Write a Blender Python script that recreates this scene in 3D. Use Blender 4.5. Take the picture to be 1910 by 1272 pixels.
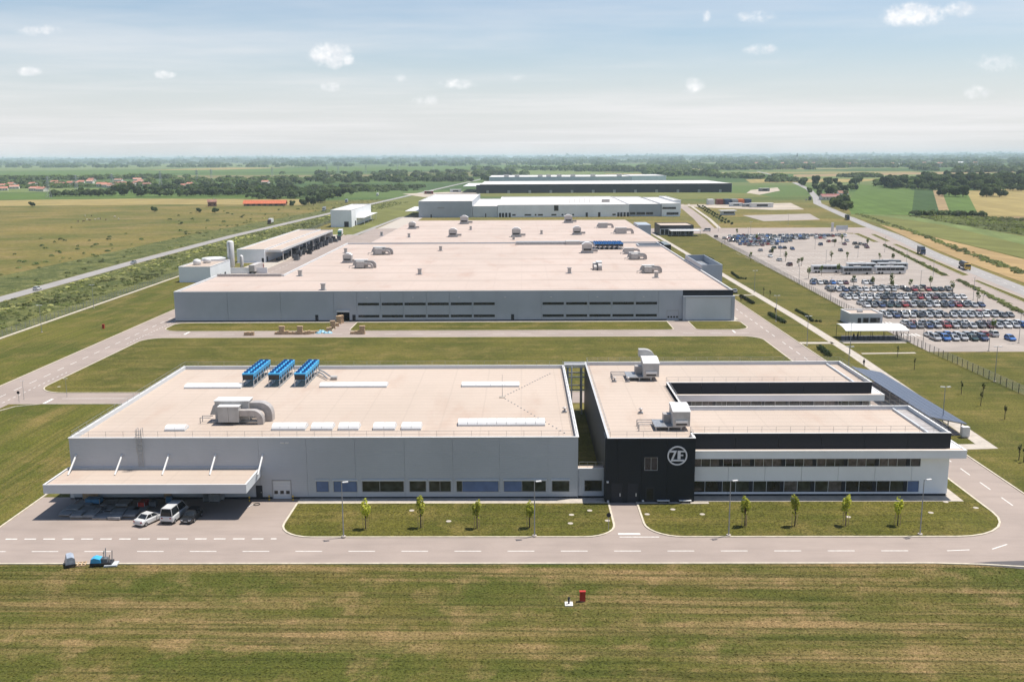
import bpy, bmesh, math, random
from mathutils import Vector, Matrix
import numpy as np

scn = bpy.context.scene
for o in list(bpy.data.objects):
    bpy.data.objects.remove(o)
R = math.radians

# ------------------------------------------------------------------ camera
cam_d = bpy.data.cameras.new('camera')
cam = bpy.data.objects.new('camera', cam_d)
scn.collection.objects.link(cam)
cam_d.sensor_width = 36.0
cam_d.lens = 34.21
cam_d.clip_start = 1.0
cam_d.clip_end = 120000.0
YAW, PITCH, ROLL = 20.0 / 1815.0, math.atan(343.0 / 1815.0), -math.atan2(10, 1910)
cam.matrix_world = (Matrix.Translation((0, 0, 50)) @ Matrix.Rotation(YAW, 4, 'Z')
                    @ Matrix.Rotation(math.pi / 2 - PITCH, 4, 'X') @ Matrix.Rotation(ROLL, 4, 'Z'))
scn.camera = cam

# ------------------------------------------------------------------ light
SUN_EL, SUN_AZ = 70.3, 70.0         # azimuth measured from +Y (away from the camera) towards +X
sd = bpy.data.lights.new('sun', 'SUN')
sd.energy = 4.5
sd.angle = R(0.53)
sd.color = (1.0, 0.95, 0.88)
sun = bpy.data.objects.new('sun', sd)
scn.collection.objects.link(sun)
sv = Vector((math.sin(R(SUN_AZ)) * math.cos(R(SUN_EL)), math.cos(R(SUN_AZ)) * math.cos(R(SUN_EL)), math.sin(R(SUN_EL))))
sun.rotation_euler = (-sv).to_track_quat('-Z', 'Y').to_euler()
sun.location = sv * 300

world = bpy.data.worlds.new('World')
scn.world = world
world.use_nodes = True
wt = world.node_tree
wt.nodes.clear()


def wn(t, **kw):
    n = wt.nodes.new(t)
    for k, v in kw.items():
        setattr(n, k, v)
    return n


wout = wn('ShaderNodeOutputWorld')
wbg = wn('ShaderNodeBackground')
wbg.inputs[1].default_value = 0.09
sky = wn('ShaderNodeTexSky', sky_type='NISHITA')
sky.sun_disc = False
sky.sun_elevation = R(SUN_EL)
sky.sun_rotation = R(SUN_AZ)
sky.altitude = 100
sky.air_density = 1.0
sky.dust_density = 0.7
sky.ozone_density = 2.0
wt.links.new(wbg.outputs[0], wout.inputs[0])


def wmath(op, a, b=None, c=None, clamp=False):
    n = wn('ShaderNodeMath', operation=op)
    n.use_clamp = clamp
    for i, v in enumerate((a, b, c)):
        if v is None:
            continue
        if isinstance(v, (int, float)):
            n.inputs[i].default_value = v
        else:
            wt.links.new(v, n.inputs[i])
    return n.outputs[0]


def wmix(fac, a, b):
    n = wn('ShaderNodeMix', data_type='RGBA')
    if isinstance(fac, (int, float)):
        n.inputs[0].default_value = fac
    else:
        wt.links.new(fac, n.inputs[0])
    for i, v in ((6, a), (7, b)):
        if isinstance(v, tuple):
            n.inputs[i].default_value = (*v, 1)
        else:
            wt.links.new(v, n.inputs[i])
    return n.outputs[2]


wtc = wn('ShaderNodeTexCoord')
wsep = wn('ShaderNodeSeparateXYZ')
wt.links.new(wtc.outputs['Generated'], wsep.inputs[0])
DX, DY, DZ = wsep.outputs
# cloud layer: direction projected on a flat layer of air (x/z, y/z)
zc = wmath('MAXIMUM', DZ, 0.012)
zz = wmath('ADD', zc, 0.02)
pu = wmath('DIVIDE', DX, zz)
pv = wmath('DIVIDE', DY, zz)
comb = wn('ShaderNodeCombineXYZ')
wt.links.new(pu, comb.inputs[0])
wt.links.new(pv, comb.inputs[1])


def wnoise(vec, scale, detail, rough, sx=1, sy=1, off=(0, 0, 0)):
    m = wn('ShaderNodeMapping')
    m.inputs['Scale'].default_value = (sx, sy, 1)
    m.inputs['Location'].default_value = off
    wt.links.new(vec, m.inputs[0])
    n = wn('ShaderNodeTexNoise')
    n.inputs['Scale'].default_value = scale
    n.inputs['Detail'].default_value = detail
    n.inputs['Roughness'].default_value = rough
    wt.links.new(m.outputs[0], n.inputs[0])
    return n.outputs[0]


def wramp(v, a, b):
    n = wn('ShaderNodeMapRange', interpolation_type='SMOOTHSTEP')
    wt.links.new(v, n.inputs[0])
    n.inputs[1].default_value = a
    n.inputs[2].default_value = b
    return n.outputs[0]


tu = wmath('DIVIDE', DX, wmath('MAXIMUM', DY, 0.05))
tw = wmath('DIVIDE', DZ, wmath('MAXIMUM', DY, 0.05))
comb2 = wn('ShaderNodeCombineXYZ')
wt.links.new(tu, comb2.inputs[0])
wt.links.new(tw, comb2.inputs[1])
# high thin veil and the pale layer of air low over the plain
veil = wramp(wnoise(comb.outputs[0], 0.30, 7, 0.62, 1, 0.7, (3.1, 1.7, 0)), 0.42, 0.80)
bands = wramp(wnoise(comb.outputs[0], 0.16, 6, 0.60, 0.55, 0.9, (5.2, 0.4, 0)), 0.40, 0.66)
low = wramp(DZ, 0.135, 0.015)
mid = wramp(DZ, 0.30, 0.05)
c1 = wmix(wmath('MULTIPLY', low, 0.80), sky.outputs[0], (6.5, 6.5, 6.7))
vf = wmath('MULTIPLY', wmath('ADD', wmath('MULTIPLY', veil, 0.26), wmath('MULTIPLY', bands, 0.80)), wmath('ADD', wmath('MULTIPLY', mid, 0.80), 0.03), clamp=True)
c2 = wmix(vf, c1, (7.7, 7.55, 7.6))
# small fair-weather cumulus, placed by direction
PUFFS = [(-0.1889, 0.0998, 0.0231, 0.0132, 1.0), (-0.194, 0.106, 0.0099, 0.0077, 0.9), (-0.173, 0.0966, 0.0088, 0.0066, 0.9), (-0.4916, 0.0861, 0.0132, 0.005, 0.8), (-0.4786, 0.1256, 0.0209, 0.0055, 0.55), (-0.3564, 0.0822, 0.0121, 0.0044, 0.75), (-0.1912, 0.0693, 0.011, 0.005, 0.7), (-0.0642, 0.0717, 0.0187, 0.005, 0.5), (-0.0956, 0.0558, 0.0143, 0.0044, 0.45), (0.3846, 0.1352, 0.0331, 0.0121, 1.0), (0.3691, 0.1318, 0.0165, 0.0088, 0.9), (0.4287, 0.1395, 0.0165, 0.0077, 0.5), (0.1818, 0.1351, 0.0044, 0.0061, 0.38), (0.169, 0.0688, 0.0121, 0.0088, 0.6), (0.2367, 0.1028, 0.0176, 0.0055, 0.6), (0.2275, 0.1338, 0.0187, 0.0055, 0.35), (0.4519, 0.0609, 0.0143, 0.0066, 0.45), (0.4696, 0.0886, 0.022, 0.0077, 0.35), (-0.1191, 0.0777, 0.0088, 0.0033, 0.3), (-0.008, 0.0776, 0.0099, 0.0033, 0.3)]
mask = None
for u0, w0, ru, rw, am in PUFFS:
    a_ = wmath('MULTIPLY', wmath('SUBTRACT', tu, u0), 1 / ru)
    b_ = wmath('MULTIPLY', wmath('SUBTRACT', tw, w0), 1 / rw)
    e_ = wmath('MULTIPLY', wmath('SUBTRACT', 1.0, wmath('ADD', wmath('MULTIPLY', a_, a_), wmath('MULTIPLY', b_, b_))), am)
    mask = e_ if mask is None else wmath('MAXIMUM', mask, e_)
pn = wnoise(comb2.outputs[0], 95, 7, 0.62)
pm_ = wmath('ADD', wmath('MULTIPLY', mask, 0.75), wmath('MULTIPLY', wmath('SUBTRACT', pn, 0.5), 2.3))
pf_ = wmath('MULTIPLY', wramp(pm_, -0.25, 1.05), wramp(mask, -0.55, 0.45))
pf_ = wmath('MULTIPLY', pf_, wmath('GREATER_THAN', DY, 0.1))
shade = wramp(wnoise(comb2.outputs[0], 60, 5, 0.6, 1, 1, (0.01, 0.012, 0)), 0.3, 0.7)
c3 = wmix(wmath('MULTIPLY', pf_, 0.92), c2, wmix(shade, (7.3, 7.4, 7.7), (9.4, 9.3, 9.25)))
wt.links.new(c3, wbg.inputs[0])

scn.view_settings.view_transform = 'Standard'
scn.view_settings.look = 'None'
scn.view_settings.gamma = 1.0
scn.view_settings.exposure = 0.45
scn.view_settings.use_curve_mapping = False
scn.render.engine = 'CYCLES'
scn.cycles.use_denoising = True
scn.cycles.max_bounces = 6
scn.cycles.diffuse_bounces = 3
scn.cycles.glossy_bounces = 3
scn.cycles.transparent_max_bounces = 6
scn.cycles.volume_bounces = 2
scn.cycles.caustics_reflective = False
scn.cycles.caustics_refractive = False

# ------------------------------------------------------------------ mesh helpers
COL = scn.collection


class MB:
    """collects shapes; build() links them as one mesh object"""

    def __init__(s):
        s.v = []
        s.f = []
        s.m = []
        s.k = 0

    def quad(s, a, b, c, d):
        n = len(s.v)
        s.v += [a, b, c, d]
        s.f.append((n, n + 1, n + 2, n + 3))
        s.m.append(s.k)
        return s

    def face(s, pts):
        n = len(s.v)
        s.v += [tuple(p) for p in pts]
        s.f.append(tuple(range(n, n + len(pts))))
        s.m.append(s.k)
        return s

    def box(s, x0, x1, y0, y1, z0, z1):
        n = len(s.v)
        s.v += [(x0, y0, z0), (x1, y0, z0), (x1, y1, z0), (x0, y1, z0), (x0, y0, z1), (x1, y0, z1), (x1, y1, z1), (x0, y1, z1)]
        for q in ((0, 3, 2, 1), (4, 5, 6, 7), (0, 1, 5, 4), (1, 2, 6, 5), (2, 3, 7, 6), (3, 0, 4, 7)):
            s.f.append(tuple(n + i for i in q))
            s.m.append(s.k)
        return s

    def cbox(s, c, sz, rz=0.0, rx=0.0, ry=0.0):
        n = len(s.v)
        M3 = Matrix.Rotation(rz, 3, 'Z') @ Matrix.Rotation(ry, 3, 'Y') @ Matrix.Rotation(rx, 3, 'X')
        h = Vector(sz) / 2
        for dz in (-1, 1):
            for dx, dy in ((-1, -1), (1, -1), (1, 1), (-1, 1)):
                s.v.append(tuple(Vector(c) + M3 @ Vector((dx * h.x, dy * h.y, dz * h.z))))
        for q in ((0, 3, 2, 1), (4, 5, 6, 7), (0, 1, 5, 4), (1, 2, 6, 5), (2, 3, 7, 6), (3, 0, 4, 7)):
            s.f.append(tuple(n + i for i in q))
            s.m.append(s.k)
        return s

    def prism(s, poly, z0, z1, bottom=True):
        n = len(s.v)
        k = len(poly)
        area = sum(poly[i][0] * poly[(i + 1) % k][1] - poly[(i + 1) % k][0] * poly[i][1] for i in range(k))
        if area < 0:
            poly = poly[::-1]
        s.v += [(p[0], p[1], z0) for p in poly] + [(p[0], p[1], z1) for p in poly]
        s.f.append(tuple(range(n + k, n + 2 * k)))
        s.m.append(s.k)
        if bottom:
            s.f.append(tuple(range(n + k - 1, n - 1, -1)))
            s.m.append(s.k)
        for i in range(k):
            j = (i + 1) % k
            s.f.append((n + i, n + j, n + k + j, n + k + i))
            s.m.append(s.k)
        return s

    def prof(s, pts, y0, y1):
        """profile in x,z swept along y"""
        n = len(s.v)
        k = len(pts)
        s.v += [(p[0], y0, p[1]) for p in pts] + [(p[0], y1, p[1]) for p in pts]
        s.f.append(tuple(range(n + k - 1, n - 1, -1)))
        s.f.append(tuple(range(n + k, n + 2 * k)))
        s.m += [s.k, s.k]
        for i in range(k):
            j = (i + 1) % k
            s.f.append((n + j, n + i, n + k + i, n + k + j))
            s.m.append(s.k)
        return s

    def profx(s, pts, x0, x1):
        """profile in y,z swept along x"""
        n = len(s.v)
        k = len(pts)
        s.v += [(x0, p[0], p[1]) for p in pts] + [(x1, p[0], p[1]) for p in pts]
        s.f.append(tuple(range(n + k - 1, n - 1, -1)))
        s.f.append(tuple(range(n + k, n + 2 * k)))
        s.m += [s.k, s.k]
        for i in range(k):
            j = (i + 1) % k
            s.f.append((n + j, n + i, n + k + i, n + k + j))
            s.m.append(s.k)
        return s

    def tube(s, p0, p1, r0, r1=None, n=6, caps=True):
        r1 = r0 if r1 is None else r1
        p0 = Vector(p0)
        p1 = Vector(p1)
        d = (p1 - p0).normalized()
        a = d.orthogonal().normalized()
        b = d.cross(a)
        i0 = len(s.v)
        for p, r in ((p0, r0), (p1, r1)):
            for i in range(n):
                t = 2 * math.pi * i / n
                s.v.append(tuple(p + a * (r * math.cos(t)) + b * (r * math.sin(t))))
        for i in range(n):
            j = (i + 1) % n
            s.f.append((i0 + i, i0 + j, i0 + n + j, i0 + n + i))
            s.m.append(s.k)
        if caps:
            s.f.append(tuple(range(i0 + n - 1, i0 - 1, -1)))
            s.f.append(tuple(range(i0 + n, i0 + 2 * n)))
            s.m += [s.k, s.k]
        return s

    def path(s, pts, r, n=5):
        for a, b in zip(pts, pts[1:]):
            s.tube(a, b, r, n=n)
        return s

    def lathe(s, prof, cx=0, cy=0, n=16):
        i0 = len(s.v)
        k = len(prof)
        for r, z in prof:
            for i in range(n):
                t = 2 * math.pi * i / n
                s.v.append((cx + r * math.cos(t), cy + r * math.sin(t), z))
        for a in range(k - 1):
            for i in range(n):
                j = (i + 1) % n
                s.f.append((i0 + a * n + i, i0 + a * n + j, i0 + (a + 1) * n + j, i0 + (a + 1) * n + i))
                s.m.append(s.k)
        s.f.append(tuple(i0 + (k - 1) * n + i for i in range(n)))
        s.f.append(tuple(i0 + i for i in range(n - 1, -1, -1)))
        s.m += [s.k, s.k]
        return s

    def mesh(s, name, mats, org=(0, 0, 0), smooth=False):
        me = bpy.data.meshes.new(name)
        ox, oy, oz = org
        me.from_pydata([(a - ox, b - oy, c - oz) for a, b, c in s.v], [], s.f)
        for m in mats:
            me.materials.append(m)
        if len(mats) > 1:
            me.polygons.foreach_set('material_index', s.m)
        if smooth:
            me.polygons.foreach_set('use_smooth', [True] * len(s.f))
        me.update()
        return me


def link(name, data, parent=None):
    o = bpy.data.objects.new(name, data)
    COL.objects.link(o)
    if parent is not None:
        o.parent = parent
    return o


def tag(o, label=None, cat=None, group=None, kind=None):
    if label:
        o['label'] = label
    if cat:
        o['category'] = cat
    if group:
        o['group'] = group
    if kind:
        o['kind'] = kind
    return o


def thing(name, label, cat, loc=(0, 0, 0), rz=0.0, group=None):
    o = link(name, None)
    o.location = loc
    o.rotation_euler = (0, 0, rz)
    o.empty_display_size = 0.5
    return tag(o, label, cat, group)


def root_of(o):
    while o.parent is not None:
        o = o.parent
    return o


def part(parent, name, mb, mats, smooth=False, local=False):
    """a child mesh; mb is in world coordinates unless local"""
    if not isinstance(mats, (list, tuple)):
        mats = [mats]
    org = (0, 0, 0) if local else root_of(parent).location
    return link(name, mb.mesh(name, mats, org, smooth), parent)


def share(parent, name, me, loc=(0, 0, 0), rz=0.0):
    """a child that shares mesh data (placed in its thing's own space)"""
    o = link(name, me, parent)
    o.location = loc
    o.rotation_euler = (0, 0, rz)
    return o


def single(name, mb, mats, label, cat, group=None, loc=None, smooth=False):
    """a thing that is one mesh, origin at its base"""
    if not isinstance(mats, (list, tuple)):
        mats = [mats]
    if loc is None:
        xs = [v[0] for v in mb.v]
        ys = [v[1] for v in mb.v]
        loc = ((min(xs) + max(xs)) / 2, (min(ys) + max(ys)) / 2, min(v[2] for v in mb.v))
    o = link(name, mb.mesh(name, mats, loc, smooth))
    o.location = loc
    return tag(o, label, cat, group)


def struct(name, mb, mats):
    if not isinstance(mats, (list, tuple)):
        mats = [mats]
    return tag(link(name, mb.mesh(name, mats)), kind='structure')


def stuff(name, mb, mats, label, cat, parent=None):
    if not isinstance(mats, (list, tuple)):
        mats = [mats]
    o = link(name, mb.mesh(name, mats), parent)
    return tag(o, label, cat, kind='stuff')


def dup(root, loc, rz=0.0, label=None, group=None, scale=None):
    r = root.copy()
    COL.objects.link(r)
    r.location = loc
    r.rotation_euler = (0, 0, rz)
    if scale:
        r.scale = scale if isinstance(scale, tuple) else (scale,) * 3
    if label:
        r['label'] = label
    if group:
        r['group'] = group
    for ch in KIDS(root):
        c = ch.copy()
        COL.objects.link(c)
        c.parent = r
        for g in KIDS(ch):
            d = g.copy()
            COL.objects.link(d)
            d.parent = c
    return r


_kids = {}


def KIDS(o):
    if o.name not in _kids:
        _kids[o.name] = list(o.children)
    return _kids[o.name]


# ------------------------------------------------------------------ materials
def newmat(name):
    m = bpy.data.materials.new(name)
    m.use_nodes = True
    nt = m.node_tree
    b = nt.nodes['Principled BSDF']
    return m, nt, b


def node(nt, t, **kw):
    n = nt.nodes.new(t)
    for k, v in kw.items():
        setattr(n, k, v)
    return n


def L(nt, a, b):
    nt.links.new(a, b)


def nnoise(nt, vec, scale, detail=4, rough=0.55, sx=1, sy=1, sz=1):
    if (sx, sy, sz) != (1, 1, 1):
        m = node(nt, 'ShaderNodeMapping')
        m.inputs['Scale'].default_value = (sx, sy, sz)
        L(nt, vec, m.inputs[0])
        vec = m.outputs[0]
    n = node(nt, 'ShaderNodeTexNoise')
    n.inputs['Scale'].default_value = scale
    n.inputs['Detail'].default_value = detail
    n.inputs['Roughness'].default_value = rough
    L(nt, vec, n.inputs[0])
    return n.outputs[0]


def nmath(nt, op, a, b=None, clamp=False):
    n = node(nt, 'ShaderNodeMath', operation=op)
    n.use_clamp = clamp
    for i, v in enumerate((a, b)):
        if v is None:
            continue
        if isinstance(v, (int, float)):
            n.inputs[i].default_value = v
        else:
            L(nt, v, n.inputs[i])
    return n.outputs[0]


def nramp(nt, v, a, b, lo=0.0, hi=1.0):
    n = node(nt, 'ShaderNodeMapRange')
    n.interpolation_type = 'SMOOTHSTEP'
    L(nt, v, n.inputs[0])
    n.inputs[1].default_value = a
    n.inputs[2].default_value = b
    n.inputs[3].default_value = lo
    n.inputs[4].default_value = hi
    return n.outputs[0]


def nmix(nt, fac, a, b, mode='MIX'):
    n = node(nt, 'ShaderNodeMix', data_type='RGBA', blend_type=mode)
    if isinstance(fac, (int, float)):
        n.inputs[0].default_value = fac
    else:
        L(nt, fac, n.inputs[0])
    for i, v in ((6, a), (7, b)):
        if isinstance(v, tuple):
            n.inputs[i].default_value = (*v[:3], 1)
        else:
            L(nt, v, n.inputs[i])
    return n.outputs[2]


def mul(c, k):
    return tuple(min(1, v * k) for v in c)


def bump(nt, b, h, strength, dist):
    n = node(nt, 'ShaderNodeBump')
    n.inputs['Strength'].default_value = strength
    n.inputs['Distance'].default_value = dist
    L(nt, h, n.inputs['Height'])
    L(nt, n.outputs[0], b.inputs['Normal'])


def coords(nt, kind='Object'):
    return node(nt, 'ShaderNodeTexCoord').outputs[kind]


def worldpos(nt):
    return node(nt, 'ShaderNodeNewGeometry').outputs['Position']


def M(name, c, rough=0.6, var=0.12, scale=0.6, metal=0.0, spec=0.5, bmp=0.0, detail=5):
    m, nt, b = newmat(name)
    v = coords(nt)
    n = nnoise(nt, v, scale, detail)
    f = nramp(nt, n, 0.3, 0.7)
    L(nt, nmix(nt, f, mul(c, 1 - var), mul(c, 1 + var)), b.inputs['Base Color'])
    b.inputs['Roughness'].default_value = rough
    b.inputs['Metallic'].default_value = metal
    b.inputs['Specular IOR Level'].default_value = spec
    if bmp:
        bump(nt, b, nnoise(nt, v, scale * 8, 4), bmp, 0.05)
    return m


def grass_mat(name, cols, patch=0.03, fine=0.9, streak=0.0, brown=0.35, tilt=0.0):
    """cols: green a, green b, dry; patches, mowing streaks along the tilted x axis, tufts"""
    m, nt, b = newmat(name)
    v = worldpos(nt)
    mp = node(nt, 'ShaderNodeMapping')
    mp.inputs['Rotation'].default_value = (0, 0, tilt)
    L(nt, v, mp.inputs[0])
    v2 = mp.outputs[0]
    p1 = nramp(nt, nnoise(nt, v, patch, 6, 0.62), 0.36, 0.66)
    p2 = nnoise(nt, v, fine, 5, 0.7)
    p3 = nnoise(nt, v2, 0.22, 5, 0.65, 0.07, 1, 1)
    p4 = nnoise(nt, v, patch * 3.7, 7, 0.68)
    p5 = nnoise(nt, v2, 1.1, 3, 0.6, 0.022, 1, 1)
    p6 = nnoise(nt, v, fine * 3.3, 3, 0.7)
    c = nmix(nt, p1, cols[0], cols[1])
    dry = nmath(nt, 'ADD', nmath(nt, 'MULTIPLY', nramp(nt, p4, 0.46, 0.70), brown), nmath(nt, 'MULTIPLY', nramp(nt, p3, 0.46, 0.66), streak), True)
    c = nmix(nt, dry, c, cols[2])
    line = nmath(nt, 'MULTIPLY', nramp(nt, p5, 0.50, 0.62), streak * 0.85)
    c = nmix(nt, line, c, mul(cols[0], 0.62))
    f = nmath(nt, 'MULTIPLY', nramp(nt, p2, 0.25, 0.75, 0.50, 1.50), nramp(nt, p6, 0.25, 0.75, 0.55, 1.45))
    gg = node(nt, 'ShaderNodeCombineColor')
    for i in range(3):
        L(nt, f, gg.inputs[i])
    c = nmix(nt, 1.0, c, gg.outputs[0], 'MULTIPLY')
    L(nt, c, b.inputs['Base Color'])
    b.inputs['Roughness'].default_value = 0.9
    b.inputs['Specular IOR Level'].default_value = 0.15
    bump(nt, b, nnoise(nt, v, 4.0, 3, 0.7), 0.7, 0.12)
    return m


def asphalt_mat(name, c, var=0.10):
    m, nt, b = newmat(name)
    v = worldpos(nt)
    a = nramp(nt, nnoise(nt, v, 0.09, 6, 0.6), 0.3, 0.7)
    w = nramp(nt, nnoise(nt, v, 0.35, 6, 0.65, 0.25, 1.6), 0.42, 0.72)
    f = nnoise(nt, v, 6.0, 3, 0.7)
    col = nmix(nt, a, mul(c, 1 - var), mul(c, 1 + var))
    col = nmix(nt, nmath(nt, 'MULTIPLY', w, 0.45), col, mul(c, 0.74))
    col = nmix(nt, nmath(nt, 'MULTIPLY', nramp(nt, f, 0.3, 0.7), 0.25), col, mul(c, 1.15))
    L(nt, col, b.inputs['Base Color'])
    b.inputs['Roughness'].default_value = 0.85
    bump(nt, b, f, 0.25, 0.02)
    return m


def roof_mat(name, c, seam=2.05, alongx=True, bands=0.5, width=0.12, ss=0.3, cross_=6.0):
    """single-ply membrane: sheet seams, stains where water stands"""
    m, nt, b = newmat(name)
    v = worldpos(nt)
    sp = node(nt, 'ShaderNodeSeparateXYZ')
    L(nt, v, sp.inputs[0])
    u = sp.outputs[1 if alongx else 0]
    wob = nmath(nt, 'MULTIPLY', nnoise(nt, v, 0.05, 3), 0.5)
    fr = nmath(nt, 'FRACT', nmath(nt, 'DIVIDE', nmath(nt, 'ADD', u, wob), seam))
    seamf = nramp(nt, nmath(nt, 'ABSOLUTE', nmath(nt, 'SUBTRACT', fr, 0.5)), 0.5 - width / seam, 0.5 - width / seam * 0.35)
    big = nramp(nt, nnoise(nt, v, 0.035, 6, 0.62), 0.32, 0.68)
    st = nramp(nt, nnoise(nt, v, 0.12, 7, 0.66, 1.0, 0.35) if alongx else nnoise(nt, v, 0.12, 7, 0.66, 0.35, 1), 0.50, 0.78)
    fine = nnoise(nt, v, 1.6, 5, 0.7)
    col = nmix(nt, big, mul(c, 0.93), (c[0] * 1.05, c[1] * 1.05, c[2] * 1.06))
    col = nmix(nt, nmath(nt, 'MULTIPLY', st, bands), col, (c[0] * 0.84, c[1] * 0.73, c[2] * 0.68))
    col = nmix(nt, nmath(nt, 'MULTIPLY', seamf, ss), col, mul(c, 0.62))
    fr2 = nmath(nt, 'FRACT', nmath(nt, 'DIVIDE', nmath(nt, 'ADD', sp.outputs[0 if alongx else 1], wob), cross_))
    cross = nramp(nt, nmath(nt, 'ABSOLUTE', nmath(nt, 'SUBTRACT', fr2, 0.5)), 0.5 - 0.16 / cross_, 0.5 - 0.05 / cross_)
    col = nmix(nt, nmath(nt, 'MULTIPLY', cross, 0.28), col, mul(c, 0.70))
    col = nmix(nt, nmath(nt, 'MULTIPLY', nramp(nt, fine, 0.35, 0.7), 0.16), col, mul(c, 0.80))
    L(nt, col, b.inputs['Base Color'])
    b.inputs['Roughness'].default_value = 0.75
    return m


def facade_mat(name, c, rough=0.42, rib=0.0, var=0.05):
    m, nt, b = newmat(name)
    v = worldpos(nt)
    n = nramp(nt, nnoise(nt, v, 0.12, 4, 0.6), 0.3, 0.7)
    st = nnoise(nt, v, 0.9, 5, 0.6, 1, 1, 0.12)
    col = nmix(nt, n, mul(c, 1 - var), mul(c, 1 + var))
    col = nmix(nt, nmath(nt, 'MULTIPLY', nramp(nt, st, 0.5, 0.75), 0.10), col, mul(c, 0.75))
    L(nt, col, b.inputs['Base Color'])
    b.inputs['Roughness'].default_value = rough
    b.inputs['Specular IOR Level'].default_value = 0.18 if c[0] < 0.1 else 0.5
    if rib:
        sp = node(nt, 'ShaderNodeSeparateXYZ')
        L(nt, v, sp.inputs[0])
        s = nmath(nt, 'SINE', nmath(nt, 'MULTIPLY', sp.outputs[2], 2 * math.pi / 0.33))
        bump(nt, b, s, rib, 0.02)
    return m


def glass_mat(name, c=(0.008, 0.010, 0.012), rough=0.06):
    m, nt, b = newmat(name)
    v = worldpos(nt)
    n = nnoise(nt, v, 0.9, 4, 0.6)
    L(nt, nmix(nt, nramp(nt, n, 0.35, 0.7), c, mul(c, 2.6)), b.inputs['Base Color'])
    b.inputs['Roughness'].default_value = rough
    b.inputs['Specular IOR Level'].default_value = 0.4
    return m


mt = {}
mt['lawn'] = grass_mat('lawn_grass', ((0.064, 0.069, 0.0105), (0.106, 0.097, 0.017), (0.178, 0.136, 0.042)), 0.040, 2.6, 0.34, 0.62)
mt['lawn_l'] = grass_mat('left_lawn_grass', ((0.066, 0.076, 0.0105), (0.108, 0.105, 0.0165), (0.190, 0.140, 0.046)), 0.030, 2.2, 0.45, 0.55, R(90))
mt['field'] = grass_mat('front_meadow', ((0.066, 0.077, 0.0125), (0.108, 0.093, 0.022), (0.235, 0.160, 0.070)), 0.05, 3.2, 0.70, 0.66, 0.015)
mt['asphalt'] = asphalt_mat('asphalt', (0.300, 0.243, 0.207))
mt['asphalt_lot'] = asphalt_mat('lot_pavers', (0.310, 0.264, 0.226), 0.14)
mt['asphalt_old'] = asphalt_mat('highway_asphalt', (0.280, 0.262, 0.245))
mt['conc'] = M('pale_concrete', (0.42, 0.37, 0.31), 0.8, 0.12, 0.8)
mt['kerb'] = M('kerb_concrete', (0.52, 0.46, 0.36), 0.8, 0.14, 1.2)
mt['paint'] = M('road_paint', (0.68, 0.65, 0.60), 0.6, 0.14, 2.0)
mt['roof'] = roof_mat('roof_membrane', (0.462, 0.376, 0.304), 2.05, True, 0.75, 0.14, 0.42, 6.3)
mt['roof_big'] = roof_mat('hall_roof_membrane', (0.468, 0.376, 0.315), 23.4, True, 0.8, 1.1, 0.75, 9.0)
mt['roof_white'] = roof_mat('white_roof_membrane', (0.62, 0.59, 0.55), 3.0, True, 0.3)
mt['grey_panel'] = facade_mat('grey_sandwich_panel', (0.420, 0.448, 0.480), 0.45, 0.25)
mt['bb_panel'] = facade_mat('blue_grey_sandwich_panel', (0.370, 0.408, 0.450), 0.45, 0.2)
mt['white_panel'] = facade_mat('white_cladding', (0.83, 0.85, 0.87), 0.5)
mt['pale_panel'] = facade_mat('pale_grey_cladding', (0.56, 0.59, 0.61), 0.5)
mt['black_panel'] = facade_mat('black_cladding', (0.014, 0.018, 0.023), 0.5)
mt['dark_band'] = facade_mat('anthracite_band', (0.026, 0.029, 0.036), 0.5)
mt['white_paint'] = M('white_metal', (0.66, 0.65, 0.63), 0.5, 0.06, 0.5)
mt['sky_dome'] = M('white_skylight', (0.74, 0.73, 0.71), 0.35, 0.05, 0.8)
mt['galv'] = M('galvanised_steel', (0.36, 0.37, 0.38), 0.45, 0.15, 1.5, 0.55)
mt['grey_metal'] = M('grey_metal', (0.30, 0.31, 0.32), 0.5, 0.10, 1.0, 0.2)
mt['ahu'] = M('ahu_casing', (0.43, 0.42, 0.40), 0.5, 0.08, 0.8)
mt['duct'] = M('duct_casing', (0.40, 0.37, 0.35), 0.5, 0.14, 1.4, 0.15)
mt['black'] = M('black_metal', (0.02, 0.02, 0.022), 0.5, 0.2, 1.0)
mt['rubber'] = M('tyre_rubber', (0.02, 0.02, 0.02), 0.85, 0.2, 2.0)
mt['blue'] = M('cooler_blue', (0.055, 0.37, 0.66), 0.45, 0.12, 0.9)
mt['blue_bb'] = M('cooler_mid_blue', (0.02, 0.17, 0.44), 0.45, 0.12, 0.9)
mt['blue_dark'] = M('cooler_dark_blue', (0.02, 0.10, 0.26), 0.5, 0.2, 1.5)
mt['glass'] = glass_mat('window_glass')
mt['glass_blind'] = M('pane_with_curtain', (0.085, 0.075, 0.074), 0.18, 0.45, 1.3)
mt['glass_room'] = M('pane_with_painted_interior', (0.030, 0.036, 0.032), 0.10, 0.5, 0.9)  # lighter look of the interior behind is painted into the pane colour
mt['blind'] = M('blue_window_blind', (0.10, 0.155, 0.29), 0.35, 0.12, 0.8)
mt['wood'] = M('pale_wood', (0.42, 0.29, 0.17), 0.8, 0.2, 2.0)
mt['carton'] = M('cardboard', (0.44, 0.31, 0.19), 0.85, 0.2, 2.0)
mt['red'] = M('red_enamel', (0.42, 0.03, 0.02), 0.5, 0.12, 1.5)
mt['yellow'] = M('yellow_enamel', (0.62, 0.42, 0.03), 0.5, 0.1, 1.5)
mt['bark'] = M('bark', (0.09, 0.065, 0.045), 0.9, 0.3, 3.0)
mt['logo'] = M('pale_letter_metal', (0.70, 0.71, 0.74), 0.45, 0.05, 1.0)


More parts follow.
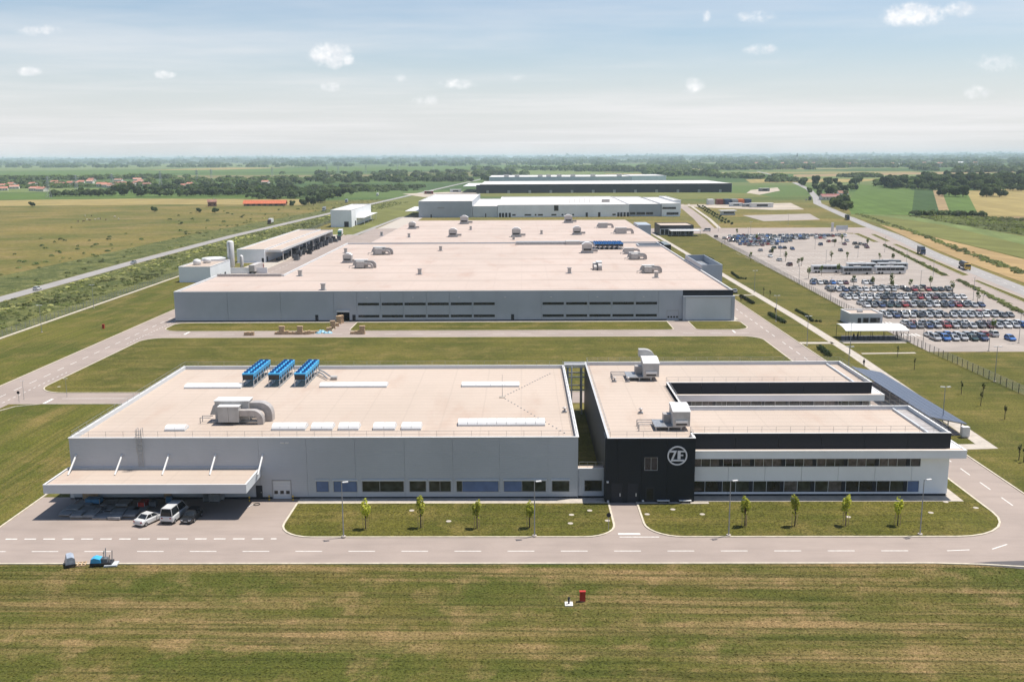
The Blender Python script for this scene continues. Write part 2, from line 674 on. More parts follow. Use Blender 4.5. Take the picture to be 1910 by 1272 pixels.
# ------------------------------------------------------------------ plan helpers
def rounded(pts, seg=7):
    """pts (x, y, radius) -> outline with arcs at the corners"""
    out = []
    k = len(pts)
    for i in range(k):
        x, y = pts[i][:2]
        r = pts[i][2] if len(pts[i]) > 2 else 0
        if r <= 0:
            out.append((x, y))
            continue
        a = Vector(pts[i - 1][:2]) - Vector((x, y))
        c = Vector(pts[(i + 1) % k][:2]) - Vector((x, y))
        a.normalize()
        c.normalize()
        th = a.angle(c)
        d = r / math.tan(th / 2)
        p0 = Vector((x, y)) + a * d
        p1 = Vector((x, y)) + c * d
        ctr = Vector((x, y)) + (a + c).normalized() * (r / math.sin(th / 2))
        v0 = p0 - ctr
        v1 = p1 - ctr
        ang = v0.angle_signed(v1)
        for q in range(seg + 1):
            t = -ang * q / seg
            out.append((ctr.x + v0.x * math.cos(t) - v0.y * math.sin(t), ctr.y + v0.x * math.sin(t) + v0.y * math.cos(t)))
    return out


def inset(poly, d):
    k = len(poly)
    area = sum(poly[i][0] * poly[(i + 1) % k][1] - poly[(i + 1) % k][0] * poly[i][1] for i in range(k))
    sg = 1 if area > 0 else -1
    out = []
    for i in range(k):
        p0, p1, p2 = Vector(poly[i - 1][:2]), Vector(poly[i][:2]), Vector(poly[(i + 1) % k][:2])
        e1 = (p1 - p0).normalized()
        e2 = (p2 - p1).normalized()
        n1 = Vector((-e1.y, e1.x)) * sg
        n2 = Vector((-e2.y, e2.x)) * sg
        n = (n1 + n2)
        n = n / max(0.3, n.length_squared) * 2
        out.append((p1.x + n.x * d, p1.y + n.y * d))
    return out


def sheet(name, poly, z, mat):
    mb = MB()
    k = len(poly)
    area = sum(poly[i][0] * poly[(i + 1) % k][1] - poly[(i + 1) % k][0] * poly[i][1] for i in range(k))
    mb.face([(p[0], p[1], z) for p in (poly if area > 0 else poly[::-1])])
    return struct(name, mb, mat)


def ring(outer, inner, z0, z1, closed=True):
    mb = MB()
    k = len(outer)
    for i in range(k if closed else k - 1):
        j = (i + 1) % k
        a, b_, c, d = outer[i], outer[j], inner[j], inner[i]
        mb.face([(*a, z1), (*b_, z1), (*c, z1), (*d, z1)])
        mb.face([(*a, z0), (*b_, z0), (*b_, z1), (*a, z1)])
        mb.face([(*d, z0), (*c, z0), (*c, z1), (*d, z1)])
    return mb


def island(poly, mat, w=0.28, z=0.115):
    """kerbed lawn: kerb ring with the turf a little lower inside"""
    inn = inset(poly, w)
    struct('kerb', ring(poly, inn, 0.0, z), mt['kerb'])
    return sheet('lawn', inn, z - 0.02, mat)


def strip(pts, w, z):
    """flat ribbon along a polyline"""
    mb = MB()
    lft, rgt = [], []
    k = len(pts)
    for i in range(k):
        a = Vector(pts[max(0, i - 1)])
        b = Vector(pts[min(k - 1, i + 1)])
        d = (b - a).normalized()
        n = Vector((-d.y, d.x)) * w / 2
        lft.append((pts[i][0] + n.x, pts[i][1] + n.y, z))
        rgt.append((pts[i][0] - n.x, pts[i][1] - n.y, z))
    for i in range(k - 1):
        mb.quad(rgt[i], rgt[i + 1], lft[i + 1], lft[i])
    return mb


def kerbline(pts, w=0.26, h=0.115):
    mb = MB()
    for a, b in zip(pts, pts[1:]):
        a_, b_ = Vector((*a, 0)), Vector((*b, 0))
        d = b_ - a_
        mb.cbox(((a[0] + b[0]) / 2, (a[1] + b[1]) / 2, h / 2 - 0.02), (d.length + 0.02, w, h + 0.04), math.atan2(d.y, d.x))
    return struct('kerb', mb, mt['kerb'])


def dashes(p0, p1, on, off, w, z, mb, start=0.0):
    a, b = Vector(p0), Vector(p1)
    d = (b - a)
    n_ = d.length
    d.normalize()
    s = start
    while s < n_:
        e = min(n_, s + on)
        q0, q1 = a + d * s, a + d * e
        nn = Vector((-d.y, d.x)) * w / 2
        mb.quad((q0.x + nn.x, q0.y + nn.y, z), (q0.x - nn.x, q0.y - nn.y, z), (q1.x - nn.x, q1.y - nn.y, z), (q1.x + nn.x, q1.y + nn.y, z))
        s += on + off


# ------------------------------------------------------------------ ground and roads
def ground_mat():
    """open country: rough pasture nearby, strips of farmland in the distance"""
    m, nt, b = newmat('country_ground')
    v = worldpos(nt)
    sp = node(nt, 'ShaderNodeSeparateXYZ')
    L(nt, v, sp.inputs[0])
    # near pasture
    p1 = nramp(nt, nnoise(nt, v, 0.012, 7, 0.62), 0.34, 0.66)
    p2 = nramp(nt, nnoise(nt, v, 0.05, 7, 0.66, 0.5, 1), 0.45, 0.72)
    past = nmix(nt, p1, (0.098, 0.102, 0.026), (0.180, 0.142, 0.044))
    past = nmix(nt, nmath(nt, 'MULTIPLY', p2, 0.55), past, (0.235, 0.165, 0.082))
    p5 = nramp(nt, nnoise(nt, v, 0.03, 6, 0.6, 0.4, 1.4), 0.55, 0.68)
    past = nmix(nt, nmath(nt, 'MULTIPLY', p5, 0.6), past, (0.055, 0.075, 0.022))
    # farmland parcels
    mp = node(nt, 'ShaderNodeMapping')
    mp.inputs['Rotation'].default_value = (0, 0, R(12))
    mp.inputs['Scale'].default_value = (1 / 900.0, 1 / 330.0, 1)
    L(nt, v, mp.inputs[0])
    vo = node(nt, 'ShaderNodeTexVoronoi', distance='CHEBYCHEV')
    vo.inputs['Scale'].default_value = 1.0
    L(nt, mp.outputs[0], vo.inputs[0])
    sc = node(nt, 'ShaderNodeSeparateColor')
    L(nt, vo.outputs['Color'], sc.inputs[0])
    cr = node(nt, 'ShaderNodeValToRGB')
    cr.color_ramp.interpolation = 'CONSTANT'
    els = [(0.0, (0.060, 0.100, 0.028)), (0.25, (0.095, 0.135, 0.040)), (0.45, (0.050, 0.085, 0.030)), (0.62, (0.130, 0.150, 0.055)), (0.76, (0.260, 0.210, 0.090)), (0.86, (0.075, 0.115, 0.035)), (0.94, (0.200, 0.160, 0.080))]
    cr.color_ramp.elements[0].color = (*els[0][1], 1)
    cr.color_ramp.elements[1].position = els[1][0]
    cr.color_ramp.elements[1].color = (*els[1][1], 1)
    for p, c in els[2:]:
        e = cr.color_ramp.elements.new(p)
        e.color = (*c, 1)
    L(nt, sc.outputs[0], cr.inputs[0])
    farm = nmix(nt, nmath(nt, 'MULTIPLY', nnoise(nt, v, 0.02, 5), 0.5), cr.outputs[0], (0.07, 0.11, 0.035))
    fy = nramp(nt, nmath(nt, 'ADD', sp.outputs[1], nmath(nt, 'MULTIPLY', nnoise(nt, v, 0.004, 3), 500)), 1250, 1500)
    c = nmix(nt, fy, past, farm)
    f = nramp(nt, nnoise(nt, v, 0.35, 6, 0.7), 0.25, 0.75, 0.68, 1.32)
    gg = node(nt, 'ShaderNodeCombineColor')
    for i in range(3):
        L(nt, f, gg.inputs[i])
    c = nmix(nt, 1.0, c, gg.outputs[0], 'MULTIPLY')
    L(nt, c, b.inputs['Base Color'])
    b.inputs['Roughness'].default_value = 0.95
    b.inputs['Specular IOR Level'].default_value = 0.1
    bump(nt, b, nnoise(nt, v, 1.2, 5, 0.7), 0.6, 0.25)
    return m


GX = [-45000, -9000, -3000, -1200, -400, 0, 400, 1200, 3000, 9000, 45000]
GY = [-300, 100, 300, 700, 1500, 3000, 6000, 12000, 25000, 48000]
mb = MB()
for i in range(len(GX) - 1):
    for j in range(len(GY) - 1):
        mb.quad((GX[i], GY[j], -0.03), (GX[i + 1], GY[j], -0.03), (GX[i + 1], GY[j + 1], -0.03), (GX[i], GY[j + 1], -0.03))
struct('ground', mb, ground_mat())

# works meadow inside the fence (mown), and the lawns to the right of the office
sheet('meadow', [(-149, 60), (110, 60), (110, 114.7), (-149, 114.7)], 0.0, mt['field'])
sheet('meadow', [(-149, 114.7), (-117.3, 114.7), (-117.3, 430), (-149, 430)], 0.0, mt['lawn_l'])
sheet('meadow', [(-117.3, 122.9), (-72.3, 122.9), (-72.3, 195.5), (-117.3, 195.5)], 0.0, mt['lawn_l'])
sheet('meadow', [(75, 114.7), (140, 114.7), (140, 246.6), (106, 246.6), (106, 300), (116, 520), (120, 640), (75, 640)], 0.0, mt['lawn'])

# asphalt: one works road system laid as butting sheets
AZ = 0.012
front = [(-200, 114.7), (51, 114.7), (57, 114.3), (63, 113.4), (69, 111.6), (80, 107.5), (88, 111), (84, 117), (78, 124.5), (75, 131), (75, 137), (75, 139), (-72.3, 139), (-72.3, 122.9), (-200, 122.9)]
sheet('road', front, AZ, mt['asphalt'])
sheet('road', [(67, 139), (75, 139), (75, 640), (67, 640)], AZ, mt['asphalt'])
sheet('road', [(-117.3, 122.9), (-107, 122.9), (-107, 640), (-117.3, 640)], AZ, mt['asphalt'])
sheet('road', [(-107, 195.5), (67, 195.5), (67, 298), (-107, 298)], AZ, mt['asphalt'])
struct('kerb', ring([(-200, 114.4), (51, 114.4), (57, 114.0), (63, 113.1), (69, 111.3), (80, 107.2)], [(-200, 114.7), (51, 114.7), (57, 114.3), (63, 113.4), (69, 111.6), (80, 107.5)], 0, 0.1, False), mt['kerb'])
kerbline([(75.1, 640), (75.1, 137), (75.15, 131), (78.2, 124.5)])
kerbline([(-72.4, 123.2), (-72.4, 139), (-72.4, 152)])
kerbline([(-117.4, 123), (-117.4, 640)])
kerbline([(-106.9, 123), (-106.9, 188), (-104.5, 193.5), (-100, 195.4), (-68, 195.4)])

island(rounded([(-33.4, 136.2), (-33.4, 123.0, 5), (12.7, 123.0, 4.5), (12.7, 136.2)]), mt['lawn'])
island(rounded([(16.6, 136.9), (16.6, 123.0, 5), (66.9, 123.0, 9), (66.9, 152), (63.2, 152), (63.2, 136.9)]), mt['lawn'])
island(rounded([(-107, 205, 7), (66.9, 205, 6), (66.9, 270.6, 6), (-107, 270.6, 6)]), mt['lawn'])
island(rounded([(-107, 281, 6), (-56, 281, 1.5), (-56, 295.8), (-107, 295.8, 4)]), mt['lawn'])
island(rounded([(-51.2, 281, 2), (44.6, 281, 2), (44.6, 295.8), (-51.2, 295.8)]), mt['lawn'])
island(rounded([(50.8, 281, 2), (66.9, 281, 5), (66.9, 295.8, 2), (50.8, 295.8)]), mt['lawn'])
# concrete aprons along the walls
sheet('apron', [(-33.3, 136.2), (10.9, 136.2), (10.9, 138.1), (-33.3, 138.1)], 0.125, mt['conc'])
sheet('apron', [(10.9, 136.2), (12.5, 136.2), (12.5, 138.1), (10.9, 138.1)], 0.128, mt['conc'])
sheet('apron', [(16.7, 135.6), (27.2, 135.6), (27.2, 136.3), (16.7, 136.3)], 0.122, mt['conc'])
sheet('apron', [(25.1, 136.45), (63.2, 136.45), (63.2, 138.85), (25.1, 138.85)], 0.128, mt['conc'])
sheet('apron', [(63.2, 136.45), (64.6, 136.45), (64.6, 146), (63.2, 146)], 0.13, mt['conc'])
sheet('apron', [(-107.5, 295.8), (66, 295.8), (66, 298), (-107.5, 298)], 0.118, mt['conc'])
sheet('apron', [(64.8, 298), (67, 298), (67, 312), (64.8, 312)], 0.118, mt['conc'])
sheet('footpath', [(8.2, 139.5), (12.4, 139.5), (12.4, 188), (8.2, 188)], 0.03, mt['lawn'])
sheet('footpath', [(82.3, 162.9), (86.0, 245), (87.1, 300), (87.3, 640), (84.7, 640), (84.4, 300), (83.2, 245), (79.6, 165.6)], 0.02, mt['conc'])
sheet('footpath', [(75.2, 162.3), (82.3, 162.9), (79.6, 165.6), (75.2, 165.4)], 0.024, mt['conc'])
sheet('footpath', [(75.2, 259), (84.3, 259), (84.3, 261.5), (75.2, 261.5)], 0.02, mt['conc'])
sheet('footpath', [(87.0, 259.6), (104, 259.6), (104, 271), (87, 262)], 0.02, mt['conc'])
sheet('footpath', [(75.2, 352), (84.3, 352), (84.3, 353.6), (75.2, 353.6)], 0.02, mt['conc'])
sheet('footpath', [(87, 245), (101, 245.6), (101, 247), (87, 246.2)], 0.02, mt['conc'])
sheet('drain_cover_row', [(-200, 122.95), (-72.4, 122.95), (-72.4, 123.15), (-200, 123.15)], 0.02, mt['conc'])

# painted markings
sheet('asphalt_patch', [(53.96,114.36), (58.62,115.09), (63.78,115.41), (63.52,112.35), (61.19,112.91), (57.97,113.71)], AZ + 0.003, asphalt_mat('fresh_asphalt', (0.085, 0.078, 0.078)))
mk = MB()
PZ = AZ + 0.006
dashes((-120, 118.5), (52, 118.5), 3.45, 3.42, 0.17, PZ, mk, 1.2)
for x0, x1, y0, y1 in ((54.5, 57.5, 118.5, 118.8), (60.5, 63.2, 119.0, 120.6)):
    dashes((x0, y0), (x1, y1), 9, 1, 0.17, PZ, mk)
dashes((71, 262), (71, 124), 3.45, 3.42, 0.17, PZ, mk)
dashes((71, 270), (71, 640), 3.4, 3.4, 0.17, PZ, mk)
dashes((-112.1, 126), (-112.1, 640), 3.4, 3.4, 0.17, PZ, mk)
dashes((-108.9, 190), (-108.9, 226), 1.0, 1.2, 0.17, PZ, mk)
dashes((-108.9, 262), (-108.9, 300), 1.0, 1.2, 0.17, PZ, mk)
dashes((-110, 275.8), (66, 275.8), 3.4, 4.4, 0.15, PZ, mk)
dashes((-98, 200.2), (-76, 200.2), 14, 2.2, 0.17, PZ, mk)
dashes((-72, 122.7), (-33, 122.7), 1.55, 1.0, 0.28, PZ, mk)
mk.box(-75.5, -72.3, 125.0, 125.6, PZ, PZ + 0.003)
mk.box(12.8, 15.8, 124.0, 124.55, PZ, PZ + 0.003)
mk.box(12.9, 18.2, 123.1, 123.3, PZ, PZ + 0.003)
mk.box(-100.2, -99.6, 196, 200, PZ, PZ + 0.003)
mk.box(-98.2, -97.5, 276, 280.5, PZ, PZ + 0.003)
mk.box(61.0, 61.5, 276, 280.3, PZ, PZ + 0.003)
struct('road_marking', mk, mt['paint'])

# ------------------------------------------------------------------ shared building bits
def guard_rail(parent, pts, z, h=1.0, step=2.4, closed=False):
    """thin roof-edge railing: two rails and posts, too fine to pick apart"""
    mb = MB()
    seq = list(zip(pts, pts[1:] + pts[:1])) if closed else list(zip(pts, pts[1:]))
    for a, b in seq:
        A, B = Vector((*a, 0)), Vector((*b, 0))
        d = B - A
        n = max(1, int(d.length / step))
        for zz_ in (0.5 * h, h):
            mb.tube((a[0], a[1], z + zz_), (b[0], b[1], z + zz_), 0.024, n=4)
        for i in range(n + 1):
            p = A + d * (i / n)
            mb.tube((p.x, p.y, z), (p.x, p.y, z + h), 0.024, n=4)
    o = part(parent, 'guard_rail', mb, mt['galv'])
    o['kind'] = 'stuff'
    return o


def parapet(poly, z0, z1, t=0.35):
    return ring(poly, inset(poly, t), z0, z1)


def window_y(parent, x0, x1, z0, z1, y, panes=(), depth=0.16, frame=0.09, glass=None, fm=None, sill=False, name='window'):
    """window in a wall that faces the camera side; panes: list of (fraction, material) cuts"""
    mb = MB()
    mb.box(x0 - frame, x1 + frame, y - 0.05, y + depth, z0 - frame, z0)
    mb.box(x0 - frame, x1 + frame, y - 0.05, y + depth, z1, z1 + frame)
    mb.box(x0 - frame, x0, y - 0.05, y + depth, z0, z1)
    mb.box(x1, x1 + frame, y - 0.05, y + depth, z0, z1)
    w = part(parent, name, mb, fm or mt['grey_metal'])
    cuts = list(panes) or [(0.0, glass or mt['glass'])]
    for i, (f0, m) in enumerate(cuts):
        f1 = cuts[i + 1][0] if i + 1 < len(cuts) else 1.0
        a, b = x0 + (x1 - x0) * f0, x0 + (x1 - x0) * f1
        g = 0.035
        pb = MB().box(a + (g if i else 0), b - (g if i + 1 < len(cuts) else 0), y + 0.06 + 0.004 * (i % 2), y + 0.12, z0, z1)
        part(w, 'pane', pb, m)
        if i:
            part(w, 'mullion', MB().box(a - g, a + g, y - 0.02, y + 0.14, z0, z1), fm or mt['grey_metal'])
    return w


def wall_with_holes(x0, x1, z0, z1, y, holes, t=0.3):
    """flat wall facing -y, split into rectangles round the holes (x0,x1,z0,z1)"""
    mb = MB()
    xs = sorted({x0, x1, *[h[0] for h in holes], *[h[1] for h in holes]})
    xs = [x for x in xs if x0 <= x <= x1]
    for a, b in zip(xs, xs[1:]):
        mid = (a + b) / 2
        zs = z0
        for h in sorted([h for h in holes if h[0] < mid < h[1]], key=lambda q: q[2]):
            if h[2] > zs:
                mb.box(a, b, y, y + t, zs, h[2])
            zs = max(zs, h[3])
        if zs < z1:
            mb.box(a, b, y, y + t, zs, z1)
    return mb


def panels_y(parent, name, x0, x1, z0, z1, y, cuts, holes, mat, t=0.12, gap=0.028):
    """cladding panels between vertical joints, each its own piece, holes left open"""
    xs = [x0] + [c for c in sorted(cuts) if x0 < c < x1] + [x1]
    for a, b in zip(xs, xs[1:]):
        hs = []
        for h in holes:
            if h[1] > a and h[0] < b:
                hs.append((max(h[0], a + gap / 2), min(h[1], b - gap / 2), h[2], h[3]))
        part(parent, name, wall_with_holes(a + (gap / 2 if a > x0 else 0), b - (gap / 2 if b < x1 else 0), z0, z1, y, hs, t), mat)


def sect_door(parent, x0, x1, z0, z1, y, mat, lights=3, name='sectional_door'):
    mb = MB()
    n = 6
    h = (z1 - z0) / n
    d = part(parent, name, MB().box(x0 - 0.12, x1 + 0.12, y - 0.07, y + 0.05, z1, z1 + 0.14).box(x0 - 0.12, x0, y - 0.07, y + 0.05, z0, z1).box(x1, x1 + 0.12, y - 0.07, y + 0.05, z0, z1), mt['grey_metal'])
    for i in range(n):
        part(d, 'door_panel', MB().box(x0, x1, y, y + 0.08, z0 + i * h + 0.012, z0 + (i + 1) * h - 0.012), mat)
    w = (x1 - x0) / (lights + 1.2)
    for i in range(lights):
        cx = x0 + (x1 - x0) * (i + 0.5) / lights
        part(d, 'pane', MB().box(cx - w * 0.42, cx + w * 0.42, y - 0.012, y + 0.02, z0 + 1.62 * h, z0 + 2.38 * h + 0.15), mt['glass'])
    return d


def door_y(parent, x0, x1, z1, y, mat, handle=True, z0=0.1):
    d = part(parent, 'door', MB().box(x0, x1, y - 0.04, y + 0.05, z0, z1), mat)
    if handle:
        part(d, 'door_handle', MB().box(x1 - 0.22, x1 - 0.12, y - 0.10, y - 0.04, z0 + 0.95, z0 + 1.1), mt['galv'])
    return d


# ------------------------------------------------------------------ front left hall
FX0, FX1, FY0, FY1, FZ = -67.2, 8.15, 138.1, 188.4, 9.5
H1 = thing('factory_hall', 'long low grey hall with beige roof and blue coolers, canopy at its left end', 'building', ((FX0 + FX1) / 2, FY0, 0))
WZ0, WZ1 = 2.85, 0
wins = []          # x0, x1, z0, z1, cuts
zt, zb = 2.82, 1.1
for a, b, cuts in ((248, 320, 'b'), (345, 478, 'b'), (505, 738, ((0, 'g'), (.42, 'g'))), (768, 862, 'g'), (877, 1000, ((0, 'g'), (.5, 'g'))),
                   (1030, 1265, ((0, 'g'), (.13, 'b'))), (1293, 1528, ((0, 'b'), (.43, 'g'))), (1560, 1658, 'g')):
    sx = lambda q: (500 + q / 2.958 - 973.3) * 0.07914 + 0.0
    wins.append((sx(a), sx(b), zb, zt, cuts))
mg = {'g': mt['glass_room'], 'b': mt['blind']}
holes = [(w[0], w[1], w[2], w[3]) for w in wins]
DX0, DX1 = -37.4, -34.5
holes += [(DX0, DX1, 0.1, 3.0), (-39.85, -38.85, 0.1, 2.15)]
joints = [-39.15, -32.05, -24.87, -17.53, -10.37, -3.45, 3.7]
panels_y(H1, 'wall_panel', FX0, FX1, 0.35, FZ, FY0, joints, holes, mt['grey_panel'])
part(H1, 'plinth', wall_with_holes(FX0 + 0.05, FX1 - 0.05, 0, 0.35, FY0 + 0.07, holes, 0.2), mt['dark_band'])
part(H1, 'backing_wall', wall_with_holes(FX0 + 0.1, FX1 - 0.1, 0.3, FZ - 0.3, FY0 + 0.125, [], 0.2), mt['grey_panel'])
wl = MB().box(FX0, FX0 + 0.25, FY0 + 0.13, FY1, 0, FZ - 0.05).box(FX1 - 0.25, FX1, FY0 + 0.13, FY1, 0, FZ - 0.05).box(FX0 + 0.25, FX1 - 0.25, FY1 - 0.25, FY1, 0, FZ - 0.05)
part(H1, 'wall', wl, mt['grey_panel'])
rectp = [(FX0 - 0.06, FY0 - 0.06), (FX1 + 0.06, FY0 - 0.06), (FX1 + 0.06, FY1 + 0.06), (FX0 - 0.06, FY1 + 0.06)]
part(H1, 'roof', MB().prism(inset(rectp, 0.3), 8.6, 8.9), mt['roof'])
part(H1, 'parapet', parapet(inset(rectp, 0.2), 8.55, FZ, 0.2), mt['pale_panel'])
part(H1, 'coping', parapet(inset(rectp, -0.05), FZ, FZ + 0.05, 0.44), mt['white_paint'])
guard_rail(H1, [(FX0 + 0.25, FY0 + 0.35), (FX1 - 0.25, FY0 + 0.35), (FX1 - 0.25, FY1 - 0.2), (FX0 + 0.25, FY1 - 0.2)], FZ - 0.05, 0.95, 2.5, True)
for x0, x1, z0, z1, cuts in wins:
    cc = [(0.0, mg[cuts])] if isinstance(cuts, str) else [(f, mg[k]) for f, k in cuts]
    window_y(H1, x0 + 0.06, x1 - 0.06, z0 + 0.06, z1 - 0.06, FY0, cc, 0.12, 0.05)
    part(H1, 'blind_box', MB().box(x0 - 0.1, x1 + 0.1, FY0 - 0.14, FY0 - 0.002, z1 + 0.02, z1 + 0.20), mt['pale_panel'])
sect_door(H1, DX0 + 0.13, DX1 - 0.13, 0.05, 2.85, FY0 + 0.02, mt['pale_panel'])
door_y(H1, -39.82, -38.88, 2.12, FY0 + 0.05, mt['dark_band'], True, 0.05)
# vents near the eaves
for px in (526, 535):
    x = -35.58 + (px - 526) * 0.0785
    part(H1, 'vent', MB().box(x - 0.28, x + 0.28, FY0 - 0.06, FY0 - 0.003, 8.65, 8.85), mt['white_paint'])
# roof lights: long barrel lights and small domes
def barrel_light(px0, px1, py, w, h, label, name='skylight'):
    pass
def skylight(x0, x1, y0, y1, h, cell, z=8.9):
    o = part(H1, 'skylight', MB().box(x0, x1, y0, y1, z, z + 0.3), mt['pale_panel'])
    n = max(1, round((x1 - x0) / cell))
    st = (x1 - x0) / n
    yc, hw = (y0 + y1) / 2, (y1 - y0) / 2 - 0.04
    for i in range(n):
        pr_ = [(yc + hw * math.cos(math.pi * q / 6), z + 0.3 + h * math.sin(math.pi * q / 6)) for q in range(7)]
        part(o, 'skylight_pane', MB().profx(pr_, x0 + i * st + 0.03, x0 + (i + 1) * st - 0.03), mt['sky_dome'])
SKY = [((302, 340), 804, 2.1, .45), ((503, 566), 803, 2.6, .55), ((577, 617), 803, 2.6, .55), ((628, 666), 803, 2.6, .55), ((693, 734), 803, 2.6, .55), ((746, 783), 803, 2.6, .55),
       ((852, 1015), 795, 2.6, .55), ((339, 446), 725, 2.6, .35), ((593, 719), 723, 2.6, .35), ((859, 967), 722, 2.6, .35)]
LY = {804: 143.71, 803: 144.01, 795: 146.17, 725: 171.68, 723: 172.24, 722: 172.38}
for (pa, pb), py, w, h in SKY:
    k = (LY[py] / math.cos(0.011)) / 1815.0 * (1.0 + 0.0)
    dep = 0.98255 * LY[py] + (50 - 8.9) * 0.1857
    xa, xb = ((p - 973.3) * dep / 1815.0 for p in (pa, pb))
    skylight(xa, xb, LY[py], LY[py] + w, h, 1.45 if h > .4 else 2.6)
# lightning mast and its wire blocks
mx, my = -3.55, 164.7
mast = thing('lightning_mast', 'thin lightning rod mast standing on the beige roof of the long front hall', 'mast', (mx, my, 8.9))
part(mast, 'base', MB().prism([(mx - .5, my - .5), (mx + .5, my - .5), (mx + .5, my + .5), (mx - .5, my + .5)], 8.9, 9.05), mt['conc'])
part(mast, 'rod', MB().tube((mx, my, 9.05), (mx, my, 13.0), 0.05, 0.02, 6), mt['grey_metal'])
wb = MB()
for tx, ty in ((6.83, 141.02), (5.73, 184.31)):
    for i in range(1, 19):
        x, y = mx + (tx - mx) * i / 19, my + (ty - my) * i / 19
        wb.cbox((x, y, 8.95), (0.22, 0.22, 0.1))
o = part(mast, 'wire_blocks', wb, mt['grey_metal'])
o['kind'] = 'stuff'
# roof ladder with cage
lx = -56.63
lad = thing('cage_ladder', 'caged steel ladder on the grey wall above the canopy', 'ladder', (lx, FY0, 5.0))
rl = MB()
for s in (-0.33, 0.33):
    rl.tube((lx + s, FY0 - 0.22, 5.1), (lx + s, FY0 - 0.22, 10.9), 0.04, n=5)
    rl.path([(lx + s, FY0 - 0.22, 10.9), (lx + s, FY0 + 0.5, 10.9), (lx + s, FY0 + 0.5, 9.5)], 0.04)
part(lad, 'side_rail', rl, mt['galv'])
for i in range(19):
    z = 5.3 + i * 0.29
    part(lad, 'rung', MB().box(lx - 0.33, lx + 0.33, FY0 - 0.245, FY0 - 0.2, z, z + 0.04), mt['galv'])
cg = MB()
for z in (7.4, 8.1, 8.8, 9.5, 10.2, 10.8):
    pts = [(lx + 0.42 * math.cos(math.pi * q / 6 + math.pi), FY0 - 0.22 + 0.75 * math.sin(math.pi * q / 6 + math.pi), z) for q in range(7)]
    cg.path(pts, 0.025, 4)
for q in range(1, 6):
    x, y = lx + 0.42 * math.cos(math.pi * q / 6 + math.pi), FY0 - 0.22 + 0.75 * math.sin(math.pi * q / 6 + math.pi)
    cg.tube((x, y, 7.4), (x, y, 10.8), 0.02, n=4)
part(lad, 'cage', cg, mt['galv'])

# loading canopy on the left half of the front wall
CX0, CX1, CY0, CY1 = -67.6, -38.9, 130.15, FY0 - 0.02
CAN = thing('loading_canopy', 'wide flat loading canopy hung on white braces from the grey hall wall', 'canopy', ((CX0 + CX1) / 2, CY0, 3.7))
part(CAN, 'fascia', parapet([(CX0, CY0), (CX1, CY0), (CX1, CY1), (CX0, CY1)], 3.72, 5.0, 0.16), mt['pale_panel'])
part(CAN, 'coping', parapet([(CX0 - .03, CY0 - .03), (CX1 + .03, CY0 - .03), (CX1 + .03, CY1), (CX0 - .03, CY1)], 5.0, 5.04, 0.24), mt['white_paint'])
part(CAN, 'roof', MB().box(CX0 + 0.16, CX1 - 0.16, CY0 + 0.16, CY1, 4.55, 4.75), mt['roof'])
part(CAN, 'soffit', MB().box(CX0 + 0.16, CX1 - 0.16, CY0 + 0.16, CY1, 3.78, 3.86), mt['dark_band'])
for wp, lp in (((133.4, 851.7), (117, 884)), ((220, 851.7), (204, 887)), ((308, 851.7), (296, 882.5)), ((396, 851.7), (385.6, 884)), ((485, 851.7), (475.7, 881))):
    x = (wp[0] - 973.3) * 0.0789
    part(CAN, 'brace', MB().tube((x, FY0 - 0.03, 6.95), (x - 0.05, FY0 - 3.0, 4.8), 0.13, n=6), mt['white_paint'])

# bollards by the door
def bollard(x, y, label):
    t = thing('bollard', label, 'bollard', (x, y, 0), 0, 'yellow and black bollards by the roller door')
    part(t, 'post', MB().lathe([(0.11, 0.0), (0.11, 0.75), (0.105, 0.78)], x, y, 10), mt['yellow'])
    part(t, 'band', MB().lathe([(0.116, 0.30), (0.116, 0.55)], x, y, 10), mt['black'])
bollard(-37.75, FY0 - 0.6, 'yellow black bollard left of the small roller door')
bollard(-34.2, FY0 - 0.6, 'yellow black bollard right of the small roller door')
bollard(-40.6, FY0 - 1.0, 'yellow black bollard at the inner corner under the canopy')

# link building between the two halls
LK = thing('link_building', 'low grey connecting block with one dark window between hall and black tower', 'building', (10.2, 138.3, 0))
wx0, wx1 = 9.12, 11.76
part(LK, 'wall_panel', wall_with_holes(8.2, 12.0, 0.35, 4.6, 138.3, [(wx0, wx1, zb, zt)], 0.2), mt['grey_panel'])
part(LK, 'plinth', MB().box(8.2, 12.0, 138.36, 138.5, 0, 0.35), mt['dark_band'])
part(LK, 'roof', MB().box(8.2, 12.0, 138.5, 140.2, 4.1, 4.4), mt['roof'])
part(LK, 'coping', MB().box(8.2, 12.0, 138.26, 138.56, 4.6, 4.65), mt['white_paint'])
part(LK, 'rear_wall', MB().box(8.2, 12.0, 140.0, 140.2, 0, 4.1), mt['pale_panel'])
window_y(LK, wx0 + 0.05, wx1 - 0.05, zb + 0.05, zt - 0.05, 138.3, (), 0.12, 0.05)
guard_rail(LK, [(8.4, 138.7), (11.9, 138.7)], 4.6, 0.9, 0.9)

# ------------------------------------------------------------------ office building on the right
OX0, OX1, OY0, OY1, OZ = 12.35, 63.1, 138.85, 190.2, 9.75
OF = thing('office_building', 'white and black two storey office with round emblem and courtyard between its wings', 'building', (38, OY0, 0))
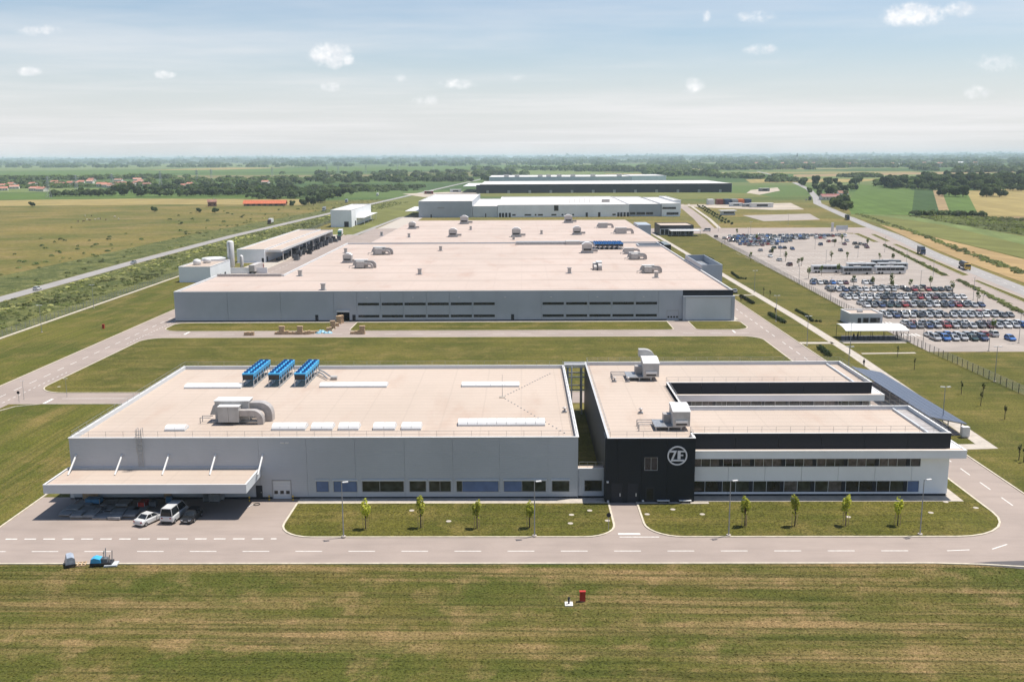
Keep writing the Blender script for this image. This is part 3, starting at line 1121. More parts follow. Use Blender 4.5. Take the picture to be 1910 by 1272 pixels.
# black tower front
TX0, TX1, TY = 12.0, 25.1, 136.35
twx0, twx1, twz0, twz1 = 17.75, 19.63, 4.96, 6.92
tj = [13.79, 17.29, 21.03]
d1, d2 = (12.93, 14.58), (15.36, 16.93)
thole = [(twx0, twx1, twz0, twz1), (d1[0], d1[1], 0.0, 3.0), (d2[0], d2[1], 0.0, 3.0)]
panels_y(OF, 'black_panel', TX0, TX1, 0.0, OZ, TY, tj, thole, mt['black_panel'])
part(OF, 'tower_wall', wall_with_holes(TX0 + 0.06, TX1 - 0.06, 0.0, OZ - 0.1, TY + 0.13, [(twx0, twx1, twz0, twz1)], 0.2).box(TX0, TX0 + 0.25, TY + 0.34, OY0 + 1, 0, OZ).box(TX1 - 0.25, TX1, TY + 0.34, OY0 + 1, 0, OZ), mt['black_panel'])
window_y(OF, twx0 + 0.05, twx1 - 0.05, twz0 + 0.05, twz1 - 0.05, TY, ((0, mt['glass']), (.5, mt['glass'])), 0.12, 0.06)
part(OF, 'blind_box', MB().box(twx0 - 0.1, twx1 + 0.1, TY - 0.12, TY - 0.003, twz1 + 0.02, twz1 + 0.2), mt['dark_band'])
for a, b in (d1, d2):
    d = part(OF, 'door', MB().box(a + 0.04, b - 0.04, TY + 0.03, TY + 0.1, 0.02, 2.97), mt['dark_band'])
    part(d, 'door_handle', MB().box(b - 0.4, b - 0.28, TY - 0.06, TY + 0.03, 1.0, 1.45), mt['white_paint'])
dw = part(OF, 'door', MB().box(17.96, 19.26, TY - 0.04, TY - 0.003, 0.1, 2.4), mt['dark_band'])
part(dw, 'door_pane', MB().box(18.12, 19.1, TY - 0.06, TY - 0.042, 0.5, 2.2), mt['glass'])
# emblem: a ring with the two letters, proud of the wall
lgx, lgz = 22.47, 7.2
LS = 0.00792
EM = thing('wall_emblem', 'round white ring emblem with the letters ZF on the black tower', 'sign', (lgx, TY - 0.16, lgz))
mb = MB()
for i in range(40):
    t0, t1 = 2 * math.pi * i / 40, 2 * math.pi * (i + 1) / 40
    for y in (TY - 0.16,):
        q = [(lgx + r * LS * math.cos(t), lgz + r * LS * math.sin(t)) for r, t in ((183, t0), (183, t1), (158, t1), (158, t0))]
        mb.face([(p[0], TY - 0.16, p[1]) for p in q[::-1]])
        mb.face([(q[0][0], TY - 0.16, q[0][1]), (q[1][0], TY - 0.16, q[1][1]), (q[1][0], TY - 0.01, q[1][1]), (q[0][0], TY - 0.01, q[0][1])])
        mb.face([(q[3][0], TY - 0.16, q[3][1]), (q[2][0], TY - 0.16, q[2][1]), (q[2][0], TY - 0.01, q[2][1]), (q[3][0], TY - 0.01, q[3][1])])
part(EM, 'ring', mb, mt['logo'])
def letter(name, pts):
    p = [(lgx + (a - 815) * LS, lgz - (b - 288) * LS) for a, b in pts]
    m_ = MB()
    k = len(p)
    m_.face([(x, TY - 0.15, z) for x, z in p])
    for i in range(k):
        j = (i + 1) % k
        m_.face([(p[i][0], TY - 0.15, p[i][1]), (p[j][0], TY - 0.15, p[j][1]), (p[j][0], TY - 0.01, p[j][1]), (p[i][0], TY - 0.01, p[i][1])])
    part(EM, name, m_, mt['logo'])
letter('letter_z', [(678, 190), (806, 190), (738, 362), (944, 362), (932, 392), (692, 392), (756, 224), (672, 224)])
letter('letter_f', [(820, 192), (958, 192), (968, 220), (874, 220), (874, 268), (922, 268), (922, 292), (874, 292), (874, 354), (820, 354)])

prn = random.Random(4)
# facade of one wing facing the camera: band, eaves, ribbon windows
def wing(y, x0, x1, ez0, ez1, px_end_up, px_end_lo, full, tail):
    eave = MB().prism([(x0, y - 1.25), (x1 + 1.9, y - 1.25), (x1 + 1.9, y + 8), (x1 - 0.01, y + 8), (x1 - 0.01, y + 0.05), (x0, y + 0.05)], ez0, ez1 - 0.12)
    part(OF, 'eaves', eave, mt['white_panel'])
    part(OF, 'eaves_coping', MB().box(x0, x1 + 1.95, y - 1.3, y - 1.0, ez1 - 0.12, ez1).box(x1 + 1.65, x1 + 1.95, y - 1.0, y + 8, ez1 - 0.12, ez1), mt['white_paint'])
    part(OF, 'eaves_roof', MB().box(x0, x1 + 1.65, y - 1.0, y - 0.02, ez1 - 0.12, ez1 - 0.06), mt['roof'])
    # anthracite parapet band in lengths
    n = 6
    for i in range(n):
        a, b = x0 + (x1 - x0) * i / n, x0 + (x1 - x0) * (i + 1) / n
        part(OF, 'band_panel', MB().box(a + 0.02, b - 0.02, y, y + 0.2, ez1 - 0.1, OZ), mt['dark_band'])
    up0, up1 = 4.67, 5.92 + (0 if full else 0.3)
    lo0, lo1 = 0.71, 2.43
    xe = x1 - 4.2 if full else x1 - 0.5
    part(OF, 'wall_panel', MB().box(x0, x1, y + 0.02, y + 0.2, up1, ez0), mt['white_panel'])
    m_ = 7
    for i in range(m_):
        a, b = x0 + (x1 - x0) * i / m_, x0 + (x1 - x0) * (i + 1) / m_
        if full:
            part(OF, 'wall_panel', MB().box(a + 0.02, b - 0.02, y, y + 0.2, lo1, up0), mt['white_panel'])
            part(OF, 'wall_panel', MB().box(a + 0.02, b - 0.02, y, y + 0.2, 0.45, lo0), mt['white_panel'])
    if full:
        part(OF, 'wall_panel', MB().box(xe, x1, y + 0.004, y + 0.2, lo0, lo1), mt['white_panel'])
        part(OF, 'wall_panel', MB().box(xe, x1, y + 0.004, y + 0.2, up0, up1), mt['white_panel'])
        part(OF, 'plinth', MB().box(x0, x1 - 0.1, y + 0.1, y + 0.25, 0.0, 0.45), mt['dark_band'])
    else:
        part(OF, 'lower_wall', MB().box(x0, x1, y + 0.02, y + 0.2, 0.0, up0), mt['white_panel'])
    rows = ((up0, up1, 1.33), (lo0, lo1, 1.98)) if full else ((up0, up1, 1.9),)
    for z0, z1, w in rows:
        bw = 0.62
        rib = part(OF, 'ribbon_window', MB().box(x0, xe, y + 0.12, y + 0.2, z0, z1), mt['black'])
        x = x0 + 0.05
        i = 0
        per = 3 if w < 1.6 else 2
        while x + 0.4 < xe:
            dark = (i % (per + 1)) == per
            ww = min(bw if dark else w, xe - x)
            last = x + ww > xe - 1.2 and full and z0 < 3
            part(rib, 'spandrel' if dark else 'pane', MB().box(x + 0.03, x + ww - 0.03, y + (0.05 if dark else 0.09), y + 0.115, z0 + 0.04, z1 - 0.04), mt['dark_band'] if dark else (mt['blind'] if last else mt[prn.choice(('glass_blind', 'glass_blind', 'glass_room', 'glass') if z0 > 3 else ('glass', 'glass', 'glass_room', 'glass_room', 'glass_blind'))]))
            if not dark:
                part(rib, 'mullion', MB().box(x - 0.03, x + 0.03, y + 0.04, y + 0.115, z0, z1), mt['pale_panel'])
            x += ww
            i += 1

EZ1, EZ0 = 7.5, 6.27
wing(OY0, TX1, OX1, EZ0, EZ1, 0, 0, True, 0)
CY_R = 171.8       # front face of the rear wing
wing(CY_R, 26.2, OX1, EZ0 + 0.3, EZ1 + 0.25, 0, 0, False, 0)
# bodies
FWY = 154.9        # back face of the front wing
part(OF, 'side_wall', MB().box(OX1 - 0.25, OX1, OY0 + 0.2, FWY, 0, EZ0).box(OX1 - 0.25, OX1, CY_R + 0.2, OY1, 0, EZ0).box(26.2, OX1 - 0.25, FWY - 0.25, FWY, 0, OZ - 0.4).box(OX0 + 0.25, OX1, OY1 - 0.25, OY1, 0, OZ), mt['white_panel'])
part(OF, 'left_wall', MB().box(OX0, OX0 + 0.25, 139.9, OY1, 0, OZ).box(26.0, 26.2, FWY, CY_R, 0, OZ), mt['dark_band'])
part(OF, 'band_side', MB().box(OX1 - 0.2, OX1, OY0 + 0.2, FWY, EZ1, OZ).box(OX1 - 0.2, OX1, CY_R + 0.2, OY1, EZ1, OZ), mt['dark_band'])
# roofs: L-block, front wing, rear wing
lp = [(OX0 + 0.2, TY + 0.3), (TX1 - 0.2, TY + 0.3), (TX1 - 0.2, OY0 + 0.2), (OX1 - 0.2, OY0 + 0.2), (OX1 - 0.2, FWY - 0.1), (26.1, FWY - 0.1), (26.1, CY_R + 0.2), (OX1 - 0.2, CY_R + 0.2), (OX1 - 0.2, OY1 - 0.2), (OX0 + 0.2, OY1 - 0.2)]
part(OF, 'roof', MB().prism(lp, 8.85, 9.15), mt['roof'])
op = inset(lp, -0.28)
part(OF, 'parapet', ring(inset(lp, -0.08), inset(lp, 0.1), 9.1, OZ + 0.02), mt['pale_panel'])
part(OF, 'coping', ring(inset(lp, -0.23), inset(lp, 0.12), OZ + 0.02, OZ + 0.06), mt['white_paint'])
# raised inner upstand at the right end of the front wing, as a gutter
part(OF, 'gutter_upstand', MB().box(OX1 - 2.9, OX1 - 2.65, OY0 + 0.5, FWY - 0.5, 9.15, 9.5).box(OX1 - 2.9, OX1 - 2.65, CY_R + 0.5, OY1 - 0.6, 9.15, 9.5), mt['pale_panel'])
part(OF, 'gutter_bed', MB().box(OX1 - 2.6, OX1 - 0.35, OY0 + 0.4, FWY - 0.3, 9.155, 9.18), mt['duct'])
guard_rail(OF, [(OX0 + .4, TY + .5), (TX1 - .3, TY + .5), (TX1 - .3, OY0 + .5), (OX1 - .3, OY0 + .5), (OX1 - .3, FWY - .3), (26.0, FWY - .3), (26.0, CY_R + .4), (OX1 - .3, CY_R + .4), (OX1 - .3, OY1 - .4), (OX0 + .4, OY1 - .4)], OZ + 0.04, 0.9, 2.1, True)
# glazed band of the low block in the court
cw = part(OF, 'court_window', MB().box(26.4, OX1 - 6, 160.0, 160.2, 4.9, 6.3), mt['pale_panel'])
for i in range(15):
    x = 26.6 + i * 2.05
    part(cw, 'pane', MB().box(x + .04, x + 2.0, 159.94, 159.997, 5.0, 6.2), mt['glass'])
part(OF, 'court_roof', MB().box(26.3, OX1 - 4, 160.2, 171.8, 4.2, 4.5), mt['roof'])
part(OF, 'court_wall', MB().box(26.3, OX1 - 4, 160.2, 160.4, 0, 4.2), mt['pale_panel'])
# wall lamps, cabinets by the tower
for wx, wz_ in ((12.37,3.25), (17.6,0.35), (12.48,0.28)):
    part(OF, 'wall_lamp', MB().box(wx - .14, wx + .14, TY - .35, TY - .003, wz_ - .1, wz_ + .1), mt['white_paint'])
def cabinet(x0, x1, label):
    t = thing('wall_bench', label, 'bench', ((x0 + x1) / 2, TY - 0.5, 0))
    part(t, 'seat', MB().box(x0, x1, TY - 0.62, TY - 0.12, 0.42, 0.5), mt['white_paint'])
    for x in (x0 + 0.2, x1 - 0.3):
        part(t, 'leg', MB().box(x, x + 0.1, TY - 0.58, TY - 0.16, 0.1, 0.42), mt['black'])
cabinet(19.65, 21.46, 'low pale bench against the black tower, left of the two')
cabinet(22.87, 24.64, 'low pale bench against the black tower, right of the two')

# ------------------------------------------------------------------ rooftop equipment
def bend(mb, x0, zc, z_end, y0, y1, th, run):
    """rectangular duct running +x from x0 then curving down to z_end"""
    r = 0.7
    outer, inner = [], []
    xs = x0 + run
    for q in range(7):
        t = math.pi / 2 * q / 6
        outer.append((xs + (r + th) * math.sin(t), zc - th / 2 - r + (r + th) * math.cos(t)))
        inner.append((xs + r * math.sin(t), zc - th / 2 - r + r * math.cos(t)))
    o = [(x0, zc + th / 2)] + outer + [(outer[-1][0], z_end)]
    i_ = [(x0, zc - th / 2)] + inner + [(inner[-1][0], z_end)]
    for a in range(len(o) - 1):
        p = [o[a], o[a + 1], i_[a + 1], i_[a]]
        mb.prof(p, y0, y1)
    return mb


def make_ahu(label, loc, rz=0.0, s=1.0, front=True, group='air handling units on the factory roofs'):
    """air handling unit: skid, panelled casing, intake hood, ducts bending into the roof"""
    t = thing('air_handling_unit', label, 'rooftop unit', loc, rz, group)
    t.scale = (s, s, s)
    part(t, 'skid', MB().box(-4.9, 2.6, -1.2, -0.95, 0.12, 0.32).box(-4.9, 2.6, 1.3, 1.55, 0.12, 0.32).box(-4.6, -4.3, -1.2, 1.5, 0, 0.12).box(-1, -0.7, -1.2, 1.5, 0, 0.12).box(2.2, 2.5, -1.2, 1.5, 0, 0.12), mt['grey_metal'], local=True)
    x = -4.5
    for w in (1.35, 1.2, 1.35, 1.25):
        part(t, 'casing_panel', MB().box(x + 0.015, x + w - 0.015, -0.75, 1.5, 0.34, 3.25), mt['ahu'], local=True)
        x += w
    part(t, 'top_cover', MB().box(-4.6, x + 0.08, -0.85, 1.6, 3.25, 3.36), mt['white_paint'], local=True)
    part(t, 'intake_hood', MB().prof([(-5.4, 1.1), (-4.5, 1.1), (-4.5, 2.5), (-4.85, 2.5)], -0.4, 1.2), mt['galv'], local=True)
    part(t, 'supply_duct', bend(MB(), x, 2.35, 0.0, -0.3, 1.25, 1.15, 1.5), mt['duct'], local=True)
    if front:
        part(t, 'return_casing', MB().box(-3.6, -2.07, -2.3, -0.76, 0.42, 2.75), mt['ahu'], local=True)
        part(t, 'return_casing', MB().box(-2.03, -0.5, -2.3, -0.76, 0.42, 2.75), mt['ahu'], local=True)
        part(t, 'return_cover', MB().box(-3.65, -0.42, -2.36, -0.72, 2.75, 2.84), mt['white_paint'], local=True)
        part(t, 'access_door', MB().box(-1.75, -0.9, -2.33, -2.301, 0.7, 2.5), mt['ahu'], local=True)
        part(t, 'return_duct', bend(MB(), -0.49, 1.75, 0.0, -2.1, -0.9, 0.85, 2.0), mt['duct'], local=True)
    for dy in (-1.4, -0.3):
        part(t, 'pipe_frame', MB().path([(-6.6, dy, 0), (-6.6, dy, 0.9), (-5.0, dy, 0.9)], 0.06, 5), mt['grey_metal'], local=True)
    return t


yb = 147.6
make_ahu('large air handling unit beside the skylights on the front left roof', (-44.0, 149.6, 8.9), 0, 1.05)
BBZ = 9.0
def on_bb(px, py):
    return None
AH = [((-59.1,366.53,9), 0, .95, True, 'left pair, nearer one'), ((-59.59,418.02,9), 0, 1.0, True, 'left pair, farther one'), ((46.59,347.35,9), 0, .85, True, 'nearest one at the right edge'),
      ((47.06,393.72,9), 0, .85, True, 'second one from the right front corner'), ((47.15,415.85,9), 0, .8, False, 'behind the second right hand unit'), ((48.55,564.05,9), 0, 1.05, False, 'far right, standing near the rear roof edge'), ((54.82,520.39,9), 0, 1.15, False, 'far right, nearer the blue coolers'),
      ((28.05,358.12,9), -1.57, .85, True, 'turned end on, left of the right front units')]
for p, rz, s, fr, wh in AH:
    make_ahu('air handling unit on the big roof, ' + wh, p, rz, s, fr)


def make_box_unit(label, p, s=1.0):
    t = thing('rooftop_unit', label, 'rooftop unit', p, 0, 'hooded roof ventilators on the big roof')
    t.scale = (s, s, s)
    part(t, 'casing', MB().box(-1.6, 1.6, -1.3, 1.3, 0.5, 2.8), mt['ahu'], local=True)
    part(t, 'hood', MB().prof([(-1.7, 2.8), (1.7, 2.8), (0.6, 3.5), (-0.6, 3.5)], -1.4, 1.4), mt['white_paint'], local=True)
    part(t, 'louvre', MB().box(-1.2, 1.2, -1.36, -1.301, 0.9, 1.5), mt['black'], local=True)
    part(t, 'base', MB().box(-1.9, 1.9, -1.5, 1.5, 0, 0.5), mt['grey_metal'], local=True)
    part(t, 'side_duct', MB().box(1.6, 3.4, -0.5, 0.5, 0.4, 1.2), mt['duct'], local=True)


for p, s, wh in (((28.06,421.4,9), 1.35, 'beside the blue coolers'), ((-3.05,503.15,9.5), 1.4, 'middle of the far half'), ((-35.83,504.91,9.5), 1.3, 'left of the middle of the far half'), ((28.86,515.46,9.5), 1.3, 'behind the blue coolers'),
                 ((-35.73,603.32,9.5), 1.5, 'at the rear edge, left one'), ((28.7,608.9,9.5), 1.5, 'at the rear edge, middle one'), ((-63.51,563.98,9.5), 1.2, 'leftmost on the far half'), ((-69.44,385.95,9), 1.1, 'behind the left pair of units')):
    make_box_unit('hooded roof ventilator, ' + wh, p, s)
for i, (p, wh) in enumerate((((-36.59,345.25,9), 'centre left'), ((-36.41,434.05,9), 'centre left, farther back'), ((16.83,346.71,9), 'right of centre'), ((46.02,333.19,9), 'in front of the right units'), ((-4.29,486.23,9), 'by the roof step'), ((-78.59,341.84,9), 'near the left roof edge'), ((-62.94,304.68,9), 'close to the front edge'),
                          ((-77.42,425.93,9), 'left edge, by the notch'), ((-74.1,513.98,9.5), 'far half, leftmost'), ((-58.38,502.7,9.5), 'far half, left'), ((-29.18,553.51,9.5), 'far half, middle'), ((10.28,520.13,9.5), 'far half, right of middle'))):
    x, y, z = p
    t = thing('roof_cowl', 'small square vent cowl on the big roof, ' + wh, 'vent', p, 0, 'small vent cowls on the big roof')
    part(t, 'shaft', MB().box(-.6, .6, -.6, .6, 0, 1.9), mt['ahu'], local=True)
    part(t, 'cap', MB().box(-.8, .8, -.8, .8, 1.9, 2.1), mt['duct'], local=True)
    part(t, 'kerb_base', MB().box(-1.2, .9, -.9, .9, 0, .12), mt['grey_metal'], local=True)
for i, (p, wh) in enumerate((((6.84,154.46,8.9), 'near the right edge of the front left roof'), ((16.94,175.31,9.15), 'on the office roof, left of the pair'), ((19.4,175.28,9.15), 'on the office roof, right of the pair'), ((19.08,152.73,9.15), 'alone in the middle of the office roof'))):
    t = thing('vent_cowl', 'tiny metal vent cowl ' + wh, 'vent', p, 0, 'tiny vent cowls on the front roofs')
    part(t, 'base', MB().box(-.35, .35, -.35, .35, 0, .25), mt['grey_metal'], local=True)
    part(t, 'stack', MB().lathe([(.16, .25), (.16, .7)], 0, 0, 8), mt['duct'], local=True)
    part(t, 'cap', MB().lathe([(.36, .7), (.36, .8), (.1, .95)], 0, 0, 8), mt['duct'], local=True)

# dry coolers
def make_cooler(label, loc, n, length, group, bm, rz=0.0, w=2.15):
    t = thing('dry_cooler', label, 'cooler', loc, rz, group)
    hz = 1.25
    part(t, 'body', MB().prof([(-w / 2 + .12, hz), (w / 2 - .12, hz), (w / 2, hz + 1.15), (-w / 2, hz + 1.15)], 0, length), bm, local=True)
    part(t, 'end_panel', MB().box(-w / 2 + .1, w / 2 - .1, -.05, -.003, hz + .05, hz + 1.0), mt['black'], local=True)
    part(t, 'top_deck', MB().box(-w / 2, w / 2, 0, length, hz + 1.15, hz + 1.25), bm, local=True)
    st = length / n
    fan = MB().lathe([(.40, 0), (.38, .24), (.32, .24), (.30, .1)], 0, 0, 12)
    me = fan.mesh('fan', [mt['blue_dark']])
    for i in range(n):
        for sx in (-1, 1):
            share(t, 'fan', me, (sx * w / 4, (i + .5) * st, hz + 1.25))
    leg = MB().box(-.06, .06, -.06, .06, 0, hz)
    ml = leg.mesh('leg', [mt['white_paint']])
    k = max(3, int(length / 2.2))
    for i in range(k + 1):
        for sx in (-1, 1):
            share(t, 'leg', ml, (sx * (w / 2 - .08), min(length - .1, i * length / k) + .06, 0))
    fr = MB()
    for sx in (-1, 1):
        fr.box(sx * (w / 2 - .08) - .05, sx * (w / 2 - .08) + .05, 0, length, hz - .12, hz - .002)
        fr.box(sx * (w / 2 - .08) - .12, sx * (w / 2 - .08) + .12, -.6, length, 0.0, .1)
    part(t, 'frame', fr, mt['galv'], local=True)
    pn = MB().box(0, .02, 0, st * .55, 0, .42)
    mp_ = pn.mesh('coil_slot', [mt['black']])
    for i in range(n):
        share(t, 'coil_slot', mp_, (w / 2 - .06, i * st + st * .2, hz + .12))
    return t


for px, wh in ((455, 'left of the three'), (503, 'middle of the three'), (551, 'right of the three')):
    x = -50.2 + (px - 455) * 0.0992
    make_cooler('blue dry cooler on the front left roof, ' + wh, (x, 173.0, 8.9), 7, 12.2, 'blue coolers on the front left roof', mt['blue'])
pipe = thing('cooler_pipework', 'grey pipes running off the right hand blue cooler', 'pipework', (-38.8, 178, 8.9))
part(pipe, 'pipe', MB().path([(-39.4, 183.5, 9.8), (-38.0, 181.5, 9.8), (-36.6, 179.5, 9.5), (-36.0, 179.5, 9.2)], .14), mt['galv'])
part(pipe, 'pipe', MB().path([(-39.4, 182.5, 9.6), (-38.0, 180.4, 9.6), (-36.8, 178.4, 9.2)], .14), mt['galv'])
part(pipe, 'vessel', MB().tube((-36.2, 178.8, 9.3), (-35.0, 178.8, 9.3), .4, n=10), mt['ahu'])
for i in range(6):
    make_cooler('dark blue dry cooler in the tight row on the big roof, %s from the left' % ('first', 'second', 'third', 'fourth', 'fifth', 'sixth')[i], (33.6 + i * 2.15, 436.5, 9.2), 4, 13.0, 'row of dark blue coolers on the big roof', mt['blue_bb'], 0, 1.9)

# two tall intake units on the office roof with stands
def office_unit(label, p, s=1.0):
    t = thing('intake_unit', label, 'rooftop unit', p, 0, 'intake units on the office roof')
    t.scale = (s, s, s)
    part(t, 'platform', MB().box(-3.6, .6, -2.0, 2.2, .55, .7), mt['galv'], local=True)
    for x in (-3.4, -1.5, .4):
        for y in (-1.8, 2.0):
            part(t, 'leg', MB().box(x - .08, x + .08, y - .08, y + .08, 0, .55), mt['galv'], local=True)
    part(t, 'casing', MB().box(-.9, 1.7, -2.0, 1.9, .72, 3.0), mt['ahu'], local=True)
    part(t, 'sloped_cover', MB().profx([(-2.05, 3.0), (2.0, 3.0), (2.0, 3.5), (.2, 3.5)], -.95, 1.75), mt['white_paint'], local=True)
    part(t, 'louvre', MB().box(-.4, 1.2, -2.06, -2.002, .9, 1.25), mt['black'], local=True)
    part(t, 'hood', MB().box(-.5, 1.3, -2.3, -2.002, 1.26, 1.6), mt['white_paint'], local=True)
    part(t, 'side_duct', MB().box(-2.0, -.9, .2, 1.6, .72, 2.0), mt['duct'], local=True)
    for dy in (-1.9, -.6, .8):
        part(t, 'pipe_frame', MB().path([(-6.0, dy, 0), (-6.0, dy, 1.0), (-3.7, dy, 1.0)], .07, 5), mt['grey_metal'], local=True)
    return t


office_unit('nearer grey intake unit with sloped white top on the office roof', (23.58,144.43,9.15), 1.0)
ou = office_unit('farther grey intake unit with elbow duct on the office roof', (23.29,177.89,9.15), 1.12)
eb = MB()
bend(eb, -1.2, 3.9, 0.0, 2.0, 3.4, 1.2, 1.0)
o = part(ou, 'elbow_duct', eb, mt['ahu'], local=True)

# pipe bridge over the court between the two halls
pb = thing('pipe_bridge', 'steel pipe bridge with ladder frame between the two front roofs', 'pipe bridge', (10.2, 189, 0))
for x in (8.9, 11.6):
    for y in (186.5, 190.5):
        part(pb, 'post', MB().box(x - .12, x + .12, y - .12, y + .12, 0, 9.6), mt['galv'])
for z in (4.8, 7.4, 9.4):
    part(pb, 'beam', MB().box(8.3, 12.3, 186.4, 186.62, z, z + .22), mt['galv'])
    part(pb, 'beam', MB().box(8.3, 12.3, 190.4, 190.62, z, z + .22), mt['galv'])
for i in range(4):
    part(pb, 'pipe', MB().tube((8.2, 187.1 + i * .9, 9.75), (12.4, 187.1 + i * .9, 9.75), .16, n=8), mt['white_paint' if i == 1 else 'grey_metal'])
part(pb, 'pipe', MB().tube((9.6, 186.2, 0.2), (9.6, 186.2, 9.7), .14, n=8), mt['white_paint'])

# ------------------------------------------------------------------ big hall behind
BY0, BZ = 297.8, 9.5
BB = thing('assembly_hall', 'huge blue-grey hall with a vast beige flat roof behind the middle lawn', 'building', (-22, BY0, 0))
bpoly = [(-108, BY0), (62.4, BY0), (64.8, BY0), (64.8, 460), (67, 460), (67, 637), (-71.5, 637), (-73.4, 470), (-84.5, 470), (-84.5, 341.5), (-108, 341.5)]
wz = [(5.07, 5.84), (1.3, 2.06)]
bx = [-50.95, -43.56, -36.5, -29.34, -22.2, -15.11,
      6.23, 13.51, 20.72, 27.85, 35.03]
bwid = 6.55
bh = [(x, x + bwid, z0, z1) for x in bx for z0, z1 in wz]
gate = (-57.59, -53.69)
sdr = (44.63, 48.36)
bh += [(gate[0], gate[1], 0, 3.6), (sdr[0], sdr[1], 0, 3.2)]
bxr = 49.43
bj = [-91.5, -75, -58.5] + [x - .35 for x in bx] + [bx[5] + 7.0, bx[10] + 7.0, -1.58]
panels_y(BB, 'wall_panel', -108, bxr, .45, BZ, BY0, bj, bh, mt['bb_panel'], .14, .07)
part(BB, 'plinth', wall_with_holes(-107.9, bxr, 0, .45, BY0 + .08, bh, .2), mt['dark_band'])
part(BB, 'backing_wall', wall_with_holes(-107.9, bxr, .3, BZ - .4, BY0 + .16, [(gate[0], gate[1], 0, 3.6)], .2), mt['bb_panel'])
for x in bx:
    for z0, z1 in wz:
        window_y(BB, x + .05, x + bwid - .05, z0 + .04, z1 - .04, BY0, ((0, mt['glass']), (.45, mt['glass'])), .12, .05, None, mt['black'])
part(BB, 'gate_lintel', MB().box(gate[0] - .1, gate[1] + .1, BY0 - .25, BY0 + .1, 2.95, 3.6), mt['pale_panel'])
part(BB, 'gate_interior', MB().box(gate[0], gate[1], BY0 + 6, BY0 + 6.2, 0, 3.6).box(gate[0] - .2, gate[0], BY0 + .4, BY0 + 6, 0, 3.6).box(gate[1], gate[1] + .2, BY0 + .4, BY0 + 6, 0, 3.6), mt['dark_band'])
sect_door(BB, sdr[0] + .1, sdr[1] - .1, .05, 3.05, BY0 + .02, mt['bb_panel'], 4)
for a, b in ((-64.35, -63.4), (-52.8, -51.8), (-3.5, -2.58)):
    door_y(BB, a, b, 2.15, BY0 - .03, mt['dark_band'])
for px in range(640, 1260, 43):
    if px % 2:
        x = (px - 973.3) * 0.1655
        part(BB, 'wall_lamp', MB().box(x - .25, x + .25, BY0 - .3, BY0 - .003, 7.4, 7.6), mt['white_paint'])
# right end: black strip over a big framed white panel
part(BB, 'black_strip', MB().box(bxr, 64.9, BY0 - .05, BY0 + .2, 7.73, BZ), mt['black_panel'])
fx0, fx1, fz = bxr, 65.3, 7.71
part(BB, 'panel_frame', MB().box(fx0, fx1, BY0 - 1.0, BY0 - .06, fz - .45, fz).box(fx0, fx0 + .8, BY0 - 1.0, BY0 - .06, .1, fz - .45).box(fx1 - 1.0, fx1, BY0 - 1.0, BY0 - .06, .1, fz - .45), mt['bb_panel'])
part(BB, 'screen_panel', MB().box(fx0 + .8, fx1 - 1.0, BY0 - .75, BY0 - .4, .25, fz - .45), mt['pale_panel'])
part(BB, 'end_wall', MB().box(bxr, 64.8, BY0 + .0, BY0 + .2, 0, 8.2), mt['bb_panel'])
# other walls
mb = MB()
k = len(bpoly)
for i in range(1, k):
    a, b = bpoly[i], bpoly[(i + 1) % k]
    dx, dy = b[0] - a[0], b[1] - a[1]
    Lw = math.hypot(dx, dy)
    if Lw < 3:
        continue
    nx, ny = -dy / Lw * .12, dx / Lw * .12
    part(BB, 'side_wall', MB().cbox(((a[0] + b[0]) / 2 + nx, (a[1] + b[1]) / 2 + ny, BZ / 2 - .02), (Lw - .5, .22, BZ - .04), math.atan2(dy, dx)), mt['bb_panel'])
front_p = [(-107.8, BY0 + .15), (64.6, BY0 + .15), (64.6, 459.9), (64.6, 470), (-84.3, 470), (-84.3, 341.7), (-107.8, 341.7)]
part(BB, 'roof', MB().prism(front_p, 8.7, 9.0), mt['roof_big'])
part(BB, 'rear_roof', MB().prism([(-73.2, 470.05), (66.8, 470.05), (66.8, 636.8), (-71.4, 636.8)], 8.7, 9.5), mt['roof_big'])
cp = [(-108.05, BY0 - .05), (64.85, BY0 - .05), (64.85, 460), (64.85, 470), (-84.55, 470), (-84.55, 341.5), (-108.05, 341.5)]
part(BB, 'coping', ring(cp, inset(cp, .4), BZ, BZ + .05), mt['white_paint'])
part(BB, 'parapet', ring(inset(cp, .25), inset(cp, .42), 8.9, BZ - .002), mt['pale_panel'])
part(BB, 'step_flashing', MB().box(-73.2, 66.8, 469.8, 470.04, 9.0, 9.62), mt['duct'])
# clerestory and stepped parapets
part(BB, 'clerestory', MB().box(-3.0, 20.5, 462, 466.5, 9.0, 10.3), mt['galv'])
part(BB, 'clerestory', MB().box(27.5, 42, 462, 466.5, 9.0, 10.3), mt['galv'])
part(BB, 'clerestory_core', MB().box(20.6, 27.4, 461, 467.5, 9.0, 10.6), mt['ahu'])
part(BB, 'notch_parapet', MB().box(-107.8, -85, 340.6, 341.4, 9.0, 9.9), mt['duct'])
part(BB, 'light_well', MB().box(53.5, 64.5, 449, 449.4, 9.0, 9.8).box(53.5, 64.5, 458.6, 459, 9.0, 9.8).box(53.5, 53.9, 449.4, 458.6, 9.0, 9.8), mt['pale_panel'])
part(BB, 'light_well_bed', MB().box(53.9, 64.5, 449.4, 458.6, 9.0, 9.02), mt['glass'])
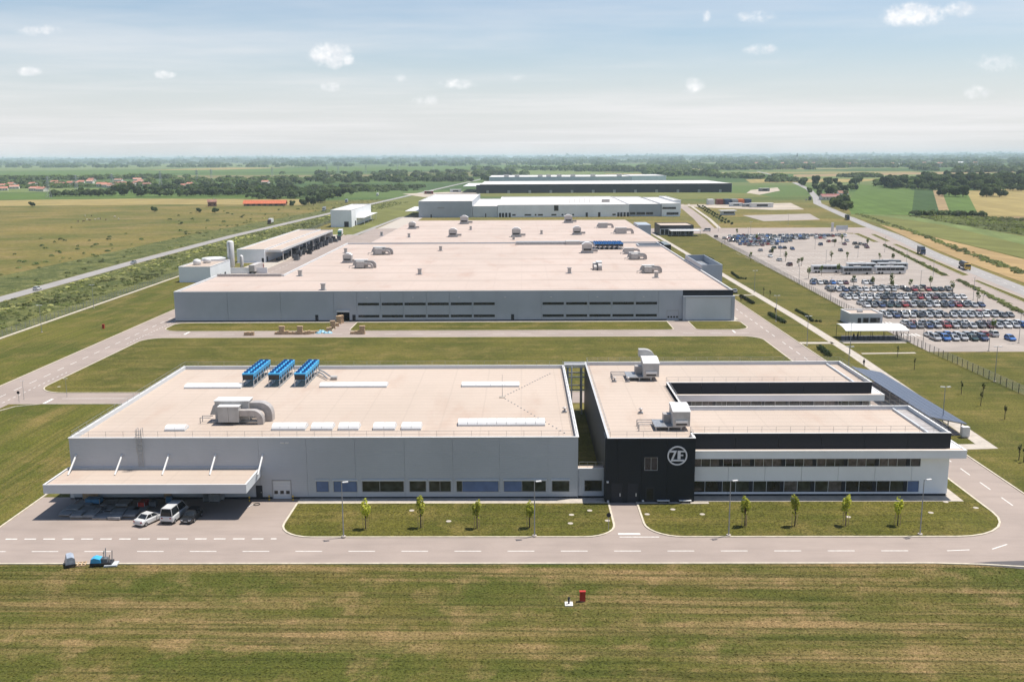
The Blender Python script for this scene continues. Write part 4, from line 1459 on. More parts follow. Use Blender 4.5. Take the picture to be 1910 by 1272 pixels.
# stair tower at the right edge
sx0, sx1, sy0, sy1 = 64.9, 72.5, 336.75, 388.0
sy0 = 352.0
part(BB, 'stair_tower', ring([(sx0, sy0), (sx1, sy0), (sx1, sy1), (sx0, sy1)], [(sx0 + .3, sy0 + .3), (sx1 - .3, sy0 + .3), (sx1 - .3, sy1 - .3), (sx0 + .3, sy1 - .3)], 0, 11.3), mt['bb_panel'])
part(BB, 'stair_tower_roof', MB().box(sx0 + .3, sx1 - .3, sy0 + .3, sy1 - .3, 8.6, 8.9), mt['galv'])
part(BB, 'side_tower', MB().box(67.1, 74.5, 566, 590, 0, 11.0), mt['bb_panel'])
part(BB, 'side_glazing', MB().box(67.1, 70.5, 462, 480, 0, 8.8), mt['glass'])

# ------------------------------------------------------------------ car park, highway, yards
lotp = [(105, 247.6), (129.5, 247.4), (157, 301.5), (163, 336), (171.5, 385), (187, 468), (205, 560), (216, 631), (205, 640), (120.2, 640), (116.2, 565), (110.2, 392), (106.2, 304.6), (105, 262.7)]
hwy = [(158, 200), (167, 245), (176, 300), (187, 362), (211, 504), (235, 618), (250, 712), (279, 868), (312, 1040), (352, 1180), (430, 1480), (518, 1888), (640, 2500), (760, 3200)]
sheet('service_road', [(129.5, 247.4), (120, 215), (155, 205), (172, 290), (187, 362), (211, 504), (235, 618), (242, 660), (216, 650), (216, 631), (205, 560), (187, 468), (171.5, 385), (163, 336), (157, 301.5)], 0.010, mt['asphalt'])
sheet('car_park', lotp, 0.016, mt['asphalt_lot'])
struct('highway', strip(hwy, 8.2, 0.022), mt['asphalt_old'])
sheet('gate_road', [(75, 640), (242, 640), (246, 690), (75, 690)], 0.011, mt['asphalt'])
struct('road', strip([(131, 690), (143, 790), (158, 940), (166, 1040)], 9, 0.012), mt['asphalt'])
struct('footpath', strip([(139, 690), (151, 790), (166, 940), (176, 1040)], 2.6, 0.02), mt['conc'])
for pl in ([(202.7, 551), (205.2, 551), (179.6, 408), (175.6, 408)], [(210.9, 558), (213.9, 557.7), (188.8, 410.6), (184.7, 408)], [(175, 392), (177.6, 392), (162.2, 311.7), (149, 250), (146, 250), (159.2, 307)],
           [(182, 393), (184.3, 393), (177, 341), (163, 280), (160, 280), (172, 332)], [(214.8, 636), (218.8, 636), (208.7, 571.5), (205, 571.7)], [(223.5, 629.5), (226.8, 629), (217.2, 576.5), (213.4, 574.5)]):
    island(pl, mt['lawn'], .25, .13)
lm = MB()
LZ = 0.024
for y in (266.8, 286.4, 305.6, 326.6, 345.0, 364.6, 385, 405, 425, 445, 465, 485, 505):
    x0, x1 = 112, 126 + (y - 262) * .23
    for i in range(int((x1 - x0) / 2.5)):
        x = x0 + i * 2.5
        lm.quad((x - .06, y - 5, LZ), (x + .06, y - 5, LZ), (x + .06, y + 5, LZ), (x - .06, y + 5, LZ))
for yy in (270, 290):
    for i in range(5):
        lm.quad((107 + i * 1.1, yy, LZ), (107.5 + i * 1.1, yy, LZ), (107.5 + i * 1.1, yy + 3.5, LZ), (107 + i * 1.1, yy + 3.5, LZ))
struct('bay_marking', lm, mt['paint'])
hm = MB()
for a, b in zip(hwy[2:9], hwy[3:10]):
    dashes(a, b, 4, 6, .16, .03, hm)
struct('road_marking', hm, mt['paint'])

mt['verge'] = grass_mat('weedy_verge', ((0.052, 0.066, 0.016), (0.105, 0.110, 0.030), (0.26, 0.245, 0.105)), .055, .9, 0.0, .55)
lh = [(-189, 60), (-190, 300), (-191.5, 480), (-190, 640), (-180, 830), (-164.5, 1090), (-146, 1400), (-122, 1816), (-85, 2400), (-40, 3100)]
struct('highway', strip(lh, 7.4, 0.015), mt['asphalt_old'])
sheet('verge', [(-185.5, 190), (-149.6, 190), (-149.6, 420), (-147.5, 640), (-153, 840), (-150, 1100), (-128, 1420), (-141, 1400), (-160, 1090), (-175.5, 830), (-185.7, 640), (-187, 480), (-185.8, 300)], -.012, mt['verge'])
sheet('verge', [(-194.3, 190), (-194.5, 300), (-196, 480), (-194.5, 640), (-184.5, 830), (-169, 1090), (-182, 1090), (-205, 830), (-222, 640), (-226, 480), (-232, 300), (-240, 190)], -.012, mt['verge'])
sheet('yard', [(-106.9, 341.6), (-84.6, 341.6), (-84.6, 470), (-73.5, 470), (-71.6, 637), (-71.6, 700), (-106.9, 700)], 0.013, mt['asphalt'])
sheet('yard', [(-130, 424), (-117.5, 424), (-117.5, 640), (-118, 830), (-128, 830), (-126, 640), (-139, 612), (-139, 470), (-130, 470)], 0.012, mt['conc'])
struct('road', strip([(-112, 640), (-108, 760), (-98, 1000), (-80, 1400), (-60, 1700)], 8, 0.02), mt['asphalt_old'])
sheet('yard', [(-104, 700), (-84, 700), (-84, 880), (-100, 880)], 0.013, mt['conc'])

# fields (parcels of farmland), each its own sheet
def field_mat(name, c, row=0.0, ang=0.0, var=.18):
    m, nt, b = newmat(name)
    v = worldpos(nt)
    n = nramp(nt, nnoise(nt, v, .03, 6, .65), .3, .7)
    col = nmix(nt, n, mul(c, 1 - var), mul(c, 1 + var))
    if row:
        mp = node(nt, 'ShaderNodeMapping')
        mp.inputs['Rotation'].default_value = (0, 0, ang)
        L(nt, v, mp.inputs[0])
        w = nnoise(nt, mp.outputs[0], 1 / row, 3, .6, 1, .01)
        col = nmix(nt, nmath(nt, 'MULTIPLY', nramp(nt, w, .42, .6), .55), col, mul(c, .72))
    f = nramp(nt, nnoise(nt, v, .5, 5, .7), .25, .75)
    col = nmix(nt, nmath(nt, 'MULTIPLY', f, .3), col, mul(c, .7))
    L(nt, col, b.inputs['Base Color'])
    b.inputs['Roughness'].default_value = .95
    b.inputs['Specular IOR Level'].default_value = .1
    bump(nt, b, nnoise(nt, v, .8, 4, .7), .5, .3)
    return m


fm = {'wheat': field_mat('ripe_wheat', (.30, .235, .095), 9, .2), 'green': field_mat('green_crop', (.095, .145, .036), 7, .2), 'maize': field_mat('dark_crop', (.050, .085, .028), 5, .2), 'stubble': field_mat('stubble', (.345, .240, .115), 7, -.4),
      'tan': field_mat('bare_soil', (.30, .215, .115), 8, .2), 'olive': field_mat('olive_meadow', (.155, .160, .050), 10, -.45), 'scrub': field_mat('scrub_plot', (.090, .105, .034), 4, -.4, .3), 'pale': field_mat('pale_green_crop', (.150, .185, .065), 12, .3)}
flds = [
    ('green', [(510.81,1503), (582.74,1467.15), (327.23,826.7), (283.24,845.73), (348.28,1059.32)]), ('maize', [(582.74,1467.15), (589.71,1418.79), (353.37,832.35), (327.23,826.7)]), ('tan', [(589.71,1418.79), (601.26,1417.12), (365.36,839.22), (353.37,832.35)]),
    ('green', [(601.26,1417.12), (624.9,1391.25), (378.44,815.2), (362.11,831.66)]), ('wheat', [(624.9,1391.25), (805.94,1509.04), (440.29,795.91), (378.44,815.2)]), ('scrub', [(324.35,819.35), (375.17,808.06), (413.75,770.25), (327.35,572.32), (313.31,612.39), (316.05,709.52)]),
    ('pale', [(286.74,853.48), (324.35,819.35), (316.05,709.52), (311.26,608.33), (323.37,565.25), (281.46,481.48), (281.78,549.84), (304.8,710.25), (300.07,813.77)]), ('olive', [(283.24,845.73), (300.07,813.77), (304.8,710.25), (281.78,549.84), (267.56,457.26), (237.31,396.95), (245.45,477.77), (254.37,591.23), (263.55,724.44), (272.03,815.91)]),
    ('stubble', [(261.51,718.78), (252.76,587.44), (242.94,472.8), (234.29,391.78), (211.88,334.57), (198.37,384.39), (210.7,464.21), (233.93,588.41)]),
    ('tan', [(377.82,800.61), (431.55,803.78), (393.37,710.11), (379.72,728.47), (380.6,779.4)]),
    ('pale', [(602.58,2195.8), (739.23,2111.66), (1190.93,2353.35), (1401.09,2770.26), (720.59,2627.56)]), ('wheat', [(478.98,1853.63), (632.52,1863.24), (781.31,2102.22), (588.81,2145.4), (499.04,1973.13)]),
    ('tan', [(720.59,2627.56), (1337.85,2996.12), (1642.65,3249.44), (1422,2811.74), (632.16,2304.02)]), ('green', [(447.35,1565.83), (471.81,1535), (575.4,1694.17), (599.06,1658.16), (587.45,1491.3), (519.14,1527.64), (450.78,1416.02)]),
    ('wheat', [(-676.13,1215.13), (-495.59,1249.97), (-273.68,1209.29), (-235.91,1056.5), (-382.12,1082.75), (-603.33,1061.98)]), ('green', [(-821.45,1478.39), (-719.77,1487.17), (-629.42,1486.34), (-324.22,1434.51), (-277.28,1225.34), (-502.35,1267.15), (-685.11,1231.39)]), ('pale', [(-941.36,1695.62), (-820.25,1735.84), (-726.71,1706.47), (-643.23,1499.57), (-731.48,1511.51), (-834.74,1502.47)]),
    ('pale', [(-2366.42,4277.24), (-1750.98,4773.1), (-1242.63,5526.84), (-1924.27,8564.13), (-5265.27,9528.79)]), ('green', [(-1572.74,2839.43), (-1304.93,3013.55), (-1243.04,3385.62), (-773.91,4024.81), (-1013.65,5274.81), (-1707.37,4653.99), (-2262.61,4089.19)]), ('wheat', [(-1699.51,4371.25), (-1637.43,5436.35), (-1203.58,5104.85), (-1328.56,4409.01)]),
    ('pale', [(-151.59,3791.89), (312.02,3932.14), (234.51,2764.23), (-88.12,2546.02)]), ('green', [(-1242.63,5526.84), (88.12,6159.25), (1513.58,6564.68), (1066.93,4624.89), (55.34,3868.92), (-844.03,3750.72)]), ('wheat', [(478.36,2118.53), (591.41,2198.37), (512.94,1886.48), (422.53,1826.29)]),
    ('olive', [(-76.2,1490.99), (308.35,1330.39), (305.91,1206.11), (205.38,1156), (-50.94,1265.11)]),
]
for i, (k_, pl) in enumerate(flds):
    sheet({'wheat': 'wheat_field', 'green': 'green_field', 'maize': 'maize_field', 'stubble': 'stubble_field', 'tan': 'bare_field', 'olive': 'meadow', 'scrub': 'scrub_field', 'pale': 'pale_field'}[k_], pl, .05 + .012 * (i % 5), fm[k_])
mt['dirt'] = field_mat('building_site_dirt', (.42, .36, .29), 0, 0, .25)
sheet('building_site', [(148.01,1019.52), (201.43,1037.56), (287.4,1053.12), (265.43,925.46), (233.57,918.81), (186.88,961.98)], .04, mt['dirt'])
sheet('building_site', [(-167.62,1372.42), (-59.84,1488.66), (-54.63,1357.85), (-99.75,1270.95), (-126.14,1256.99)], .04, mt['dirt'])
sheet('building_site', [(278.03,1242.66), (337.12,1455.35), (406.62,1572.28), (373.14,1427.07), (284.1,1225.08)], .04, mt['dirt'])
sheet('car_park', [(188.01,837.5), (250.46,856.39), (235.75,776.37), (187.41,760.16)], .04, mt['asphalt_lot'])
sheet('meadow', [(-130, 645), (-112, 645), (-105, 830), (-85, 900), (-75, 1340), (-140, 1340), (-160, 1100), (-145, 830)], .03, fm['olive'])

# ------------------------------------------------------------------ generic block building
def block(name, label, x0, x1, y0, y1, h, wall, roof, doors=(), wins=(), par=.5, coping=True):
    t = thing(name, label, 'building', ((x0 + x1) / 2, y0, 0))
    part(t, 'wall', ring([(x0, y0), (x1, y0), (x1, y1), (x0, y1)], [(x0 + .3, y0 + .3), (x1 - .3, y0 + .3), (x1 - .3, y1 - .3), (x0 + .3, y1 - .3)], 0, h), wall)
    part(t, 'roof', MB().box(x0 + .3, x1 - .3, y0 + .3, y1 - .3, h - par - .2, h - par), roof)
    if coping:
        part(t, 'coping', ring([(x0 - .1, y0 - .1), (x1 + .1, y0 - .1), (x1 + .1, y1 + .1), (x0 - .1, y1 + .1)], [(x0 + .35, y0 + .35), (x1 - .35, y0 + .35), (x1 - .35, y1 - .35), (x0 + .35, y1 - .35)], h, h + .08), mt['white_paint'])
    for a, b, z in doors:
        part(t, 'door', MB().box(a, b, y0 - .08, y0 - .005, 0, z), mt['dark_band'])
    for a, b, z0, z1 in wins:
        w = part(t, 'window', MB().box(a - .1, b + .1, y0 - .08, y0 - .005, z0 - .1, z1 + .1), mt['grey_metal'])
        n = max(1, round((b - a) / 3.5))
        for i in range(n):
            part(w, 'pane', MB().box(a + (b - a) * i / n + .06, a + (b - a) * (i + 1) / n - .06, y0 - .11, y0 - .082, z0, z1), mt['glass'])
    return t


# left yard group
cube = block('plant_building', 'plain white cube building with two round tanks on top beside the fence', -141, -128, 396.3, 424, 6.4, mt['white_panel'], mt['roof'], (), ())
for yy, z in ((401, 2.0), (408, 2.0), (415, 2.0)):
    part(cube, 'vent', MB().box(-127.98, -127.9, yy, yy + 2, .8, z), mt['dark_band'])
for i, (p, wh) in enumerate((((-137.5, 409, 5.9), 'left'), ((-135.5, 416, 5.9), 'right'))):
    t = thing('roof_tank', 'round white tank on the white cube roof, %s one of two' % wh, 'tank', p, 0, 'tanks on the white cube')
    part(t, 'shell', MB().lathe([(1.2, 0), (1.6, .4), (1.6, 1.6), (1.2, 2.2), (.4, 2.45)], 0, 0, 14), mt['white_paint'], True, True)
    part(t, 'saddle', MB().box(-1.3, 1.3, -1.3, 1.3, -.02, .2), mt['grey_metal'], local=True)
tk = thing('storage_tank', 'wide low round white tank behind the cube building', 'tank', (-139.5, 438, 0))
part(tk, 'shell', MB().lathe([(5.2, 0), (5.2, 5.6)], 0, 0, 28), mt['white_paint'], True, True)
part(tk, 'lid', MB().lathe([(5.35, 5.6), (5.35, 5.8), (4.6, 6.0), (.3, 6.25)], 0, 0, 28), mt['sky_dome'], False, True)
for (x, y, r, h, lb) in ((-132.6, 441, 1.55, 13.4, 'tall white silo between the cube and the long shed'), (-129.6, 447, .85, 6.2, 'short white silo beside the tall one')):
    t = thing('silo', lb, 'silo', (x, y, 0))
    part(t, 'shell', MB().lathe([(r * .5, .8), (r, 1.8), (r, h - .8), (r * .85, h - .3), (r * .4, h)], 0, 0, 18), mt['white_paint'], True, True)
    for q in range(4):
        a = math.pi / 4 + q * math.pi / 2
        part(t, 'leg', MB().box(r * .8 * math.cos(a) - .1, r * .8 * math.cos(a) + .1, r * .8 * math.sin(a) - .1, r * .8 * math.sin(a) + .1, 0, 1.8), mt['grey_metal'], local=True)
    part(t, 'ladder', MB().box(-.2, .2, -r - .18, -r - .06, .4, h - .5), mt['galv'], local=True)
wallw = thing('yard_wall', 'low white concrete wall below the silos', 'wall', (-122, 430, 0))
part(wallw, 'wall_slab', MB().box(-131, -113, 428, 428.4, 0, 2.4), mt['white_panel'])
part(wallw, 'wall_coping', MB().box(-131.1, -112.9, 427.9, 428.5, 2.4, 2.5), mt['white_paint'])
sh = block('loading_shed', 'long white shed with beige roof and side canopy over black stacks', -139, -125.5, 472.3, 607, 6.4, mt['white_panel'], mt['roof'], ((-127, -126, 2.2),), ())
part(sh, 'canopy_roof', MB().box(-125.45, -118.2, 474, 606, 5.55, 5.75), mt['roof'])
part(sh, 'canopy_fascia', MB().box(-118.2, -117.9, 473.9, 606.1, 5.0, 6.1), mt['white_paint'])
part(sh, 'canopy_end', MB().box(-125.4, -118.2, 473.7, 473.9, 5.0, 6.1), mt['white_paint'])
part(sh, 'canopy_end', MB().box(-125.4, -117.9, 606.1, 606.6, 0, 6.1), mt['white_paint'])
for i in range(8):
    part(sh, 'column', MB().box(-118.6, -118.25, 480 + i * 17.6, 480.35 + i * 17.6, 0, 5.0), mt['white_paint'])
part(sh, 'door', MB().box(-125.45, -125.38, 476, 478, 0, 2.4), mt['dark_band'])
rng = random.Random(5)
ORD0 = ['first', 'second', 'third', 'fourth', 'fifth', 'sixth', 'seventh', 'eighth', 'ninth', 'tenth', 'eleventh', 'twelfth', 'thirteenth', 'fourteenth', 'fifteenth', 'sixteenth', 'seventeenth', 'eighteenth', 'nineteenth', 'twentieth']
ORD0 += ['twenty-' + o for o in ORD0[:9]] + ['thirtieth'] + ['thirty-' + o for o in ORD0[:9]]
mt['blackcrate'] = M('black_plastic_crate', (.030, .033, .040), .55, .35, .8)
mt['greycrate'] = M('grey_plastic_crate', (.13, .14, .15), .6, .3, .8)
for i in range(34):
    y = 482 + i * 3.55
    for col_ in range(2):
        if rng.random() < .18:
            continue
        x = -121.6 + col_ * 6.6 + rng.uniform(-.7, .7) + (2.0 if rng.random() < .25 else 0)
        n = rng.choice((1, 2, 2, 3))
        t = thing('crate_stack', 'black crates under the long shed canopy, %s pile from the silos, %s line' % (ORD0[i], ('inner', 'outer')[col_]), 'crate stack', (x, y, 0.02), rng.uniform(-.12, .12), 'black crate stacks under the shed canopy')
        mtx = rng.choice(('blackcrate', 'blackcrate', 'blackcrate', 'greycrate'))
        for k_ in range(n):
            w_, d_, h_ = 2.4, 2.1, .95
            part(t, 'crate', ring([(-w_ / 2, -d_ / 2), (w_ / 2, -d_ / 2), (w_ / 2, d_ / 2), (-w_ / 2, d_ / 2)], [(-w_ / 2 + .12, -d_ / 2 + .12), (w_ / 2 - .12, -d_ / 2 + .12), (w_ / 2 - .12, d_ / 2 - .12), (-w_ / 2 + .12, d_ / 2 - .12)], k_ * h_ + .02, (k_ + 1) * h_ - .02).box(-w_ / 2 + .05, w_ / 2 - .05, -d_ / 2 + .05, d_ / 2 - .05, k_ * h_ + .02, k_ * h_ + .5), mt[mtx], local=True)
for i, (x, y, n) in enumerate(((-92.3, 432, 2), (-90.8, 438, 1), (-90.3, 444, 2), (-90.0, 450, 1), (-89.8, 457, 1), (-90.0, 506, 1), (-89.2, 513, 1), (-88.6, 521, 1))):
    t = thing('crate_row', 'dark crates standing by the big hall edge, number %s counted from the red trailer' % ('one', 'two', 'three', 'four', 'five', 'six', 'seven', 'eight')[i], 'crate stack', (x, y, .02), .05, 'crates along the big hall')
    for k_ in range(n):
        part(t, 'crate', MB().box(-1.5, 1.5, -2.2, 2.2, k_ * 1.0, k_ * 1.0 + .96), mt['blackcrate'], local=True)
        part(t, 'crate_lid', MB().box(-1.55, 1.55, -2.25, 2.25, k_ * 1.0 + .961, k_ * 1.0 + .99), mt['greycrate'], local=True)

W1 = block('white_hall', 'tall white windowless hall with side canopy by the far left road', -140.3, -125, 716, 810, 12.4, mt['white_panel'], mt['roof_white'], ((-130.5, -127.2, 4.0),), ())
part(W1, 'side_canopy', MB().prism([(-124.9, 738), (-119.5, 738), (-119.5, 808), (-124.9, 808)], 5.2, 5.5), mt['white_paint'])
for i in range(4):
    part(W1, 'column', MB().box(-120, -119.7, 742 + i * 20, 742.3 + i * 20, 0, 5.2), mt['white_paint'])
part(W1, 'dock_door', MB().box(-124.98, -124.9, 730, 735, 0, 3.6), mt['dark_band'])

# second factory behind the big hall
B3Y = 826
b3 = lambda px, py=395: (px - 973.3) * 0.4515
t3 = block('rear_hall', 'tall blue-grey block at the left end of the white rear factory', b3(780), b3(880), B3Y, 990, 13.6, mt['bb_panel'], mt['roof_white'], ((b3(802), b3(804.5), 2.6),), ())
part(t3, 'wall_lettering', MB().box(b3(815), b3(828), B3Y - .06, B3Y - .005, 7.6, 8.6), mt['grey_metal'])
part(t3, 'side_canopy', MB().box(b3(780) - 12, b3(780) - .1, 830, 905, 5.0, 5.4), mt['white_paint'])
block('rear_annex', 'lower grey annex between the blue-grey block and the white factory', b3(880) + .3, b3(927), B3Y + 3, 980, 9.2, mt['pale_panel'], mt['roof_white'], ((b3(904), b3(906), 3),), ())
zb3 = [(1.03, 1.93)]
ws = [(b3(a), b3(b), 1.2, 2.4) for a, b in ((955, 961), (978, 990), (997, 1000), (1003, 1012), (1028, 1037), (1047, 1050), (1053, 1064), (1067, 1070), (1142, 1148))] + [(b3(1033), b3(1041), 5.2, 9.6)]
ds = [(b3(a), b3(a) + 1.9, 3.6) for a in (930, 935.5, 941.5, 948)] + [(b3(1092), b3(1096), 3.6), (b3(1115), b3(1119.5), 3.8)] + [(b3(a), b3(a) + 1.9, 3.6) for a in (1151, 1156.5, 1162.5, 1168.5)]
t3 = block('rear_factory', 'long white rear factory with white roof and row of dock doors', b3(927) + .3, b3(1173), B3Y + 1, 1000, 10.2, mt['white_panel'], mt['roof_white'], ds, ws)
for i in range(5):
    part(t3, 'roof_pipe', MB().tube((b3(1067) + i * 4.4, 870, 9.6), (b3(1067) + i * 4.4, 870, 13.5), .25, n=6), mt['white_paint'])
part(t3, 'roof_unit', MB().box(b3(1132), b3(1147), 880, 886, 9.7, 12.2), mt['duct'])
block('rear_office', 'grey glazed middle part of the white rear factory', b3(1173) + .3, b3(1233), B3Y + 2, 990, 10.4, mt['bb_panel'], mt['roof_white'], (), ((b3(1175), b3(1185), 1.6, 3.6), (b3(1187), b3(1203), 1.6, 3.6), (b3(1205), b3(1218), 1.6, 3.6)))
block('rear_office_block', 'white office end of the rear factory with two rows of windows', b3(1233) + .3, b3(1268), B3Y + 1, 960, 10.8, mt['white_panel'], mt['roof_white'], (), ((b3(1235), b3(1260), 6.2, 7.8), (b3(1243), b3(1265), 1.4, 3.4)))
block('rear_office_wing', 'white corner wing at the right end of the rear factory', b3(1268) + .3, b3(1283), B3Y + 40, 960, 11.8, mt['white_panel'], mt['roof_white'], (), ((b3(1269), b3(1278), 7.2, 8.8), (b3(1269), b3(1280), 2.4, 4.6)))

B4 = block('dark_hall', 'very long anthracite hall with white roof in the distance', -59, 292, 1375, 1560, 12.3, mt['dark_band'], mt['roof_white'], (), (), .2)
for i in range(12):
    x = -50 + i * 29.5
    part(B4, 'wall_panel', MB().box(x - 14, x + 15.2, 1374.7, 1374.99, .4, 11.7), mt['dark_band'])
    part(B4, 'dock_door', MB().box(x, x + 3.6, 1374.5, 1374.69, 0, 4.0), mt['grey_metal'])
part(B4, 'end_wall', MB().box(292.02, 292.4, 1374.7, 1560, 0, 12.2), mt['pale_panel'])
part(B4, 'low_roof', MB().box(-84, -59.1, 1400, 1560, 9.0, 9.5), mt['white_paint'])
B5 = block('pale_hall', 'pale grey hall with rooftop units behind the long dark hall', -62, 205, 1850, 2040, 13, mt['pale_panel'], mt['roof_white'], (), ())
block('white_annex', 'white annex at the right end of the pale hall', 205.5, 270, 1850, 2000, 14, mt['white_panel'], mt['roof_white'], (), ())
for i, x in enumerate((-34, -14, 30, 46, 66, 92, 130, 180)):
    part(B5, 'roof_unit', MB().box(x, x + 9, 1870, 1880, 12.5, 17), mt['ahu'])

# gate house by the big hall, guard house and bicycle shelter
gh = block('gate_house', 'single storey gate house with dark roof band and white porch', 88.5, 110, 628, 655, 6.4, mt['dark_band'], mt['roof'], (), (), .4, False)
part(gh, 'glazed_wall', MB().box(88.4, 110.1, 627.8, 627.99, .3, 4.2), mt['pale_panel'])
for i in range(8):
    part(gh, 'pane', MB().box(89 + i * 2.6, 91.2 + i * 2.6, 627.7, 627.79, .6, 3.8), mt['glass'])
part(gh, 'porch_roof', MB().box(94, 113, 618, 627.6, 3.3, 3.6), mt['white_paint'])
for i in range(5):
    part(gh, 'porch_post', MB().box(94.4 + i * 4.5, 94.6 + i * 4.5, 618.2, 618.4, 0, 3.3), mt['galv'])
g2 = block('guard_house', 'small pale guard house with flat beige roof behind the bicycle shelter', 97.9, 107.6, 288, 297, 3.5, mt['pale_panel'], mt['roof'], ((100.2, 101.2, 2.2),), ((101.8, 103.4, .9, 2.2), (103.9, 106.8, .9, 2.2)), .25)
part(g2, 'roof_unit', MB().box(101.5, 103, 292, 293, 3.25, 3.8), mt['ahu'])
BS = thing('bicycle_shelter', 'open bicycle shelter with white curved roof and thin posts', 'shelter', (95, 262, 0))
sx0, sx1, syf, syb = 88.2, 105.5, 262.2, 270.5
pr_ = [(syf + (syb - syf) * q / 6, 2.5 + 1.25 * math.sin(math.pi * (.12 + .55 * q / 6))) for q in range(7)]
prb = [(a, b - .1) for a, b in pr_[::-1]]
for i in range(6):
    part(BS, 'roof_sheet', MB().profx(pr_ + prb, sx0 + i * (sx1 - sx0) / 6 + .01, sx0 + (i + 1) * (sx1 - sx0) / 6 - .01), mt['sky_dome'])
for i in range(6):
    for y, z in ((syf + .15, 2.8), (syb - .15, 3.2)):
        part(BS, 'post', MB().box(sx0 + .1 + i * 3.4 - .05, sx0 + .1 + i * 3.4 + .05, y - .05, y + .05, 0, z), mt['black'])
part(BS, 'side_rail', MB().box(sx0 - 2, sx1, syf - 1.2, syf - 1.1, .1, .4), mt['galv'])
sheet('shelter_floor', [(86.9, 261.2), (105.8, 261.2), (105.8, 271.2), (90, 271.2)], .035, M('dark_paving', (.10, .095, .09), .8, .2, .8))
for i in range(9):
    x = 90 + i * 1.35
    t = thing('bicycle', 'dark bicycle parked under the white shelter, %s from the left' % ORD0[i], 'bicycle', (x, 264.6, .04), .1 * (i % 3), 'bicycles under the shelter')
    for yy in (-.5, .5):
        wb_ = MB()
        for q in range(10):
            a0, a1 = 2 * math.pi * q / 10, 2 * math.pi * (q + 1) / 10
            wb_.tube((0, yy + .33 * math.cos(a0), .34 + .33 * math.sin(a0)), (0, yy + .33 * math.cos(a1), .34 + .33 * math.sin(a1)), .03, n=4)
        part(t, 'wheel', wb_, mt['rubber'], local=True)
    part(t, 'frame', MB().path([(0, -.5, .34), (0, -.15, .85), (0, .35, .85), (0, .5, .34), (0, .3, .95)], .03, 4), mt['black'], local=True)
    part(t, 'handlebar', MB().tube((-.25, .3, .97), (.25, .3, .97), .025, n=4), mt['black'], local=True)
    part(t, 'saddle', MB().box(-.07, .07, -.28, -.02, .86, .93), mt['black'], local=True)

# solar carport beside the office
mt['solar'] = M('solar_cell', (.065, .082, .135), .28, .15, .3)
struct('carport_bay', MB().box(75.25, 79.8, 171, 214, 0.0, 0.03), mt['asphalt'])
SC = thing('solar_carport', 'long carport roofed with blue-grey solar panels beside the office', 'carport', (76.3, 192, 0))
def sz_(x):
    return 3.35 - (x - 73.6) * .2
me = None
for j in range(28):
    for i in range(5):
        xa, xb = 73.6 + i * 1.38 + .03, 73.6 + (i + 1) * 1.38 - .03
        ya, yb_ = 171 + j * 1.54 + .02, 171 + (j + 1) * 1.54 - .02
        if me is None:
            m_ = MB().prof([(0, 0), (xb - xa, -.2 * (xb - xa)), (xb - xa, -.2 * (xb - xa) + .05), (0, .05)], 0, yb_ - ya)
            me = m_.mesh('solar_panel', [mt['solar']])
        share(SC, 'solar_panel', me, (xa - 76.3, ya - 192, sz_(xa) + .12))
for j in range(9):
    y = 171.6 + j * 5.3
    part(SC, 'rafter', MB().prof([(73.6, 3.2), (80.5, 1.82), (80.5, 1.96), (73.6, 3.34)], y - .06, y + .06), mt['galv'])
    for x in (74.6, 79.6):
        part(SC, 'post', MB().box(x - .08, x + .08, y - .08, y + .08, 0, sz_(x) - .05), mt['galv'])
for x in (74.3, 77.0, 79.8):
    part(SC, 'purlin', MB().box(x - .05, x + .05, 171, 214.2, sz_(x) + .02, sz_(x) + .11), mt['galv'])
kb = thing('inverter_cabinet', 'white cabinet at the near end of the solar carport', 'cabinet', (79.6, 169.8, 0))
part(kb, 'case', MB().box(78.9, 80.2, 169.3, 170.3, .3, 2.0), mt['white_paint'])
part(kb, 'plinth', MB().box(79.0, 80.1, 169.4, 170.2, 0, .3), mt['conc'])

# ------------------------------------------------------------------ fences
def fence(label, pts, h, step, post_m, mesh_m, group=None):
    t = thing('mesh_fence', label, 'fence', (pts[0][0], pts[0][1], 0), 0, group)
    post = MB().box(-.05, .05, -.05, .05, 0, h)
    mp_ = post.mesh('post', [post_m])
    wires = MB()
    tot = 0
    for a, b in zip(pts, pts[1:]):
        A, B = Vector(a), Vector(b)
        d = B - A
        n = max(1, int(d.length / step))
        for i in range(n):
            p = A + d * (i / n)
            if tot < 300:
                share(t, 'post', mp_, (p.x - pts[0][0], p.y - pts[0][1], 0))
                tot += 1
        for z in [h * q / 8 for q in range(1, 9)]:
            wires.tube((a[0], a[1], z), (b[0], b[1], z), .018, n=3, caps=False)
        m_ = int(d.length / .6)
        for i in range(m_):
            p = A + d * (i / m_)
            wires.tube((p.x, p.y, .05), (p.x, p.y, h), .012, n=3, caps=False)
    o = part(t, 'wire_mesh', wires, mesh_m)
    o['kind'] = 'stuff'
    return t


fence('grey mesh fence along the left edge of the works, by the highway', [(-149, 225), (-149.4, 300), (-149.2, 420), (-148, 520), (-147, 640), (-152, 840)], 2.2, 2.6, mt['galv'], mt['galv'])
fence('dark mesh fence between the right lawn and the car park', [(106, 190), (105, 250), (106, 302), (109.4, 392), (115, 520), (118, 600)], 2.0, 2.6, mt['black'], mt['grey_metal'])
struct('kerb', MB().box(-148.8, -147.9, 225, 420, 0, .25), mt['kerb'])

